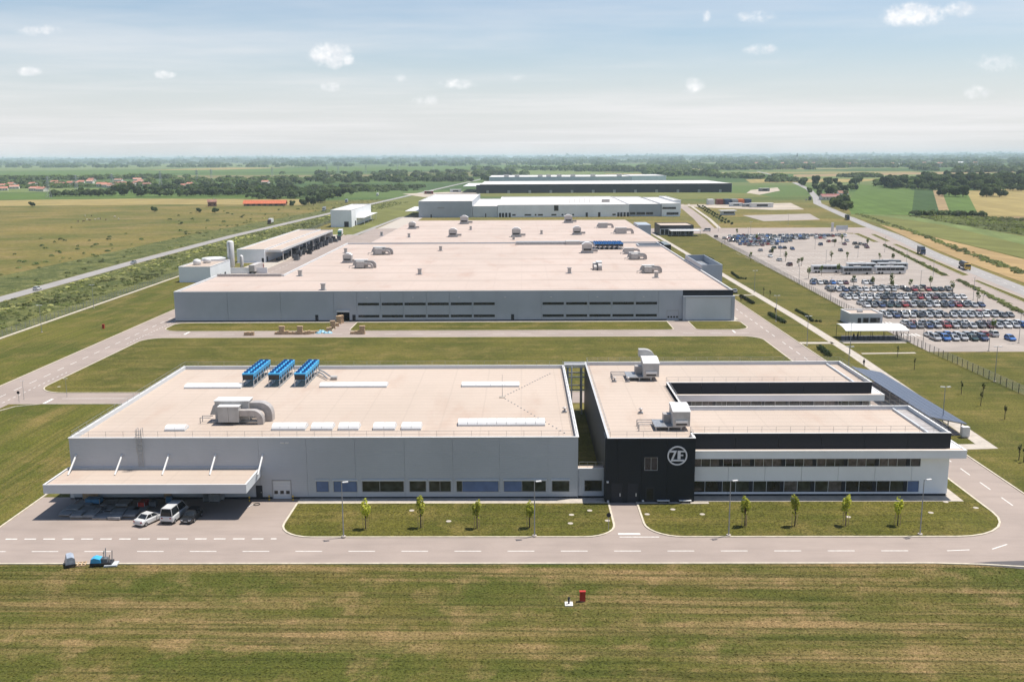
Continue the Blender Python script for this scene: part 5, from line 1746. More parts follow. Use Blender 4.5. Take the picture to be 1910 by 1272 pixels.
# ------------------------------------------------------------------ lamp posts
def make_lamp(h, arms=1, m=None):
    t = thing('street_lamp', 'x', 'lamp post', (0, 0, 0))
    part(t, 'pole', MB().tube((0, 0, .15), (0, 0, h), .085, .055, 8), m or mt['grey_metal'], local=True)
    part(t, 'foundation', MB().lathe([(.32, 0), (.32, .15)], 0, 0, 10), mt['conc'], local=True)
    for s in ((1,) if arms == 1 else (-1, 1)):
        part(t, 'lamp_head', MB().cbox((s * .55, -.2, h + .05), (.75, .3, .12), .3 * s), mt['white_paint'], local=True)
        part(t, 'arm', MB().tube((0, 0, h - .05), (s * .3, -.1, h + .02), .04, n=5), m or mt['grey_metal'], local=True)
    return t


L1 = make_lamp(7.7)
spots = [((-24.07,123.08), 'front lawn, first from the loading yard'), ((1.52,123.29), 'front lawn, just left of the entrance drive'), ((27.5,123.41), 'office lawn, nearest the entrance drive'), ((53.12,123.72), 'office lawn, near the rounded corner')]
for i, (p, wh) in enumerate(spots):
    o = L1 if i == 0 else dup(L1, (*p, 0))
    o.location = (*p, .1)
    o['label'] = 'slim grey lamp post on the ' + wh
    o['group'] = 'lamp posts along the front road'
L2 = make_lamp(8.0, 2)
sp2 = [((77.82,175.28), 'beside the near end of the solar carport'), ((73.03,213.95), 'by the far end of the solar carport'), ((76.04,256.26), 'beside the walkway near the bicycle shelter'), ((83.86,245.32), 'between walkway and bicycle shelter'), ((77.65,295.04), 'beside the walkway hedges'), ((86.54,361.03), 'on the lawn left of the car park'), ((105.69,213.56), 'on the right lawn beyond the dark fence'),
       ((120.63,248.24), 'at the near edge of the car park'), ((105.19,252.08), 'at the left near corner of the car park'), ((133.78,259.1), 'far right edge of the near car rows'), ((108.24,339.74), 'at the left end of the parked rows'), ((113.29,321.11), 'in the left car rows'), ((151.24,399.67), 'behind the buses'), ((147.41,359.37), 'right of the buses'), ((142.28,320.44), 'in the right car rows'), ((139.7,293.77), 'at the right end of the rows'),
       ((109.42,383.73), 'left side of the empty bays'), ((137.04,439.53), 'in the empty middle bays'), ((167.27,486.13), 'right of the empty bays'), ((129.03,487.68), 'near the far car rows'), ((158.76,529.55), 'behind the far car rows'), ((185.03,561.41), 'right of the far car rows'), ((134.45,582.07), 'left of the far car rows'), ((172.73,438.25), 'beside the verge hedge'), ((190.38,513), 'beside the service road'), ((168.58,399.12), 'on the grass verge by the service road'), ((157.53,338.49), 'on the second grass verge'),
       ((-105.81,199.56), 'at the left road junction'), ((-97.7,201.82), 'on the tip of the middle lawn'), ((-141.5,280.54), 'left fence, nearest'), ((-146.37,327.16), 'left fence, second'), ((148.12,634.53), 'by the gate road'), ((132.06,658.56), 'at the gate'), ((194.6,717.42), 'on the lawn behind the gate road')]
for i, (p, wh) in enumerate(sp2):
    o = L2 if i == 0 else dup(L2, (*p, 0), 0, None, None)
    o.location = (*p, 0.02)
    o['label'] = 'thin double lamp post ' + wh
    o['group'] = 'thin lamp posts of the works grounds'
    if i in (27, 28):
        o.scale = (.5, .5, .5)

# ------------------------------------------------------------------ vehicles (local +y is forward)
def paint(name, c, metal=.0):
    m, nt, b = newmat('car_paint_' + name)
    v = coords(nt)
    n = nramp(nt, nnoise(nt, v, .9, 3), .3, .7)
    L(nt, nmix(nt, n, mul(c, .94), mul(c, 1.04)), b.inputs['Base Color'])
    b.inputs['Roughness'].default_value = .32
    b.inputs['Metallic'].default_value = metal
    b.inputs['Coat Weight'].default_value = .6
    b.inputs['Coat Roughness'].default_value = .08
    return m


PAINT = {'white': paint('white', (.62, .62, .61)), 'silver': paint('silver', (.38, .39, .40), .3), 'grey': paint('grey', (.13, .135, .14), .3), 'black': paint('black', (.014, .015, .017)), 'dark blue': paint('dark_blue', (.028, .052, .130)),
         'blue': paint('blue', (.03, .14, .42)), 'red': paint('red', (.28, .014, .014)), 'dark green': paint('dark_green', (.014, .042, .034)), 'maroon': paint('maroon', (.085, .014, .016)), 'beige': paint('beige', (.33, .27, .19)), 'orange': paint('orange', (.5, .12, .02)), 'yellow': paint('yellow', (.60, .36, .02)), 'green': paint('green', (.03, .22, .12))}
mt['car_glass'] = glass_mat('car_glass', (.010, .012, .014), .05)
mt['hub'] = M('wheel_hub', (.32, .33, .34), .35, .1, 3, .6)
mt['lamp_clear'] = M('clear_lamp', (.55, .56, .58), .15, .05, 3)
mt['lamp_red'] = M('tail_lamp', (.30, .012, .010), .25, .1, 3)
mt['plate'] = M('number_plate', (.62, .62, .60), .5, .05, 3)


def loft(secs, mb):
    """secs: list of equal-length point rings"""
    i0 = len(mb.v)
    n = len(secs[0])
    for s in secs:
        mb.v += [tuple(p) for p in s]
    for a in range(len(secs) - 1):
        for i in range(n):
            j = (i + 1) % n
            mb.f.append((i0 + a * n + i, i0 + a * n + j, i0 + (a + 1) * n + j, i0 + (a + 1) * n + i))
            mb.m.append(mb.k)
    mb.f.append(tuple(i0 + i for i in range(n - 1, -1, -1)))
    mb.f.append(tuple(i0 + (len(secs) - 1) * n + i for i in range(n)))
    mb.m += [mb.k, mb.k]


CARS = {
    # stations (y, half width, z low, z shoulder, z top), greenhouse base (y back, front), roof (y back, front), belt z, roof z
    'hatchback': ([(-2.0, .74, .42, .62, .74), (-1.92, .84, .26, .72, .90), (-1.2, .88, .20, .78, .95), (0, .89, .19, .78, .94), (.9, .88, .20, .74, .92), (1.55, .85, .22, .66, .80), (1.95, .74, .30, .56, .64)], (-1.90, .98), (-1.45, .10), .90, 1.46),
    'saloon': ([(-2.28, .74, .44, .66, .80), (-2.2, .84, .28, .76, .94), (-1.3, .89, .20, .80, .96), (0, .9, .19, .79, .94), (.95, .89, .20, .74, .91), (1.75, .86, .22, .66, .79), (2.2, .74, .30, .55, .63)], (-1.62, 1.02), (-.95, .12), .90, 1.43),
    'estate': ([(-2.3, .76, .42, .66, .80), (-2.22, .85, .28, .76, .94), (-1.3, .89, .20, .80, .96), (0, .9, .19, .79, .94), (.95, .89, .20, .74, .91), (1.75, .86, .22, .66, .79), (2.2, .74, .30, .55, .63)], (-2.18, 1.0), (-1.8, .12), .90, 1.48),
    'suv': ([(-2.2, .80, .50, .80, .95), (-2.12, .90, .34, .88, 1.06), (-1.2, .93, .26, .92, 1.08), (0, .94, .25, .92, 1.06), (.95, .93, .26, .88, 1.04), (1.7, .90, .30, .80, .96), (2.15, .80, .38, .68, .78)], (-2.06, 1.02), (-1.7, .25), 1.03, 1.70),
    'van': ([(-2.7, .86, .45, .9, 1.08), (-2.64, .96, .34, 1.0, 1.2), (-1.2, .98, .28, 1.05, 1.22), (.6, .98, .28, 1.05, 1.2), (1.7, .97, .28, 1.0, 1.16), (2.3, .93, .30, .88, 1.02), (2.7, .82, .36, .70, .78)], (-2.62, 1.95), (-2.5, 1.05), 1.16, 2.28),
}


def car_meshes(kind):
    st, gb, gr, bz, rz_ = CARS[kind]
    body = MB()
    secs = []
    for y, w, z0, zs, z1 in st:
        secs.append([(-w * .9, y, z0), (-w, y, z0 + .14), (-w, y, zs), (-w * .90, y, z1), (w * .90, y, z1), (w, y, zs), (w, y, z0 + .14), (w * .9, y, z0)])
    loft(secs, body)
    wb_, wr = st[3][1] * .90, st[3][1] * .72
    # roof panel and pillars
    y0, y1 = gr
    body.box(-wr, wr, y0, y1, rz_ - .05, rz_ + .02)
    for s in (-1, 1):
        for ya, yb_ in ((gb[0], y0), (gb[1], y1), ((gb[0] + gb[1]) / 2, (y0 + y1) / 2)):
            body.tube((s * wb_ * .985, ya, bz), (s * wr * .985, yb_, rz_ - .02), .045, n=4)
    glass = MB()
    lo = [(-wb_, gb[0], bz - .02), (wb_, gb[0], bz - .02), (wb_, gb[1], bz - .02), (-wb_, gb[1], bz - .02)]
    hi = [(-wr * .98, y0 + .03, rz_ - .04), (wr * .98, y0 + .03, rz_ - .04), (wr * .98, y1 - .03, rz_ - .04), (-wr * .98, y1 - .03, rz_ - .04)]
    loft([lo, hi], glass)
    r = .31 if kind not in ('suv', 'van') else .35
    wheel = MB().tube((-.10, 0, 0), (.10, 0, 0), r, n=14)
    wheel.k = 1
    wheel.tube((-.112, 0, 0), (.112, 0, 0), r * .62, n=10)
    return body.mesh('body', [PAINT['white']]), glass.mesh('window_glass', [mt['car_glass']]), wheel.mesh('wheel', [mt['rubber'], mt['hub']]), r, st


CM = {}


def make_car(kind, colour, loc, rz, label, group=None, detail=False):
    if kind not in CM:
        CM[kind] = car_meshes(kind)
    bm_, gm, wm, r, st = CM[kind]
    t = thing('parked_car' if kind != 'van' else 'minibus', label, 'car' if kind != 'van' else 'van', (loc[0], loc[1], loc[2] if len(loc) > 2 else .03), rz, group)
    b = share(t, 'body', bm_)
    b.material_slots[0].link = 'OBJECT'
    b.material_slots[0].material = PAINT[colour]
    share(t, 'window_glass', gm)
    fy, ry = st[-2][0] - .55, st[1][0] + .62
    w = st[3][1] - .10
    for y in (fy, ry):
        for s in (-1, 1):
            share(t, 'wheel', wm, (s * w, y, r))
    if detail:
        yf, yr = st[-1][0], st[0][0]
        zf, zr = st[-1][3], st[0][3]
        for s in (-1, 1):
            part(t, 'headlight', MB().cbox((s * .56, yf - .10, zf + .02), (.34, .26, .14), -.35 * s), mt['lamp_clear'], local=True)
            part(t, 'tail_light', MB().cbox((s * .64, yr + .04, zr + .08), (.28, .14, .16), .3 * s), mt['lamp_red'], local=True)
            part(t, 'mirror', MB().cbox((s * (st[3][1] + .10), CARS[kind][1][1] - .55, CARS[kind][3] + .08), (.2, .12, .14)), PAINT[colour], local=True)
        part(t, 'number_plate', MB().box(-.26, .26, yr - .02, yr + .03, zr - .12, zr), mt['plate'], local=True)
        part(t, 'number_plate', MB().box(-.26, .26, yf - .03, yf + .02, zf - .2, zf - .09), mt['plate'], local=True)
        part(t, 'bumper', MB().box(-.78, .78, yr - .04, yr + .16, .34, .52), mt['black'] if kind == 'van' else PAINT[colour], local=True)
    return t


# vehicles in the loading yard
make_car('saloon', 'white', (-52.33,128.93), -.42, 'white saloon car parked half under the canopy, left of the minibus', 'vehicles in the loading yard', True)
mv = make_car('van', 'white', (-49.29,130.36), -.10, 'white minibus with dark rear window parked under the canopy edge', 'vehicles in the loading yard', True)
part(mv, 'rear_window', MB().cbox((0, -2.60, 1.55), (1.25, .06, .5)), mt['car_glass'], local=True)
make_car('hatchback', 'black', (-46.71,129.73), math.pi - .12, 'black hatchback parked right of the white minibus', 'vehicles in the loading yard', True)
make_car('saloon', 'silver', (78.89,359.78), -.1, 'silver car parked at the right front corner of the big hall', None, True)

# parked rows
rng = random.Random(11)
KINDS = ['hatchback', 'saloon', 'estate', 'suv', 'hatchback', 'estate']
ORD = ORD0
COLW = ['white'] * 6 + ['silver'] * 6 + ['grey'] * 6 + ['black'] * 7 + ['dark blue'] * 8 + ['blue'] * 3 + ['red'] * 2 + ['dark green'] * 3 + ['maroon'] + ['beige']
NC = [0]
def row(y, x0, n, rowname, area, cols='', gap=.08, face=None, dx=2.55):
    """cols: letters overriding colours, '.' for random, '_' for an empty bay"""
    cm = dict(w='white', s='silver', g='grey', k='black', d='dark blue', b='blue', r='red', n='dark green', m='maroon', e='beige')
    k_ = 0
    for i in range(n):
        c = cols[i] if i < len(cols) else '.'
        if c == '_' or (c == '.' and rng.random() < gap):
            continue
        colr = cm[c] if c in cm else rng.choice(COLW)
        kd = rng.choice(KINDS)
        rz = (math.pi if (face if face is not None else rng.random() < .5) else 0) + rng.uniform(-.05, .05)
        make_car(kd, colr, (x0 + i * dx + rng.uniform(-.12, .12), y + rng.uniform(-.3, .3), .03), rz,
                 '%s %s, %s from left, %s row, %s' % (colr, kd if kd != 'suv' else 'tall car', ORD[k_], rowname, area), 'cars in the ' + area)
        k_ += 1
        NC[0] += 1


near = 'near car park'
row(263.6, 113.27, 9, 'front', near, 'sbssnd__b', face=True)
row(269.4, 113.72, 9, 'second', near, 'w.bwswrw_', face=False)
row(283.2, 114.22, 14, 'third', near, 'dgdsrsgsgmswsb', face=True)
row(288.9, 114.57, 14, 'fourth', near, 'wrsgwgsw.mrgww', face=False)
row(302.2, 114.47, 16, 'fifth', near, 'sdsskssgsssswsgg', face=True)
row(307.9, 114.63, 15, 'sixth', near, 'wgg.dsgs.gwwrw.', face=False)
row(323.4, 115.08, 16, 'seventh', near, 'wgdnnrs.swkdrgsd', face=True)
row(329.1, 115.24, 16, 'eighth', near, 'w.gkdw.ssgw.dgs_', face=False)
row(341.8, 114.78, 17, 'ninth', near, 'wwwwskgswgrsmgsww', face=True)
row(347.5, 115.27, 16, 'tenth', near, 'dg.w.s.dswgrsskg', face=False)
row(362.4, 115.63, 18, 'eleventh', near, 'ksdgswwsws_.rernkg', face=True)
row(368.1, 116.03, 15, 'twelfth', near, 'dws_g__s.gw._sk', .3, face=False)
row(383.0, 114.9, 9, 'thirteenth', near, 'dw.bwm__w_k', .2, face=True)
far = 'far car park'
row(617, 136.62, 27, 'rearmost', far, '', .06)
row(611.5, 129.95, 29, 'second rearmost', far, '', .06)
row(598, 123.34, 25, 'third rearmost', far, '', .08)
row(592.5, 124.9, 19, 'middle', far, '', .08)
row(578, 122.78, 15, 'sixth from the back', far, '', .06)
row(572, 126.24, 12, 'seventh from the back', far, '...r', .06)
row(557, 124.4, 9, 'eighth from the back', far, '..d.r', .05)
row(551, 127.71, 4, 'ninth from the back', far, '', .1)
for i, (p, c, wh) in enumerate((((126.58,518.75), 'silver', 'left edge, by the far rows'), ((124.26,487.88), 'white', 'left edge, second'), ((123.92,470), 'white', 'left edge, third'), ((123.13,448.85), 'maroon', 'left edge, nearest of the single cars'), ((130.74,512.66), 'black', 'just behind the left single cars'), ((137.47,533.65), 'dark green', 'in the short left row'),
                                ((140.93,533.5), 'dark blue', 'in the short left row, second'), ((143.24,533.39), 'black', 'in the short left row, third'), ((145.89,527.02), 'dark blue', 'alone in the empty bays'), ((168.36,551.87), 'dark blue', 'beside a wide gap'), ((179.22,572.42), 'red', 'right pair, left'), ((182.87,574.07), 'maroon', 'right pair, right'), ((168.61,516.91), 'black', 'alone on the right side'),
                                ((182.82,554.58), 'maroon', 'right side, near a young tree'), ((191.17,575.49), 'silver', 'right side, farther back'), ((189.05,556), 'black', 'right end trio, left'), ((191.47,554.17), 'grey', 'right end trio, middle'), ((192.15,547.38), 'maroon', 'right end trio, right'), ((183.11,534.75), 'grey', 'in front of the right end trio'), ((188.58,534.5), 'maroon', 'rightmost of the single cars'), ((120.84,610.31), 'maroon', 'alone by the gate'), ((116.54,388.54), 'silver', 'behind the left end of the near rows'), ((132.99,389.74), 'white', 'in front of the left bus'), ((137.45,382.9), 'grey', 'in front of the middle buses'))):
    make_car(KINDS[i % 6], c, p, rng.choice((0, math.pi, .1)), '%s car standing apart in the car park, %s' % (c, wh), 'single cars in the car park')

# coaches
def make_bus(label, loc, rz, c='white', ln=12.0):
    t = thing('coach', label, 'bus', (loc[0], loc[1], .03), rz, 'coaches in the car park')
    b = MB()
    secs = []
    for y, s in ((-ln / 2, .94), (-ln / 2 + .25, 1), (ln / 2 - .5, 1), (ln / 2, .90)):
        w = 1.27 * s
        secs.append([(-w, y, .38), (-w, y, 2.9), (-w * .9, y, 3.32 - (1 - s) * 2), (w * .9, y, 3.32 - (1 - s) * 2), (w, y, 2.9), (w, y, .38)])
    loft(secs, b)
    o = part(t, 'body', b, PAINT[c], local=True)
    for s in (-1, 1):
        for i in range(6):
            y = -ln / 2 + .5 + i * (ln - 1.2) / 6
            part(t, 'side_window', MB().box(min(s * 1.272, s * 1.285), max(s * 1.272, s * 1.285), y + .04, y + (ln - 1.2) / 6 - .04, 1.55, 2.75), mt['car_glass'], local=True)
    part(t, 'windscreen', MB().cbox((0, ln / 2 - .02, 2.0), (2.1, .08, 1.5)), mt['car_glass'], local=True)
    part(t, 'air_conditioner', MB().box(-.8, .8, -1.5, 1.5, 3.32, 3.55), mt['white_paint'], local=True)
    wm = MB().tube((-.15, 0, 0), (.15, 0, 0), .5, n=14).mesh('wheel', [mt['rubber']])
    for y in (ln / 2 - 2.6, -ln / 2 + 2.9, -ln / 2 + 1.6):
        for s in (-1, 1):
            share(t, 'wheel', wm, (s * 1.15, y, .5))
    return t


for p, lb, c in (((131.64,421.07), 'white coach standing alone, leftmost of the coaches', 'white'), ((142.72,414.83), 'grey white coach in front of another, second from the left', 'silver'), ((149.58,429.58), 'white coach half hidden behind the second one', 'white'), ((157.16,416.29), 'white coach in the front of the right hand group', 'white'), ((163.46,430.13), 'white coach behind the right front one', 'white'), ((164.5,440.71), 'dark roofed coach at the back of the right hand group', 'grey')):
    make_bus(lb, p, -math.pi / 2 + .02, c, 13.0)


def make_truck(label, loc, rz, cab, box, ln=8.0, kind='box', name='lorry', flat=False):
    t = thing(name, label, 'truck', (loc[0], loc[1], .03), rz)
    cb = MB()
    loft([[(-1.2, 0, .6), (-1.2, 0, 3.0), (1.2, 0, 3.0), (1.2, 0, .6)], [(-1.22, 1.4, .5), (-1.22, 1.4, 3.0), (1.22, 1.4, 3.0), (1.22, 1.4, .5)], [(-1.2, 2.1, .5), (-1.15, 1.9, 2.9), (1.15, 1.9, 2.9), (1.2, 2.1, .5)]], cb)
    part(t, 'cab', cb, PAINT[cab], local=True)
    part(t, 'windscreen', MB().cbox((0, 2.03, 2.15), (2.1, .08, .95), 0, .09), mt['car_glass'], local=True)
    for s in (-1, 1):
        part(t, 'side_window', MB().box(min(s * 1.222, s * 1.235), max(s * 1.222, s * 1.235), .6, 1.6, 1.75, 2.5), mt['car_glass'], local=True)
    part(t, 'chassis', MB().box(-.5, .5, -ln - .3, .1, .75, 1.05), mt['black'], local=True)
    if kind == 'box':
        part(t, 'cargo_box', MB().box(-1.27, 1.27, -ln - .4, -.35, 1.06, 3.9), box, local=True)
        part(t, 'rear_door', MB().box(-1.15, 1.15, -ln - .45, -ln - .401, 1.15, 3.8), box, local=True)
    else:
        part(t, 'tank', MB().tube((0, -ln - .3, 2.15), (0, -.4, 2.15), 1.15, n=16), box, local=True)
        part(t, 'tank_walkway', MB().box(-.35, .35, -ln, -.7, 3.3, 3.38), mt['grey_metal'], local=True)
    wm = MB().tube((-.17, 0, 0), (.17, 0, 0), .5, n=12).mesh('wheel', [mt['rubber']])
    for y in (1.0, -ln + .4, -ln + 1.7):
        for s in (-1, 1):
            share(t, 'wheel', wm, (s * 1.05, y, .5))
    return t


trailer_red = M('pale_trailer', (.50, .47, .45), .6, .12, .6)
make_truck('lorry with pale trailer and red cab standing below the silos', (-118.55,437.82), -.02, 'red', trailer_red, 13.0)
make_truck('lorry with green cab standing at the far end of the shed', (-118.24,631.64), math.pi + .1, 'green', mt['white_paint'], 11.0)
make_truck('yellow cabbed dark tanker lorry coming along the right highway', (195.73,429.01), math.pi - .17, 'yellow', mt['black'], 9.0, 'tank', 'tanker')
make_truck('dark blue lorry on the right highway, farther away than the tanker', (204.03,498.14), math.pi - .17, 'dark blue', mt['greycrate'], 6.0)
make_truck('maroon cabbed white box lorry on the left highway', (-195.4,754.86), math.pi + .03, 'maroon', mt['white_paint'], 8.0)
make_truck('white lorry on the left highway beside the tall white hall', (-189.79,936.33), math.pi + .05, 'white', mt['grey_metal'], 7.0)
make_truck('blue grey lorry on the left highway, above the tall white hall', (-198.85,1108.89), math.pi + .06, 'silver', mt['bb_panel'], 7.0)
make_truck('small white lorry far along the left highway', (-191.49,1299.6), math.pi + .07, 'white', mt['white_paint'], 8.0)
make_truck('black lorry on the right highway near the far junction', (254.69,768.39), math.pi - .18, 'black', mt['black'], 7.0)
make_truck('dark lorry far up the right highway', (325.72,1114.29), math.pi - .2, 'black', mt['blackcrate'], 8.0)
make_car('estate', 'white', (-189.08,374.7), .03, 'white estate car driving on the left highway, nearest one', None, True)
make_car('hatchback', 'silver', (-188.93,469.75), math.pi, 'grey car driving on the left highway, second from the left', None, True)
make_car('suv', 'white', (321.62,1114.73), -.2, 'white car far up the right highway', None)
make_car('van', 'white', (124.22,659.02), 1.4, 'white van at the gate behind the car park', None)

# people
def person_mesh(name, m_top, m_leg, m_skin):
    me = bpy.data.meshes.new(name + '_frame')
    V_ = [(0, 0, .95), (0, 0, 1.2), (0, .0, 1.42), (0, .01, 1.52), (0, .02, 1.62), (0, .02, 1.74), (-.10, 0, .9), (-.12, .04, .5), (-.12, -.03, .08), (-.12, .14, .04), (.10, 0, .9), (.12, -.04, .5), (.12, -.12, .09), (.12, .05, .04),
          (-.2, 0, 1.4), (-.27, -.02, 1.12), (-.26, .1, .86), (.2, 0, 1.4), (.27, .02, 1.12), (.26, -.05, .86)]
    E_ = [(0, 1), (1, 2), (2, 3), (3, 4), (4, 5), (0, 6), (6, 7), (7, 8), (8, 9), (0, 10), (10, 11), (11, 12), (12, 13), (2, 14), (14, 15), (15, 16), (2, 17), (17, 18), (18, 19)]
    RD = [.15, .15, .16, .06, .10, .08, .10, .075, .05, .045, .10, .075, .05, .045, .075, .055, .04, .075, .055, .04]
    me.from_pydata(V_, E_, [])
    o = bpy.data.objects.new(name + '_frame', me)
    COL.objects.link(o)
    md = o.modifiers.new('skin', 'SKIN')
    for i, r in enumerate(RD):
        me.skin_vertices[0].data[i].radius = (r, r)
    me.skin_vertices[0].data[0].use_root = True
    o.modifiers.new('sub', 'SUBSURF').levels = 1
    dg = bpy.context.evaluated_depsgraph_get()
    out = bpy.data.meshes.new_from_object(o.evaluated_get(dg))
    bpy.data.objects.remove(o)
    out.name = name
    for m in (m_top, m_leg, m_skin):
        out.materials.append(m)
    for p in out.polygons:
        z = p.center.z
        p.material_index = 2 if (z > 1.50 or (z < .93 and abs(p.center.x) > .2)) else (1 if z < .95 else 0)
    return out


m_sk = M('skin', (.42, .26, .19), .6, .06, 3)
m_dk = M('dark_cloth', (.022, .024, .03), .8, .15, 4)
m_bl = M('blue_work_cloth', (.04, .06, .12), .8, .15, 4)
m_ht = M('dark_hair', (.02, .014, .01), .7, .1, 4)
pm = [person_mesh('person_dark', m_dk, m_dk, m_sk), person_mesh('person_blue', m_bl, m_dk, m_sk)]
hm_ = MB().lathe([(.085, 1.70), (.10, 1.76), (.075, 1.82), (.02, 1.845)], 0, .01, 10).mesh('hair', [m_ht])
for i, (p, rz, k_, lb) in enumerate((((81.86,312.18), 2.9, 0, 'person in dark clothes walking on the pale walkway'), ((103.21,264.33), 1.2, 0, 'person in dark clothes standing at the end of the bicycle shelter'), ((104.84,265.91), -1.6, 0, 'person in dark clothes facing another beside the bicycle shelter'),
                                    ((91.49,265.33), .4, 1, 'person in blue work clothes under the shelter, left one'), ((92.52,265.32), -2.4, 1, 'person in blue work clothes under the shelter, right one'), ((107.11,288.63), 3.0, 0, 'person in dark clothes by the guard house door'), ((82.28,230.37), .2, 0, 'person in dark clothes near the far end of the carport'), ((76.46,337.94), 0.3, 0, 'person in dark clothes beside the road near the big hall'))):
    t = thing('person', lb, 'person', (*p, .03), rz, 'people on the works grounds')
    share(t, 'body', pm[k_])
    share(t, 'hair', hm_)

# ------------------------------------------------------------------ goods and small things
def pallet_parts(t, w=1.2, d=.8, z=0.0):
    for i in range(5):
        x = -w / 2 + .05 + i * (w - .1) / 4
        part(t, 'deck_board', MB().box(x - .07, x + .07, -d / 2, d / 2, z + .12, z + .145), mt['wood'], local=True)
    for y in (-d / 2 + .06, 0, d / 2 - .06):
        part(t, 'bearer', MB().box(-w / 2, w / 2, y - .05, y + .05, z, z + .12), mt['wood'], local=True)


mt['slab'] = M('grey_slab', (.30, .30, .30), .8, .18, 1.0)
mt['tarp'] = M('blue_sheeting', (.06, .20, .36), .5, .25, 1.5)
rng = random.Random(3)
# flat grey panels under the canopy
ps = [(-65.14,133.84), (-63.14,133.39), (-65.38,132.32), (-61.14,132.74), (-60.23,134.26), (-58.09,132.3), (-56.57,133.15), (-61.75,131.46), (-63.35,131.25), (-59.78,130.82), (-57.62,130.39), (-55.97,131.44), (-55.49,133.58), (-60.89,136.05), (-64.46,135.84), (-58.73,135.81)]
wd = ['first', 'second', 'third', 'fourth', 'fifth', 'sixth', 'seventh', 'eighth', 'ninth', 'tenth', 'eleventh', 'twelfth', 'thirteenth', 'fourteenth', 'fifteenth', 'sixteenth']
for i, p in enumerate(ps):
    t = thing('panel_pallet', 'flat grey panels on a low pallet under the canopy, %s of the lot' % wd[i], 'pallet', (*p, .02), rng.uniform(-.08, .08), 'panel pallets under the canopy')
    w, d = rng.uniform(1.5, 2.1), rng.uniform(1.6, 2.6)
    for k_ in range(rng.choice((1, 1, 2))):
        part(t, 'panel', MB().box(-w / 2, w / 2, -d / 2, d / 2, .14 + k_ * .16, .28 + k_ * .16), mt['slab'], local=True)
    for y in (-d / 2 + .15, d / 2 - .25):
        part(t, 'bearer', MB().box(-w / 2, w / 2, y, y + .1, 0, .14), mt['wood'], local=True)
for i, (p, sz, m_, lb, nm) in enumerate((((-67.25,138.84), (1.2, 1, 1.3), 'white_paint', 'pale box cart under the left end of the canopy', 'box_cart'), ((-64.6,138.36), (2.4, 1, 1.5), 'wood', 'tall pale wooden crate against the wall under the canopy', 'wooden_crate'), ((-63.48,136.51), (2.2, 1.2, .7), 'tarp', 'blue sheeted stack beside the wooden crate', 'sheeted_stack'),
                                        ((-54.18,138.78), (1.2, 1, 2.2), 'carton', 'tall stack of brown cartons behind the white minibus', 'carton_stack'), ((-53.05,138.54), (1.2, 1, 1.9), 'wood', 'yellowish carton stack right of the brown one', 'carton_stack'), ((-55.53,134.91), (1.0, 1.6, .8), 'red', 'red machine frame behind the white saloon', 'machine_frame'), ((-54.11,135.12), (.9, .9, .7), 'greycrate', 'grey bin with red handle under the canopy', 'bin'),
                                        ((-52.31,136.47), (.8, .6, .9), 'tarp', 'small blue drum cart left of the minibus', 'drum_cart'), ((-46.86,137.36), (1.1, 1.1, 1.4), 'greycrate', 'grey metal frame stack under the right of the canopy', 'frame_stack'), ((-45.67,137.12), (1.5, 1.0, 1.1), 'galv', 'galvanised rack under the right of the canopy', 'rack'), ((-45.08,137.81), (1.0, .8, 1.6), 'grey_metal', 'grey cabinet under the right end of the canopy', 'cabinet'))):
    t = thing(nm, lb, nm.replace('_', ' '), (*p, .02), rng.uniform(-.1, .1))
    w, d, h = sz
    n = 2 if h > 1.2 else 1
    for k_ in range(n):
        part(t, 'case', MB().box(-w / 2, w / 2, -d / 2, d / 2, .12 + k_ * (h / n), .12 + (k_ + 1) * (h / n) - .03), mt[m_], local=True)
    part(t, 'base_frame', MB().box(-w / 2 + .05, w / 2 - .05, -d / 2 + .05, d / 2 - .05, 0, .12), mt['black'], local=True)
    for s in (-1, 1):
        part(t, 'corner_post', MB().box(s * w / 2 - .04, s * w / 2 + .04, -d / 2 - .03, -d / 2 + .05, 0, h + .15), mt['grey_metal'], local=True)
rail = thing('barrier_frame', 'low grey pipe frame around the panel pallets under the canopy', 'barrier', (*(-66.53,132.11), 0))
part(rail, 'long_rail', MB().tube((*(-66.53,132.11), .2), (*(-66.29,137.44), .2), .06, n=6), mt['white_paint'])
part(rail, 'front_rail', MB().tube((*(-66.27,131.9), .2), (*(-59.83,131.66), .2), .06, n=6), mt['white_paint'])
tyre = thing('hose_reel', 'black hose ring lying on the paving by the canopy shadow', 'hose', (*(-39.15,135.74), .02))
part(tyre, 'hose', MB().path([(.45 * math.cos(a * .52), .45 * math.sin(a * .52), .05) for a in range(13)], .06), mt['rubber'], local=True)
part(tyre, 'hose_end', MB().path([(-.45, 0, .05), (-.8, -.6, .05), (-1.0, -1.4, .05)], .05), mt['white_paint'], local=True)

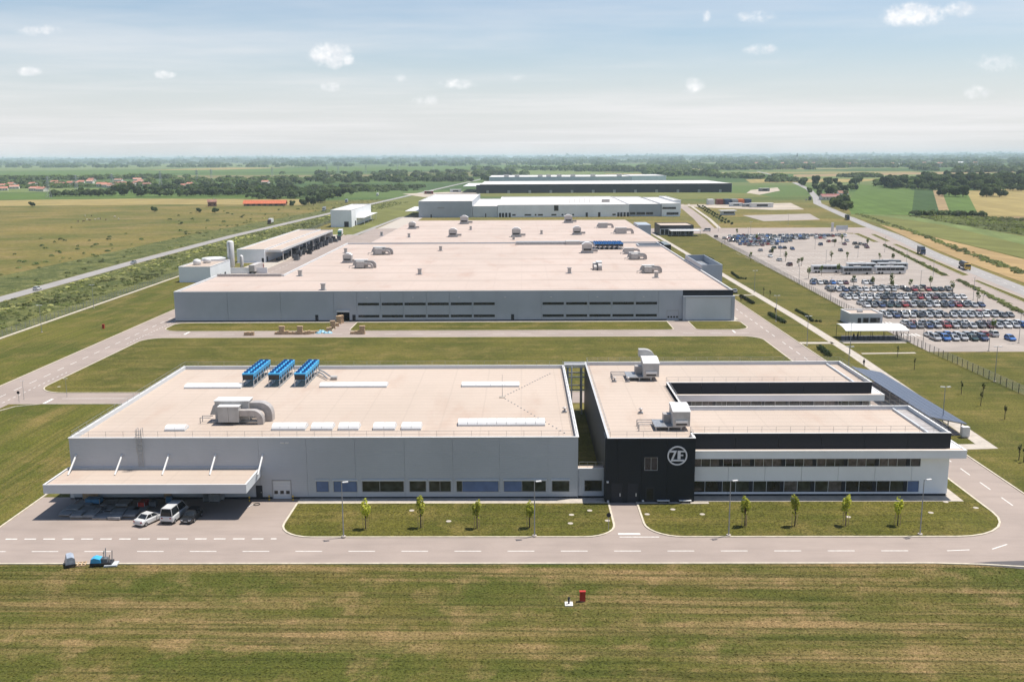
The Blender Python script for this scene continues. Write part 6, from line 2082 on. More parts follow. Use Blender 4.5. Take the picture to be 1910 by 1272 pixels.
# roadside machines in the foreground
t = thing('wrapped_machine', 'small machine under a grey cover on the grass edge of the front road', 'machine', (*(-56.82,114.15), 0), .5)
part(t, 'cover', MB().prof([(-.55, .45), (.55, .45), (.5, 1.15), (.2, 1.35), (-.35, 1.3)], -.9, .9), M('grey_cover', (.34, .38, .44), .4, .15, 2), local=True)
part(t, 'chassis', MB().box(-.6, .6, -1.0, .95, .2, .45), mt['black'], local=True)
for x in (-.45, .45):
    for y in (-.7, .6):
        part(t, 'wheel', MB().tube((x - .08, y, .2), (x + .08, y, .2), .2, n=10), mt['rubber'], local=True)
t = thing('pallet', 'empty wooden pallet beside the covered machine', 'pallet', (*(-55.88,114.31), .0), .25)
pallet_parts(t, 1.9, 1.3)
t = thing('floor_machine', 'blue topped floor machine with grey masts beside the front road', 'machine', (*(-53.37,114.14), 0), .1)
part(t, 'hood', MB().prof([(-.7, .5), (.6, .5), (.5, .95), (-.2, 1.15), (-.6, 1.0)], -.55, .55), mt['blue'], local=True)
part(t, 'chassis', MB().box(-.75, 1.9, -.6, .6, .2, .5), mt['black'], local=True)
for x, y, h in ((.9, -.3, 2.0), (.9, .4, 2.1), (1.6, -.4, 1.5), (1.7, .3, 1.8)):
    part(t, 'mast', MB().tube((x, y, .4), (x + .1, y, h), .06, n=6), mt['galv'], local=True)
part(t, 'crossbar', MB().tube((.9, -.35, 1.7), (.95, .45, 1.75), .05, n=5), mt['galv'], local=True)
part(t, 'seat_unit', MB().box(.5, 1.3, -.35, .4, .5, .95), mt['greycrate'], local=True)
for x in (-.5, 1.5):
    for y in (-.55, .55):
        part(t, 'wheel', MB().tube((x, y - .07, .22), (x, y + .07, .22), .22, n=10), mt['rubber'], local=True)
t = thing('metal_sheet_stack', 'pale metal sheets lying right of the blue machine', 'metal sheets', (*(-51.65,114.22), 0), .15)
for k_ in range(3):
    part(t, 'sheet', MB().box(-.8 + k_ * .04, .8, -.7, .7 - k_ * .05, .05 + k_ * .07, .1 + k_ * .07), mt['pale_panel'], local=True)
# hydrant box and hatch in the meadow
t = thing('hydrant_cabinet', 'red hydrant cabinet standing in the front meadow', 'cabinet', (*(6.77,104.05), 0))
part(t, 'case', MB().box(-.33, .33, -.2, .2, .08, 1.2), mt['red'], local=True)
part(t, 'cap', MB().box(-.36, .36, -.23, .23, 1.2, 1.26), mt['red'], local=True)
part(t, 'door', MB().box(-.28, .28, -.225, -.201, .16, 1.12), mt['red'], local=True)
part(t, 'foot', MB().box(-.25, .25, -.15, .15, 0, .08), mt['conc'], local=True)
t = thing('hydrant', 'short hydrant on a white concrete pad in the front meadow', 'hydrant', (*(5.17,103.24), 0))
part(t, 'pad', MB().box(-.45, .45, -.5, .5, 0, .12), mt['paint'], local=True)
part(t, 'barrel', MB().lathe([(.1, .12), (.1, .7), (.14, .72), (.14, .82), (.06, .92)], 0, 0, 10), mt['dark_band'], local=True)
part(t, 'outlet', MB().tube((-.16, 0, .55), (.16, 0, .55), .06, n=8), mt['galv'], local=True)
t = thing('hydrant_cabinet', 'red hydrant cabinet on the lawn left of the middle lawn', 'cabinet', (*(-125.84,286.61), 0))
part(t, 'case', MB().box(-.33, .33, -.2, .2, 0, 1.3), mt['red'], local=True)
part(t, 'cap', MB().box(-.36, .36, -.23, .23, 1.3, 1.36), mt['red'], local=True)

# cartons and pallets in front of the big hall
def carton_pile(label, p, lay, rz=0, m='carton'):
    t = thing('carton_pile', label, 'carton pile', (*p, .02), rz, 'carton piles in front of the big hall')
    pallet_parts(t, 1.6, 1.2)
    for k_, (x, y, z, w, d, h) in enumerate(lay):
        part(t, 'carton', MB().box(x - w / 2, x + w / 2, y - d / 2, y + d / 2, .15 + z, .15 + z + h), mt[m], local=True)
    return t


one = [(-.4, 0, 0, .75, 1.1, .8), (.4, 0, 0, .75, 1.1, .9)]
tall = [(0, 0, 0, 1.5, 1.1, .9), (0, 0, .92, 1.4, 1.0, .8), (0, 0, 1.74, 1.6, 1.1, .5)]
flat = [(0, 0, 0, 1.6, 1.1, .55)]
for p, l_, rz, lb in (((-79.21,274.59), one, 0, 'two brown cartons on a pallet, left one of the leftmost pair'), ((-77.97,274.57), one, .05, 'two brown cartons on a pallet, right one of the leftmost pair'), ((-70.79,276.16), flat, .1, 'flat brown carton at the left end of the long row'), ((-69.54,276.14), tall, 0, 'tall carton tower, left tower of the long row'),
                      ((-68.29,276.11), one, 0, 'low cartons right of the left tower'), ((-67.04,276.09), flat, 0, 'low flat cartons in the middle of the long row'), ((-65.79,276.07), flat, .05, 'low flat cartons before the right tower'), ((-64.23,276.04), tall, 0, 'tall carton tower, right tower of the long row'), ((-62.99,276.02), flat, .1, 'flat cartons right of the right tower'), ((-62.05,276), one, .3, 'cartons with a gap at the right of the long row'),
                      ((-60.99,276.85), flat, 0, 'flat brown cartons before the blue heap'), ((-59.92,277.7), flat, .2, 'last flat cartons before the blue heap'), ((-56.94,281.64), one, .2, 'cartons beside the drive, nearest the blue heap'), ((-56.53,285.28), tall, .2, 'carton pile halfway up the drive'), ((-56.27,289.01), one, .4, 'reddish cartons at the top of the drive'), ((-56.35,293.82), tall, .1, 'tall carton heap at the open gate'), ((-55.96,295.29), tall, .6, 'leaning carton tower inside the gate edge'),
                      ((-48.89,276.19), flat, 0, 'flat carton left of the right hand pile'), ((-47.65,276.17), one, 0, 'cartons in the middle of the right hand pile'), ((-46.25,276.15), tall, 0, 'taller cartons of the right hand pile')):
    carton_pile(lb, p, l_, rz)
t = thing('sheeted_heap', 'light blue plastic sheeting heap on the road before the big hall', 'sheeting', (*(-58.06,278.55), 0))
rng = random.Random(8)
hp = MB()
for i in range(9):
    x, y, r = rng.uniform(-2.0, 2.0), rng.uniform(-1.4, 1.4), rng.uniform(.5, .9)
    hp.lathe([(r * 1.2, 0), (r, .25), (r * .6, .5), (r * .15, .62)], x, y, 8)
part(t, 'sheeting', hp, M('light_blue_plastic', (.22, .42, .52), .35, .25, 2), local=True)
part(t, 'pallet_base', MB().box(-2.1, 2.1, -1.3, 1.3, 0, .12), mt['wood'], local=True)

# covers and stones in the front lawns
for i, p in enumerate(((-16.03,133.01), (-10.39,128.79), (6.87,131.22), (9.57,132.91), (11.77,128.93), (6.56,127.93), (21.55,133.3), (17.61,131.39), (25.43,131.36), (61.88,136.24), (65.14,133.79), (57.91,131.88), (45.68,130.25), (-103.65,210.8))):
    t = single('manhole_cover', MB().lathe([(.38, .08), (.38, .12), (.3, .13)], p[0], p[1], 12), mt['conc'], 'pale round cover in the lawn, number %s counted from the loading yard' % ('one', 'two', 'three', 'four', 'five', 'six', 'seven', 'eight', 'nine', 'ten', 'eleven', 'twelve', 'thirteen', 'fourteen')[i], 'manhole cover', 'covers set into the lawns')
# small road sign posts
for p, lb in (((-105.2,196.35), 'small round sign on a post at the left junction'), ((11.61,125.36), 'small dark sign post at the entrance drive')):
    t = thing('road_sign', lb, 'sign', (*p, .1))
    part(t, 'post', MB().tube((0, 0, 0), (0, 0, 2.2), .04, n=6), mt['galv'], local=True)
    part(t, 'plate', MB().tube((0, -.06, 2.2), (0, -.03, 2.2), .32, n=14), mt['dark_band'], local=True)
# white sign board on posts by the far junction
t = thing('sign_board', 'white sign board and pillar at the far car park junction', 'sign', (*(213.22,653.81), 0), .1)
part(t, 'board', MB().box(-4, 4, -.3, .3, 1.0, 4.0), mt['pale_panel'], local=True)
part(t, 'pillar', MB().box(-7.2, -5.9, -.6, .6, 0, 6.0), mt['white_paint'], local=True)
for x in (-3, 3):
    part(t, 'post', MB().box(x - .15, x + .15, -.2, .2, 0, 1.0), mt['galv'], local=True)
# containers and site huts
mt['rust'] = M('rust_red', (.20, .05, .04), .7, .2, .6)
mt['orange'] = M('orange_enamel', (.55, .13, .03), .6, .15, .6)
mt['navy'] = M('navy_enamel', (.02, .05, .12), .6, .15, .6)
for i, (px, m_, lb) in enumerate(((1318, 'white_paint', 'white'), (1334, 'rust', 'dark red'), (1348, 'navy', 'navy, left of the orange one'), (1361, 'grey_metal', 'grey'), (1372, 'orange', 'orange'), (1385, 'navy', 'navy, right of the orange one'))):
    x = (px - 973.3) * 0.572
    t = thing('shipping_container', 'stacked %s container block on the building site' % lb, 'container', (x, 1030, 0), 0, 'containers on the building site')
    for k_ in range(2):
        part(t, 'container', MB().box(-3.1, 3.1, -6, 6, .1 + k_ * 2.7, 2.7 + k_ * 2.7), mt[m_], local=True)
        part(t, 'door', MB().box(-2.8, 2.8, -6.08, -6.001, .25 + k_ * 2.7, 2.5 + k_ * 2.7), mt[m_], local=True)
for i, (p, sz, m_, lb) in enumerate((((235.39,967.83), (22, 6, 4), 'white_paint', 'long white site hut on the building site'), ((224.84,979.28), (10, 6, 3), 'grey_metal', 'grey site hut left of the white one'), ((215.09,990.9), (12, 6, 3), 'pale_panel', 'pale site hut behind the gate pavilion'), ((-129.67,1367.53), (12, 8, 4), 'rust', 'rust red hut on the left building site'), ((-96.21,1425.56), (16, 8, 4), 'pale_panel', 'pale hut on the left building site'), ((345.44,1408.6), (14, 8, 4), 'greycrate', 'grey hut beside the dark hall end'))):
    t = thing('site_hut', lb, 'hut', (*p, .04), .05)
    w, d, h = sz
    part(t, 'wall', MB().box(-w / 2, w / 2, -d / 2, d / 2, 0, h), mt[m_], local=True)
    part(t, 'roof', MB().box(-w / 2 - .3, w / 2 + .3, -d / 2 - .3, d / 2 + .3, h, h + .25), mt['white_paint'], local=True)
    part(t, 'window', MB().box(-w / 4, w / 4, -d / 2 - .05, -d / 2 - .003, 1, h - 1), mt['glass'], local=True)
t = thing('pavilion', 'small white roofed pavilion beside the far walkway', 'pavilion', (*(177.03,846.18), .02), .1)
part(t, 'roof', MB().box(-7, 7, -5, 5, 3.4, 3.9), mt['white_paint'], local=True)
part(t, 'wall', MB().box(-5.5, 5.5, -3.5, 3.5, 0, 3.4), mt['pale_panel'], local=True)
part(t, 'window', MB().box(-4.5, 4.5, -3.58, -3.502, 1.2, 2.6), mt['glass'], local=True)

# ------------------------------------------------------------------ vegetation
def leaf_mat(name, a, b_, c_):
    m, nt, b = newmat(name)
    v = coords(nt)
    oi = node(nt, 'ShaderNodeObjectInfo')
    n1 = nnoise(nt, v, .7, 4, .7)
    n2 = nnoise(nt, v, 5.0, 2, .6)
    n3 = nramp(nt, nnoise(nt, worldpos(nt), .022, 4, .65), .34, .66, .62, 1.55)
    col = nmix(nt, nramp(nt, n1, .3, .7), a, b_)
    col = nmix(nt, nmath(nt, 'MULTIPLY', nramp(nt, n2, .4, .7), .6), col, c_)
    f = nmath(nt, 'ADD', nmath(nt, 'MULTIPLY', oi.outputs['Random'], .34), .83)
    f = nmath(nt, 'MULTIPLY', f, n3)
    gg = node(nt, 'ShaderNodeCombineColor')
    for i in range(3):
        L(nt, f, gg.inputs[i])
    col = nmix(nt, 1.0, col, gg.outputs[0], 'MULTIPLY')
    L(nt, col, b.inputs['Base Color'])
    b.inputs['Roughness'].default_value = .7
    b.inputs['Specular IOR Level'].default_value = .25
    tl = node(nt, 'ShaderNodeBsdfTranslucent')
    L(nt, nmix(nt, 1.0, col, (1.5, 1.6, .9), 'MULTIPLY'), tl.inputs[0])
    mx = node(nt, 'ShaderNodeMixShader')
    mx.inputs[0].default_value = .42
    L(nt, b.outputs[0], mx.inputs[1])
    L(nt, tl.outputs[0], mx.inputs[2])
    L(nt, mx.outputs[0], nt.nodes['Material Output'].inputs[0])
    return m


mt['leaf'] = leaf_mat('broadleaf', (.042, .070, .020), (.075, .105, .030), (.030, .052, .016))
mt['leaf2'] = leaf_mat('light_broadleaf', (.085, .120, .030), (.135, .160, .046), (.055, .085, .024))
mt['leaf_y'] = leaf_mat('yellow_sapling_leaf', (.34, .36, .05), (.50, .47, .07), (.20, .24, .045))
mt['leaf_d'] = leaf_mat('dark_shrub_leaf', (.020, .034, .014), (.036, .052, .020), (.014, .022, .010))
mt['weed'] = leaf_mat('tall_weeds', (.095, .115, .036), (.14, .150, .050), (.075, .095, .028))
mt['leaf_far'] = leaf_mat('far_foliage', (.058, .090, .028), (.110, .142, .044), (.038, .062, .020))
mt['weed_p'] = leaf_mat('pale_flowering_weeds', (.36, .36, .13), (.48, .46, .20), (.26, .27, .09))


def crown(rg, lobes, n, size, flat=.75):
    """leaf clumps spread through ellipsoid lobes (cx,cy,cz,rx,ry,rz)"""
    mb = MB()
    for i in range(n):
        cx, cy, cz, rx, ry, rz = rg.choice(lobes)
        while True:
            u = Vector((rg.uniform(-1, 1), rg.uniform(-1, 1), rg.uniform(-1, 1)))
            if u.length <= 1:
                break
        rr = u.length ** .35
        u = u.normalized() * rr if u.length > 0 else u
        p = Vector((cx + u.x * rx, cy + u.y * ry, cz + u.z * rz))
        nrm = (u + Vector((rg.uniform(-.7, .7), rg.uniform(-.7, .7), rg.uniform(-.2, .9)))).normalized()
        a = nrm.orthogonal().normalized()
        a.rotate(Matrix.Rotation(rg.uniform(0, 6.28), 3, nrm))
        b_ = nrm.cross(a)
        s = size * rg.uniform(.55, 1.3)
        a *= s
        b_ *= s * rg.uniform(.5, .9)
        mb.quad(tuple(p - a - b_ * .5), tuple(p + b_ - a * .2), tuple(p + a + b_ * .4), tuple(p - b_ + a * .3))
    return mb


def tree_proto(seed, h, rad, leaf, n, size, trunk_h, lob=7, squat=1.0):
    """returns (trunk mesh, crown mesh); limbs grow into the crown"""
    rg = random.Random(seed)
    lobes = [(0, 0, h * .62, rad * .75, rad * .75, h * .30)]
    tr = MB()
    tr.tube((0, 0, 0), (rg.uniform(-.1, .1), 0, trunk_h), h * .022, h * .015, 7)
    tr.tube((0, 0, trunk_h), (0, 0, h * .75), h * .015, h * .004, 6)
    for i in range(lob):
        a = 6.283 * i / lob + rg.uniform(-.4, .4)
        r = rad * rg.uniform(.35, .7)
        z = rg.uniform(trunk_h + (h - trunk_h) * .25, h * .82)
        k_ = rg.uniform(.30, .5)
        lobes.append((r * math.cos(a), r * math.sin(a), z, rad * k_, rad * k_, (h - trunk_h) * k_ * .55))
        tr.tube((0, 0, trunk_h * rg.uniform(.8, 1.2)), (r * .8 * math.cos(a), r * .8 * math.sin(a), z), h * .009, h * .003, 5)
    return tr.mesh('trunk', [mt['bark']]), crown(rg, lobes, n, size).mesh('crown', [mt[leaf]])


PROTO = {'big': [tree_proto(21 + i, 12 + i, 6.2 + .7 * (i % 3), 'leaf', 2400, .85, 1.0, 9) for i in range(5)],
         'light': [tree_proto(41 + i, 9.5, 5.4, 'leaf2', 1700, .75, .8, 9) for i in range(3)],
         'bush': [tree_proto(61 + i, 4.6, 3.0, 'leaf', 500, .50, .5) for i in range(3)],
         'sap': [tree_proto(81 + i, 3.9, .62, 'leaf_y', 240, .16, 1.3, 6) for i in range(4)],
         'lot': [tree_proto(91 + i, 4.6, .85, 'leaf2', 120, .24, 1.7, 5) for i in range(3)],
         'dry': [tree_proto(101 + i, 3.6, .35, 'leaf_d', 60, .12, 1.6, 4) for i in range(3)]}


def plant(kind, i, p, label, group, s=1.0, name='tree', rg=random.Random(77), sz=None):
    tm, cm = PROTO[kind][i % len(PROTO[kind])]
    t = thing(name, label, 'tree' if kind != 'bush' else 'bush', (p[0], p[1], 0.0), rg.uniform(0, 6.28), group)
    t.scale = (s, s, sz or s * rg.uniform(.92, 1.1))
    share(t, 'trunk', tm)
    share(t, 'crown', cm)
    return t


stk = MB().tube((.35, 0, 0), (.35, 0, 1.5), .035, n=5).mesh('stake', [mt['wood']])
for i, (p, wh) in enumerate((((-21.55,126.03), 'hall lawn, first from the loading yard'), ((-14.04,126.4), 'hall lawn, second from the loading yard'), ((-6.3,126.19), 'hall lawn, third from the loading yard'), ((0.9,126.36), 'hall lawn, beside the lamp near the entrance'), ((30.42,126.86), 'office lawn, nearest the entrance'), ((37.24,126.84), 'office lawn, second from the entrance'), ((44.26,127.02), 'office lawn, third from the entrance'), ((51.36,127), 'office lawn, nearest the rounded corner'))):
    t = plant('sap', i, p, 'young yellow green sapling on the ' + wh, 'saplings on the front lawns', 1.12, 'sapling')
    t.location.z = .09
    for a in (0, 2.1, 4.2):
        share(t, 'stake', stk, (0, 0, 0), a)
for i, (p, wh) in enumerate((((110.36,470.53), 'left row, first'), ((126.39,493.15), 'left row, between single cars'), ((126.34,467.46), 'left side'), ((126.05,444.29), 'left side, paired'), ((128.74,448.64), 'left side, paired with another'), ((118.12,400.72), 'left of the coaches'), ((126.68,411.53), 'before the left coach'), ((134.83,415.09), 'right end of the left coach'), ((148.64,469.05), 'middle, behind the coaches'), ((156.26,468.75), 'middle right'), ((174.31,544.89), 'among the far cars, left'), ((185.77,568.48), 'among the far cars, right'),
                            ((129.69,379.86), 'in front of the second coach'), ((133.63,370.25), 'in the pale gap of the near rows'), ((145.58,382.66), 'near the right coaches'), ((171.46,468.16), 'tall, behind the coaches'), ((174.25,458.45), 'tall, right of the coaches'), ((137.03,359.65), 'in the eleventh row'), ((146.76,366.82), 'in the eleventh row, right'), ((156.01,371.16), 'right end of the eleventh row'), ((157.3,354.79), 'right of the rows'), ((156.13,332.17), 'at the verge, right'), ((134.19,274.56), 'in the front rows, right'), ((191.07,540.83), 'right of the single cars'), ((136.41,622.07), 'behind the gate, dark'), ((137.75,574.49), 'far rows, left'))):
    plant('lot', i, p, 'young tree in the car park, ' + wh, 'young trees in the car park', .95 + .1 * (i % 3), 'young_tree')
for i, (p, wh) in enumerate((((92.67,226.02), 'nearest the fence'), ((94.43,241.08), 'upper left'), ((93.24,202.15), 'before the fence'), ((92.73,192.17), 'right of the carport'), ((96.25,198.84), 'beside its neighbour'), ((92.62,181.92), 'lower right'), ((87.5,351.03), 'left lawn, taller'), ((88.46,345.54), 'left lawn, thinner'), ((82.55,156.38), 'far right edge'), ((82.76,155.22), 'far right edge, second'), ((117.19,564.71), 'lawn before the gate house'), ((110.63,541.3), 'lawn before the gate house, second'))):
    plant('dry', i, p, 'thin dark sapling on the right lawn, ' + wh, 'thin saplings on the right lawn', 1.0, 'thin_sapling')

# clipped hedges on the right lawn
def hedge(label, pts, w, h):
    rg = random.Random(int(pts[0][0] * 10))
    mb = MB()
    lobes = []
    for a, b in zip(pts, pts[1:]):
        n = max(2, int((Vector(b) - Vector(a)).length / .8))
        for i in range(n + 1):
            lobes.append((a[0] + (b[0] - a[0]) * i / n, a[1] + (b[1] - a[1]) * i / n, h * .5, w / 2, w / 2, h / 2))
    c = crown(rg, lobes, 30 * len(lobes), .28)
    t = thing('hedge', label, 'hedge', (pts[0][0], pts[0][1], 0))
    part(t, 'foliage', c, mt['leaf_d'])
    st_ = MB()
    for q in lobes[::2]:
        st_.tube((q[0], q[1], 0), (q[0], q[1], h * .6), .04, n=4)
    o = part(t, 'stem', st_, mt['bark'])
    o['kind'] = 'stuff'


hedge('dark clipped hedge beside the road, upper one of the two', [(78.79,348.5), (79.09,331.56)], 1.5, 1.0)
hedge('dark clipped hedge beside the road, lower one of the two', [(78.93,307.36), (79.33,292.07)], 1.6, 1.1)
hedge('dark hedge by the walkway before the office roof corner', [(78.13,251.79), (77.49,242)], 1.8, 1.2)
hedge('low dark hedge on the lawn, angled, nearer one', [(89.64,315.92), (90.01,304.99), (88.73,294.81), (90.87,293.78)], 1.0, .7)
hedge('low dark hedge on the lawn, angled, farther one', [(90.72,420.47), (89.62,401.62), (92.07,399.74)], 1.0, .8)
hedge('low dark hedge near the stair tower', [(91.99,494.57), (92.86,473.69)], 1.2, .9)

# woods and trees by the right highway
rg = random.Random(9)
def scatter(poly, n, rg):
    out = []
    xs = [p[0] for p in poly]
    ys = [p[1] for p in poly]
    tries = 0
    while len(out) < n and tries < 9000:
        tries += 1
        x, y = rg.uniform(min(xs), max(xs)), rg.uniform(min(ys), max(ys))
        ins = False
        k = len(poly)
        for i in range(k):
            (xa, ya), (xb, yb_) = poly[i], poly[i - 1]
            if (ya > y) != (yb_ > y) and x < (xb - xa) * (y - ya) / (yb_ - ya) + xa:
                ins = not ins
        if ins:
            out.append((x, y))
    return out


wood = [(550.42,1522.78), (650.32,1748.28), (755.66,1920.92), (886.47,1982.2), (992.43,1959.59), (1025.55,1866.02), (734.25,1333.39), (677.11,1341.25), (679.64,1383.47), (654.31,1409.44), (616.42,1392.46), (591.43,1441.81), (561.95,1446.15)]
for i, p in enumerate(scatter(wood, 150, rg)):
    k_ = 'big' if rg.random() < .75 else 'light'
    plant(k_, i, p, 'dense broadleaf tree in the wood beyond the right hand fields', 'trees of the right hand wood', rg.uniform(1.15, 1.6), sz=rg.uniform(.95, 1.3))
for i, p in enumerate(scatter([(541.62,1498.3), (561.95,1446.15), (582.47,1419.84), (607.4,1371.96), (644.63,1388.45), (667.57,1322.22), (707.45,1401.75), (645.16,1457.79), (589.22,1516.75)], 55, rg)):
    plant('bush', i, p, 'broad leafy bush at the near edge of the right hand wood', 'bushes at the edge of the right hand wood', rg.uniform(1.6, 2.6), 'bush')
for i, p in enumerate(scatter([(410.28,1421.79), (527.61,1702.51), (510.81,1503), (443.57,1293.61), (362.98,1138.46), (353.69,1169.2), (379.42,1301.89)], 34, rg)):
    plant('light' if i % 4 else 'big', i, p, 'leafy tree in the copse round the red roofed house', 'trees of the copse by the highway', rg.uniform(.6, .95))
for i, p in enumerate(scatter([(330.06,1048.8), (367.44,1123.69), (299.54,894.92), (285.54,878.6), (306.02,971.74)], 22, rg)):
    plant('light' if i % 5 else 'big', i, p, 'leafy tree in the near copse beside the highway', 'trees of the near copse by the highway', rg.uniform(.55, .85))
for i, (p, s) in enumerate((((516.19,1213.77), 1.1), ((517.59,1197.17), 1.2), ((524.97,1196.29), 1.1), ((526.85,1180.09), 1.1), ((542.24,1262.57), 1.0), ((549.71,1243.83), 1.0))):
    plant('big', i, p, 'round tree of the clump standing in the tan and green strips', 'trees of the clump in the strips', s * 1.05, sz=s * .85)
for i, (p, s) in enumerate((((553.43,1176.96), 1.2), ((575.09,1206.63), 1.3), ((567.87,1175.26), 1.1), ((594.36,1255.95), 1.1))):
    plant('big', i, p, 'round tree of the clump at the edge of the wheat field', 'trees of the clump by the wheat', s * 1.05, sz=s * .85)
for i, px in enumerate((1485, 1492, 1500, 1508, 1515, 1523, 1530, 1538, 1560, 1575, 1590, 1605, 1618)):
    p = (( px - 973.3) * .92, 1655 + (i % 3) * 25)
    plant('big', i, p, 'tree in the hedgerow crossing behind the copse', 'trees of the hedgerow behind the copse', .8 + .1 * (i % 4))
# trees and bushes by the left highway
for i, (p, s) in enumerate((((-227.29,1105.27), .9), ((-225.01,1118.16), .8), ((-233.84,1044.57), .55), ((-230.58,1055.98), .6), ((-222.14,1043.46), .6), ((-235.43,1253.02), .85), ((-234.73,1287.08), .8), ((-233.61,1341.75), 1.0), ((-236.1,1220.7), .7), ((-234.73,1189.77), .6), ((-242.84,1033.95), .5))):
    plant('light' if i in (7, 8) else 'big', i, p, 'leafy tree beside the left highway near the tall white hall', 'trees beside the left highway', s)
for i, (p, s) in enumerate((((-566.29,1345.06), .9), ((-592.79,1427.25), .95), ((-603,1471.62), 1.0), ((-576.24,1425.11), 1.0), ((-576.81,1446.35), 1.05), ((-551.3,1401.39), .95), ((-522.05,1339.7), .8), ((-545.28,1342.51), 1.0), ((-607.77,1350.09), .8))):
    plant('big', i, p, 'big dark tree in the clump of the left fields', 'trees of the clump in the left fields', s)
for i, (p, s) in enumerate((((-520.6,1037.2), 1.3), ((-350.71,931.27), 1.2), ((-303.89,918.36), .9), ((-282.73,899.11), 1.2), ((-633.47,1316.74), 1.0), ((-456.44,1350.41), 1.2), ((-445.72,1408.28), 1.6), ((-416.26,1364.58), 1.3))):
    plant('bush', i, p, 'single dark bush in the left fields, %s from the left' % ORD[i], 'bushes in the left fields', s, 'bush')


# tree rows and far woods that read as one mass
def blob_mass(name, label, spots, seed, m, cat='trees', quads=26, lift=.5):
    """spots: x, y, radius, height; leaf-clump crowns in one object"""
    rg = random.Random(seed)
    mb = MB()
    for x, y, r, h in spots:
        for i in range(quads):
            th = rg.uniform(0, 6.283)
            ph = rg.uniform(-.3, 1.0)
            c_ = math.sqrt(max(0, 1 - ph * ph)) if ph > 0 else 1
            q = rg.uniform(.6, 1.0)
            p = Vector((x + r * q * c_ * math.cos(th), y + r * q * c_ * math.sin(th), h * .5 + h * .5 * ph * q))
            nrm = Vector((c_ * math.cos(th), c_ * math.sin(th), max(.15, ph) + rg.uniform(-.1, .9) + (.7 if h < 3 else 0))).normalized()
            a = nrm.orthogonal().normalized()
            a.rotate(Matrix.Rotation(rg.uniform(0, 6.28), 3, nrm))
            b_ = nrm.cross(a)
            s = r * rg.uniform(.32, .62)
            a *= s
            b_ *= s * .8
            mb.quad(tuple(p - a - b_ * .5), tuple(p + b_ - a * .3), tuple(p + a + b_ * .5), tuple(p - b_ + a * .3))
    return stuff(name, mb, m, label, cat)


def line_spots(a, b, n, r, h, jit, rg):
    return [(a[0] + (b[0] - a[0]) * (i + rg.random()) / n + rg.uniform(-jit, jit), a[1] + (b[1] - a[1]) * (i + rg.random()) / n + rg.uniform(-jit, jit), r * rg.uniform(.7, 1.3), h * rg.uniform(.7, 1.25)) for i in range(n)]


rg = random.Random(31)
S = []
for a, b, n, r, h, j in (((-607.21,1566.53), (-388.34,1640.24), 75, 6, 9, 10), ((-639.46,1335.44), (-558.35,1334.86), 40, 5, 9, 5), ((-508.54,1319.8), (-296.81,1312.38), 80, 5, 10, 8), ((-444.35,1368.09), (-314.54,1391.37), 50, 6, 11, 14), ((-321.5,1214.61), (-252.65,1307.02), 50, 5, 8, 16)):
    S += line_spots(a, b, n, r, h, j, rg)
blob_mass('tree_row', 'dark tree rows crossing the left farmland', S, 1, mt['leaf'])
S = []
for a, b, n, r, h, j in (((-958.86,1727.31), (-691.49,1878.99), 70, 7, 6, 60), ((-1296.13,2338.31), (-937.21,2550.2), 110, 10, 10, 70), ((-1079.21,1945.34), (-931.52,1995.98), 40, 8, 7, 40), ((-705.72,1917.87), (-494.06,1996.74), 55, 9, 10, 50), ((-748.95,2131.69), (-514.21,2281.07), 40, 9, 10, 40)):
    S += line_spots(a, b, n, r, h, j, rg)
blob_mass('village_trees', 'mass of trees in and around the left village', S, 2, mt['leaf_far'])
S = []
for a, b, n, r, h, j in (((-458.26,2031.75), (-304.95,2045.41), 45, 9, 10, 120), ((-458.5,2380.3), (-99.4,2481.66), 50, 10, 11, 80), ((-311.77,2091.41), (-83.87,2091.7), 55, 9, 11, 60), ((-659.07,2926.55), (-130.5,3262.39), 45, 12, 10, 120), ((-332.78,1631.76), (-205.49,1612.33), 60, 7, 5, 60), ((-326.16,1479.25), (-209.02,1509.88), 60, 6, 4, 50), ((-309.91,1370.75), (-252.15,1383.32), 30, 6, 6, 20)):
    S += line_spots(a, b, n, r, h, j, rg)
blob_mass('far_wood', 'broad belt of far trees left of the long dark hall', S, 3, mt['leaf_far'])
S = []
for a, b, n, r, h, j in (((-151.59,3791.89), (1016.91,4407.66), 100, 18, 13, 150), ((-107.98,2696.93), (-20.44,2752.46), 25, 14, 14, 40), ((146.6,3538.98), (475.87,3176.86), 70, 16, 16, 80), ((378.67,2723.69), (415.27,2420.34), 40, 13, 14, 60), ((438.15,3571.16), (1000.46,3651.5), 70, 16, 13, 120), ((465.74,2344.43), (544.9,2155.25), 50, 9, 10, 30), ((478.89,1893.09), (539.47,1964.9), 20, 8, 8, 20)):
    S += line_spots(a, b, n, r, h, j, rg)
blob_mass('far_wood', 'far belt of trees behind the long dark hall', S, 4, mt['leaf_far'])
S = []
for a, b, n, r, h, j in (((1022.14,4648.32), (1984.83,3928.24), 210, 18, 12, 300), ((1513.58,6564.68), (2977.04,5896.51), 230, 26, 14, 500), ((1257.8,2816.3), (1555.43,2920.87), 60, 16, 15, 60), ((747.42,2276.04), (798.33,2263.68), 24, 10, 9, 20), ((1301.5,3248.02), (1294.86,3126.16), 12, 12, 14, 20), ((588.66,1629.2), (579.84,1492.46), 20, 7, 9, 20), ((327.23,826.7), (376.86,807.93), 50, 3, 4, 6)):
    S += line_spots(a, b, n, r, h, j, rg)
blob_mass('far_wood', 'far wooded settlement belt on the right horizon', S, 5, mt['leaf_far'])
S = []
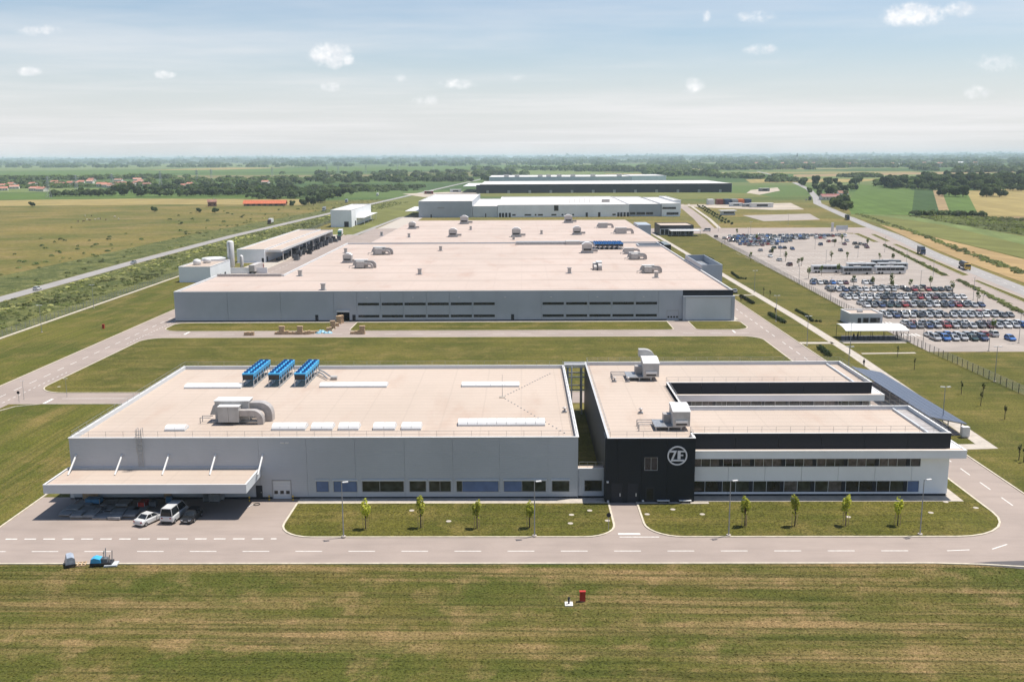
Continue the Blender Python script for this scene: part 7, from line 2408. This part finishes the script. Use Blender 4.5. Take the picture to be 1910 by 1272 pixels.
for yy, n, r, h in ((5968.68, 90, 24, 14), (8009.57, 110, 38, 17), (11425.34, 130, 60, 22), (16425.92, 160, 90, 30), (25269.88, 240, 140, 42)):
    for i in range(n):
        x = rg.uniform(-.62, .60) * yy
        k_ = rg.random()
        S += [(x + rg.uniform(-1, 1) * yy * .01 * q, yy * rg.uniform(.93, 1.07), r * rg.uniform(.6, 1.4), h * rg.uniform(.6, 1.2)) for q in range(3)]
blob_mass('horizon_wood', 'thin dark tree lines towards the hazy horizon', S, 6, mt['leaf'], quads=14)
# verge shrubs and weeds
S = []
for a, b, n in (((204, 551), (177.5, 408), 70), ((176.3, 392), (148, 250), 80)):
    S += line_spots(a, b, n, 1.0, .8, .5, rg)
blob_mass('verge_shrubs', 'scrubby bushes along the grass verge of the car park', S, 7, mt['weed'], 'shrubs', 18)
S, S2, S3 = [], [], []
def hx(y):
    pts = lh
    for (xa, ya), (xb, yb_) in zip(pts, pts[1:]):
        if ya <= y <= yb_:
            return xa + (xb - xa) * (y - ya) / (yb_ - ya)
    return pts[-1][0]
for i in range(2000):
    y = 215 + 900 * rg.random() ** 1.4
    off = rg.uniform(5.5, 34)
    r = rg.uniform(.5, 1.2)
    pl_ = off < 16 and math.sin(y * .11) + math.sin(y * .043 + 1) > -.5
    (S2 if (pl_ and rg.random() < .8) or rg.random() < .08 else S).append((hx(y) + off, y, r, rg.uniform(.3, .75)))
for i in range(200):
    y = 300 + 900 * rg.random() ** 1.3
    off = -rg.uniform(5.5, 45) if rg.random() < .8 else -rg.uniform(45, 160)
    (S2 if rg.random() < .1 else S3).append((hx(y) + off, y, rg.uniform(.6, 1.5), rg.uniform(.4, 1.0)))
blob_mass('roadside_weeds', 'rough green weeds between the left highway and the fence', S, 8, mt['weed'], 'weeds', 12)
blob_mass('flowering_weeds', 'pale yellow flowering weeds along the left highway', S2, 9, mt['weed_p'], 'weeds', 14)
blob_mass('pasture_scrub', 'low dark scrub scattered over the left pasture', S3, 10, mt['weed'], 'scrub', 14)
S = [(p[0], p[1], rg.uniform(.8, 1.7), rg.uniform(.6, 1.5)) for p in scatter([(-294.26,534.13), (-293.64,645.61), (-264.82,747.32), (-218.17,715.66), (-227.62,531.22), (-219.64,452.25), (-213.57,384.98)], 28, rg)]
S += [(p[0], p[1], rg.uniform(1.0, 1.8), rg.uniform(.8, 1.8)) for p in scatter([(-369.28,942.08), (-221.82,978.22), (-210.29,774.71), (-254.54,717.93)], 16, rg)]
blob_mass('pasture_scrub', 'dark low bushes dotted over the brown pasture', S, 11, mt['leaf'], 'scrub', 18)
S = []
for a, b, n in (((288.61,845.3), (258.5,651.16), 60), ((258.5,651.16), (212.55,412.52), 120)):
    S += line_spots(a, b, n, 1.4, .9, 2.5, rg)
blob_mass('roadside_weeds', 'green weeds along the field side of the right highway', S, 12, mt['weed'], 'weeds', 16)
S = [(p[0], p[1], rg.uniform(1.8, 3.4), rg.uniform(.5, 1.1)) for p in scatter([(321.53,812.14), (371.95,801.05), (407.03,757.6), (342.38,610.8), (317.49,620.68), (318.48,715.03)], 520, rg)]
blob_mass('orchard_rows', 'dark rough crop in the plot below the wheat field', S, 13, mt['weed'], 'crop', 12)

# ------------------------------------------------------------------ village, farm buildings, pylons
mt['tile'] = M('red_roof_tile', (.40, .165, .11), .8, .25, .8)
mt['tile2'] = M('brown_roof_tile', (.26, .13, .09), .8, .25, .8)
mt['plaster'] = M('pale_plaster', (.66, .62, .55), .85, .15, .5)
def house(label, p, w, d, h, rz, roof, group=None, wall='plaster', rh=2.7):
    t = thing('house', label, 'house', (*p, .05), rz, group)
    part(t, 'wall', MB().box(-w / 2, w / 2, -d / 2, d / 2, 0, h).profx([(-d / 2, h), (d / 2, h), (0, h + rh - .3)], -w / 2, w / 2), mt[wall], local=True)
    rf = part(t, 'roof', MB().profx([(-d / 2 - .6, h - .35), (0, h + rh), (0, h + rh - .3), (-d / 2 - .6, h - .6)], -w / 2 - .5, w / 2 + .5).profx([(0, h + rh), (d / 2 + .6, h - .35), (d / 2 + .6, h - .6), (0, h + rh - .3)], -w / 2 - .5, w / 2 + .5), mt[roof], local=True)
    part(rf, 'chimney', MB().box(w * .2, w * .2 + .8, -.4, .4, h + rh - 1, h + rh + 1.2), mt['plaster'], local=True)
    for i in range(max(2, int(w / 4))):
        x = -w / 2 + (i + .5) * w / max(2, int(w / 4))
        part(t, 'window', MB().box(x - .6, x + .6, -d / 2 - .06, -d / 2 - .003, 1.2, 2.5), mt['glass'], local=True)
    return t


vil = [(12, 343), (28, 341), (10, 348), (68, 340), (72, 349), (110, 337), (118, 339), (138, 339), (147, 338), (157, 337), (175, 336), (178, 332), (196, 342), (205, 343), (215, 344), (224, 339), (234, 338), (243, 340), (252, 341), (260, 338), (268, 336), (276, 338), (284, 337), (290, 339), (280, 342), (250, 346), (348, 344), (360, 343), (468, 333), (500, 338), (84, 350), (33, 345), (228, 334), (262, 333)]
for i, (px, py) in enumerate(vil):
    sc = 50.0 / (py + 6 - 297.5)
    dep = sc * 1815
    p = ((px - 973.3) * sc * 1.0, dep)
    house('red roofed village house, %s from left along the village' % (ORD[sorted(q[0] for q in vil).index(px)]), p, rg.uniform(11, 18), rg.uniform(9, 12), rg.uniform(3.5, 6), rg.uniform(-.5, .5), rg.choice(('tile', 'tile', 'tile2')), 'village houses')
barn = thing('barn', 'long low barn with bright orange roof behind the pasture', 'barn', (*(-275.01,1048.49), 0), .02)
part(barn, 'wall', MB().box(-22, 22, -4, 4, 0, 2.6), mt['tile2'], local=True)
part(barn, 'roof', MB().profx([(-5, 2.4), (0, 6.0), (5, 2.4), (5, 2.1), (0, 5.6), (-5, 2.1)], -23, 23), M('orange_tile', (.52, .13, .05), .7, .15, .8), local=True)
for i in range(7):
    part(barn, 'door', MB().box(-19 + i * 6, -16 + i * 6, -4.08, -4.003, 0, 2.2), mt['black'], local=True)
house('small roofless brick house standing alone in the pasture', (-330.08,1042.15), 9, 7, 5, .3, 'tile2', None, 'tile2', 2.2)
house('red roofed farmhouse among the trees by the right highway', (350.95,1125.5), 21, 10, 4, .1, 'rust')
house('white farm building right of the red roofed farmhouse', (398.63,1228.03), 12, 7, 4, .1, 'tile2', None, 'white_panel')
blu = thing('hive_wagon', 'long low blue wagon at the edge of the dark crop', 'wagon', (*(354.75,820.77), 0), 0)
part(blu, 'body', MB().box(-9, 9, -1.3, 1.3, .7, 2.6), mt['blue'], local=True)
part(blu, 'roof', MB().box(-9.2, 9.2, -1.5, 1.5, 2.6, 2.9), mt['white_paint'], local=True)
for x in (-7, 7):
    for y in (-1.1, 1.1):
        part(blu, 'wheel', MB().tube((x, y - .12, .45), (x, y + .12, .45), .45, n=10), mt['rubber'], local=True)
# houses of the right settlement
for i in range(26):
    px = 1390 + i * 19.5 + rg.uniform(-7, 7)
    py = rg.uniform(305, 312)
    sc = 50.0 / (py - 290.5)
    house('pale house in the far settlement on the right horizon, %s from the left' % ORD[i], ((px - 973.3) * sc, sc * 1815), rg.uniform(16, 30), rg.uniform(11, 16), rg.uniform(5, 9), rg.uniform(-.5, .5), rg.choice(('tile', 'tile2', 'white_paint')), 'far settlement houses', 'plaster', 4)
twr = thing('church_tower', 'slim dark tower rising over the far settlement', 'tower', (2050, 7400, 0))
part(twr, 'shaft', MB().box(-7, 7, -7, 7, 0, 42), mt['plaster'], local=True)
part(twr, 'spire', MB().lathe([(8, 42), (5, 50), (.5, 68)], 0, 0, 8), mt['dark_band'], local=True)

# lattice pylons
mt['pylon'] = M('pylon_steel', (.50, .51, .52), .6, .08, .5)
def make_pylon(h=28):
    t = thing('power_pylon', 'x', 'pylon', (0, 0, 0))
    def w_(z):
        return 2.4 * (1 - z / h) + .35
    for sx in (-1, 1):
        for sy in (-1, 1):
            part(t, 'leg', MB().tube((sx * w_(0), sy * w_(0), 0), (sx * w_(h), sy * w_(h), h), .16, n=4), mt['pylon'], local=True)
    lat = MB()
    for i in range(8):
        za, zb_ = h * i / 8, h * (i + 1) / 8
        for s in (-1, 1):
            lat.tube((-w_(za), s * w_(za), za), (w_(zb_), s * w_(zb_), zb_), .09, n=3)
            lat.tube((s * w_(za), -w_(za), za), (s * w_(zb_), w_(zb_), zb_), .09, n=3)
    o = part(t, 'lattice', lat, mt['pylon'], local=True)
    o['kind'] = 'stuff'
    for z, w in ((h * .72, 4.5), (h * .84, 5.5), (h * .95, 3.6)):
        part(t, 'cross_arm', MB().prof([(-w, z), (0, z - .5), (w, z), (0, z + .9)], -.25, .25), mt['pylon'], local=True)
    return t


py0 = make_pylon()
for i, (px, py) in enumerate(((95, 368), (148, 362), (215, 358), (305, 347), (373, 342), (400, 340), (513, 333), (614, 329), (635, 330), (686, 324), (744, 320), (811, 317), (1738, 312), (1806, 314))):
    sc = 50.0 / (py - (298 - 10 * px / 1910.0))
    o = py0 if i == 0 else dup(py0, (0, 0, 0))
    o.location = ((px - 973.3) * sc, 1815 * sc, 0)
    o['label'] = 'pale lattice power pylon, %s from the left' % ORD[i]
    o['group'] = 'power pylons across the farmland'

# grazing cattle on the pasture
def cow_mesh():
    me = bpy.data.meshes.new('cow_frame')
    V_ = [(0, -.75, 1.05), (0, -.2, 1.0), (0, .45, 1.05), (0, .75, 1.12), (0, 1.05, .85), (0, 1.3, .45), (-.22, -.7, .6), (-.22, -.82, .35), (-.22, -.76, 0), (.22, -.7, .6), (.22, -.62, .35), (.22, -.68, 0), (-.2, .5, .6), (-.2, .5, .3), (-.2, .48, 0), (.2, .5, .6), (.2, .55, .3), (.2, .6, 0), (0, -.98, .95), (0, -1.02, .4), (-.2, 1.02, .95), (.2, 1.02, .95)]
    E_ = [(0, 1), (1, 2), (2, 3), (3, 4), (4, 5), (0, 6), (6, 7), (7, 8), (0, 9), (9, 10), (10, 11), (2, 12), (12, 13), (13, 14), (2, 15), (15, 16), (16, 17), (0, 18), (18, 19), (4, 20), (4, 21)]
    RD = [.32, .38, .36, .22, .15, .10, .13, .07, .06, .13, .07, .06, .11, .06, .06, .11, .06, .06, .05, .04, .05, .05]
    me.from_pydata(V_, E_, [])
    o = bpy.data.objects.new('cow_frame', me)
    COL.objects.link(o)
    o.modifiers.new('skin', 'SKIN')
    for i, r in enumerate(RD):
        me.skin_vertices[0].data[i].radius = (r, r)
    me.skin_vertices[0].data[0].use_root = True
    o.modifiers.new('sub', 'SUBSURF').levels = 1
    out = bpy.data.meshes.new_from_object(o.evaluated_get(bpy.context.evaluated_depsgraph_get()))
    bpy.data.objects.remove(o)
    return out


cows = [cow_mesh() for _ in range(2)]
cows[0].materials.append(M('brown_white_hide', (.12, .07, .045), .8, .5, 1.2))
cows[1].materials.append(M('pale_hide', (.50, .45, .38), .8, .25, 1.2))
for i, (px, py) in enumerate(((146, 412), (156, 412), (160, 402), (163, 409), (168, 410), (172, 402), (178, 409), (184, 408), (188, 407), (198, 409), (215, 404), (222, 408))):
    sc = 50.0 / (py - 297.0)
    o = link('cow', cows[(i // 2) % 2])
    o.location = ((px - 973.3) * sc, 1815 * sc, 0)
    o.rotation_euler = (0, 0, rg.uniform(0, 6.28))
    tag(o, '%s cow grazing on the pasture, %s of the herd from the left' % (('brown', 'pale')[(i // 2) % 2], ORD[i]), 'cow', 'cattle grazing on the pasture')

# small shrubs along the far walkway
for i in range(26):
    f = i / 25.0
    x, y = (168 - 26 * f + (4 if i % 2 else 0), 985 - 265 * f)
    tm, cm = PROTO['bush'][i % 3]
    t = thing('shrub', 'small dark shrub beside the far walkway, %s from the far end' % ORD[i], 'shrub', (x + 8, y, 0), i * 1.3, 'shrubs along the far walkway')
    t.scale = (.42, .42, .5)
    share(t, 'trunk', tm)
    share(t, 'crown', cm)

# ------------------------------------------------------------------ turf: standing grass tufts, one mass per lawn
def tufts(name, label, x0, x1, y0, y1, n, z, w, h, m, seed, keep=None):
    rs = np.random.RandomState(seed)
    P = np.stack([rs.uniform(x0, x1, n), rs.uniform(y0, y1, n)], 1)
    if keep is not None:
        P = P[keep(P)]
    n = len(P)
    a = rs.uniform(0, 2 * math.pi, n)
    s = rs.uniform(.5, 1.4, n)
    dx, dy = np.cos(a) * w * s, np.sin(a) * w * s
    lx, ly = rs.uniform(-.7, .7, n) * h, rs.uniform(-.7, .7, n) * h
    V_ = np.zeros((n, 3, 3))
    V_[:, 0, 0], V_[:, 0, 1] = P[:, 0] - dx, P[:, 1] - dy
    V_[:, 1, 0], V_[:, 1, 1] = P[:, 0] + dx, P[:, 1] + dy
    V_[:, 2, 0], V_[:, 2, 1] = P[:, 0] + lx, P[:, 1] + ly
    V_[:, :2, 2] = z
    V_[:, 2, 2] = z + h * s
    me_ = bpy.data.meshes.new(name)
    me_.vertices.add(3 * n)
    me_.vertices.foreach_set('co', V_.reshape(-1))
    me_.loops.add(3 * n)
    me_.loops.foreach_set('vertex_index', np.arange(3 * n, dtype=np.int32))
    me_.polygons.add(n)
    me_.polygons.foreach_set('loop_start', np.arange(0, 3 * n, 3, dtype=np.int32))
    me_.polygons.foreach_set('loop_total', np.full(n, 3, dtype=np.int32))
    me_.materials.append(m)
    me_.update(calc_edges=True)
    me_.validate()
    o_ = link(name, me_)
    return tag(o_, label, 'grass', None, 'stuff')


tufts('meadow_grass', 'short mown grass tufts of the foreground meadow', -70, 70, 84, 114.3, 90000, 0.0, .13, .035, mt['field'], 1)
tufts('lawn_grass', 'short grass tufts of the lawn before the grey hall', -33, 12.3, 123.4, 136.0, 14000, .09, .12, .03, mt['lawn'], 2, lambda P: ~(((P[:, 0] < -29) | (P[:, 0] > 8.5)) & (P[:, 1] < 127)))
tufts('lawn_grass', 'short grass tufts of the lawn before the white office', 17, 66.5, 123.4, 136.4, 14000, .09, .12, .03, mt['lawn'], 3, lambda P: ~(((P[:, 0] < 21) & (P[:, 1] < 127)) | ((P[:, 0] > 58) & (P[:, 1] < 131))))

# ------------------------------------------------------------------ haze
hz = MB().box(-44000, 44000, -280, 47000, -1.0, 90)
m = bpy.data.materials.new('haze_air')
m.use_nodes = True
m.node_tree.nodes.clear()
ho = m.node_tree.nodes.new('ShaderNodeOutputMaterial')
hv = m.node_tree.nodes.new('ShaderNodeVolumePrincipled')
hv.inputs['Color'].default_value = (.74, .89, 1.0, 1)
hv.inputs['Density'].default_value = 6.5e-5
hv.inputs['Anisotropy'].default_value = 0.0
m.node_tree.links.new(hv.outputs[0], ho.inputs['Volume'])
o = link('haze', hz.mesh('haze', [m]))
tag(o, 'thin bluish haze over the plain', 'haze', None, 'stuff')
print('cars', NC[0], 'objects', len(bpy.data.objects))
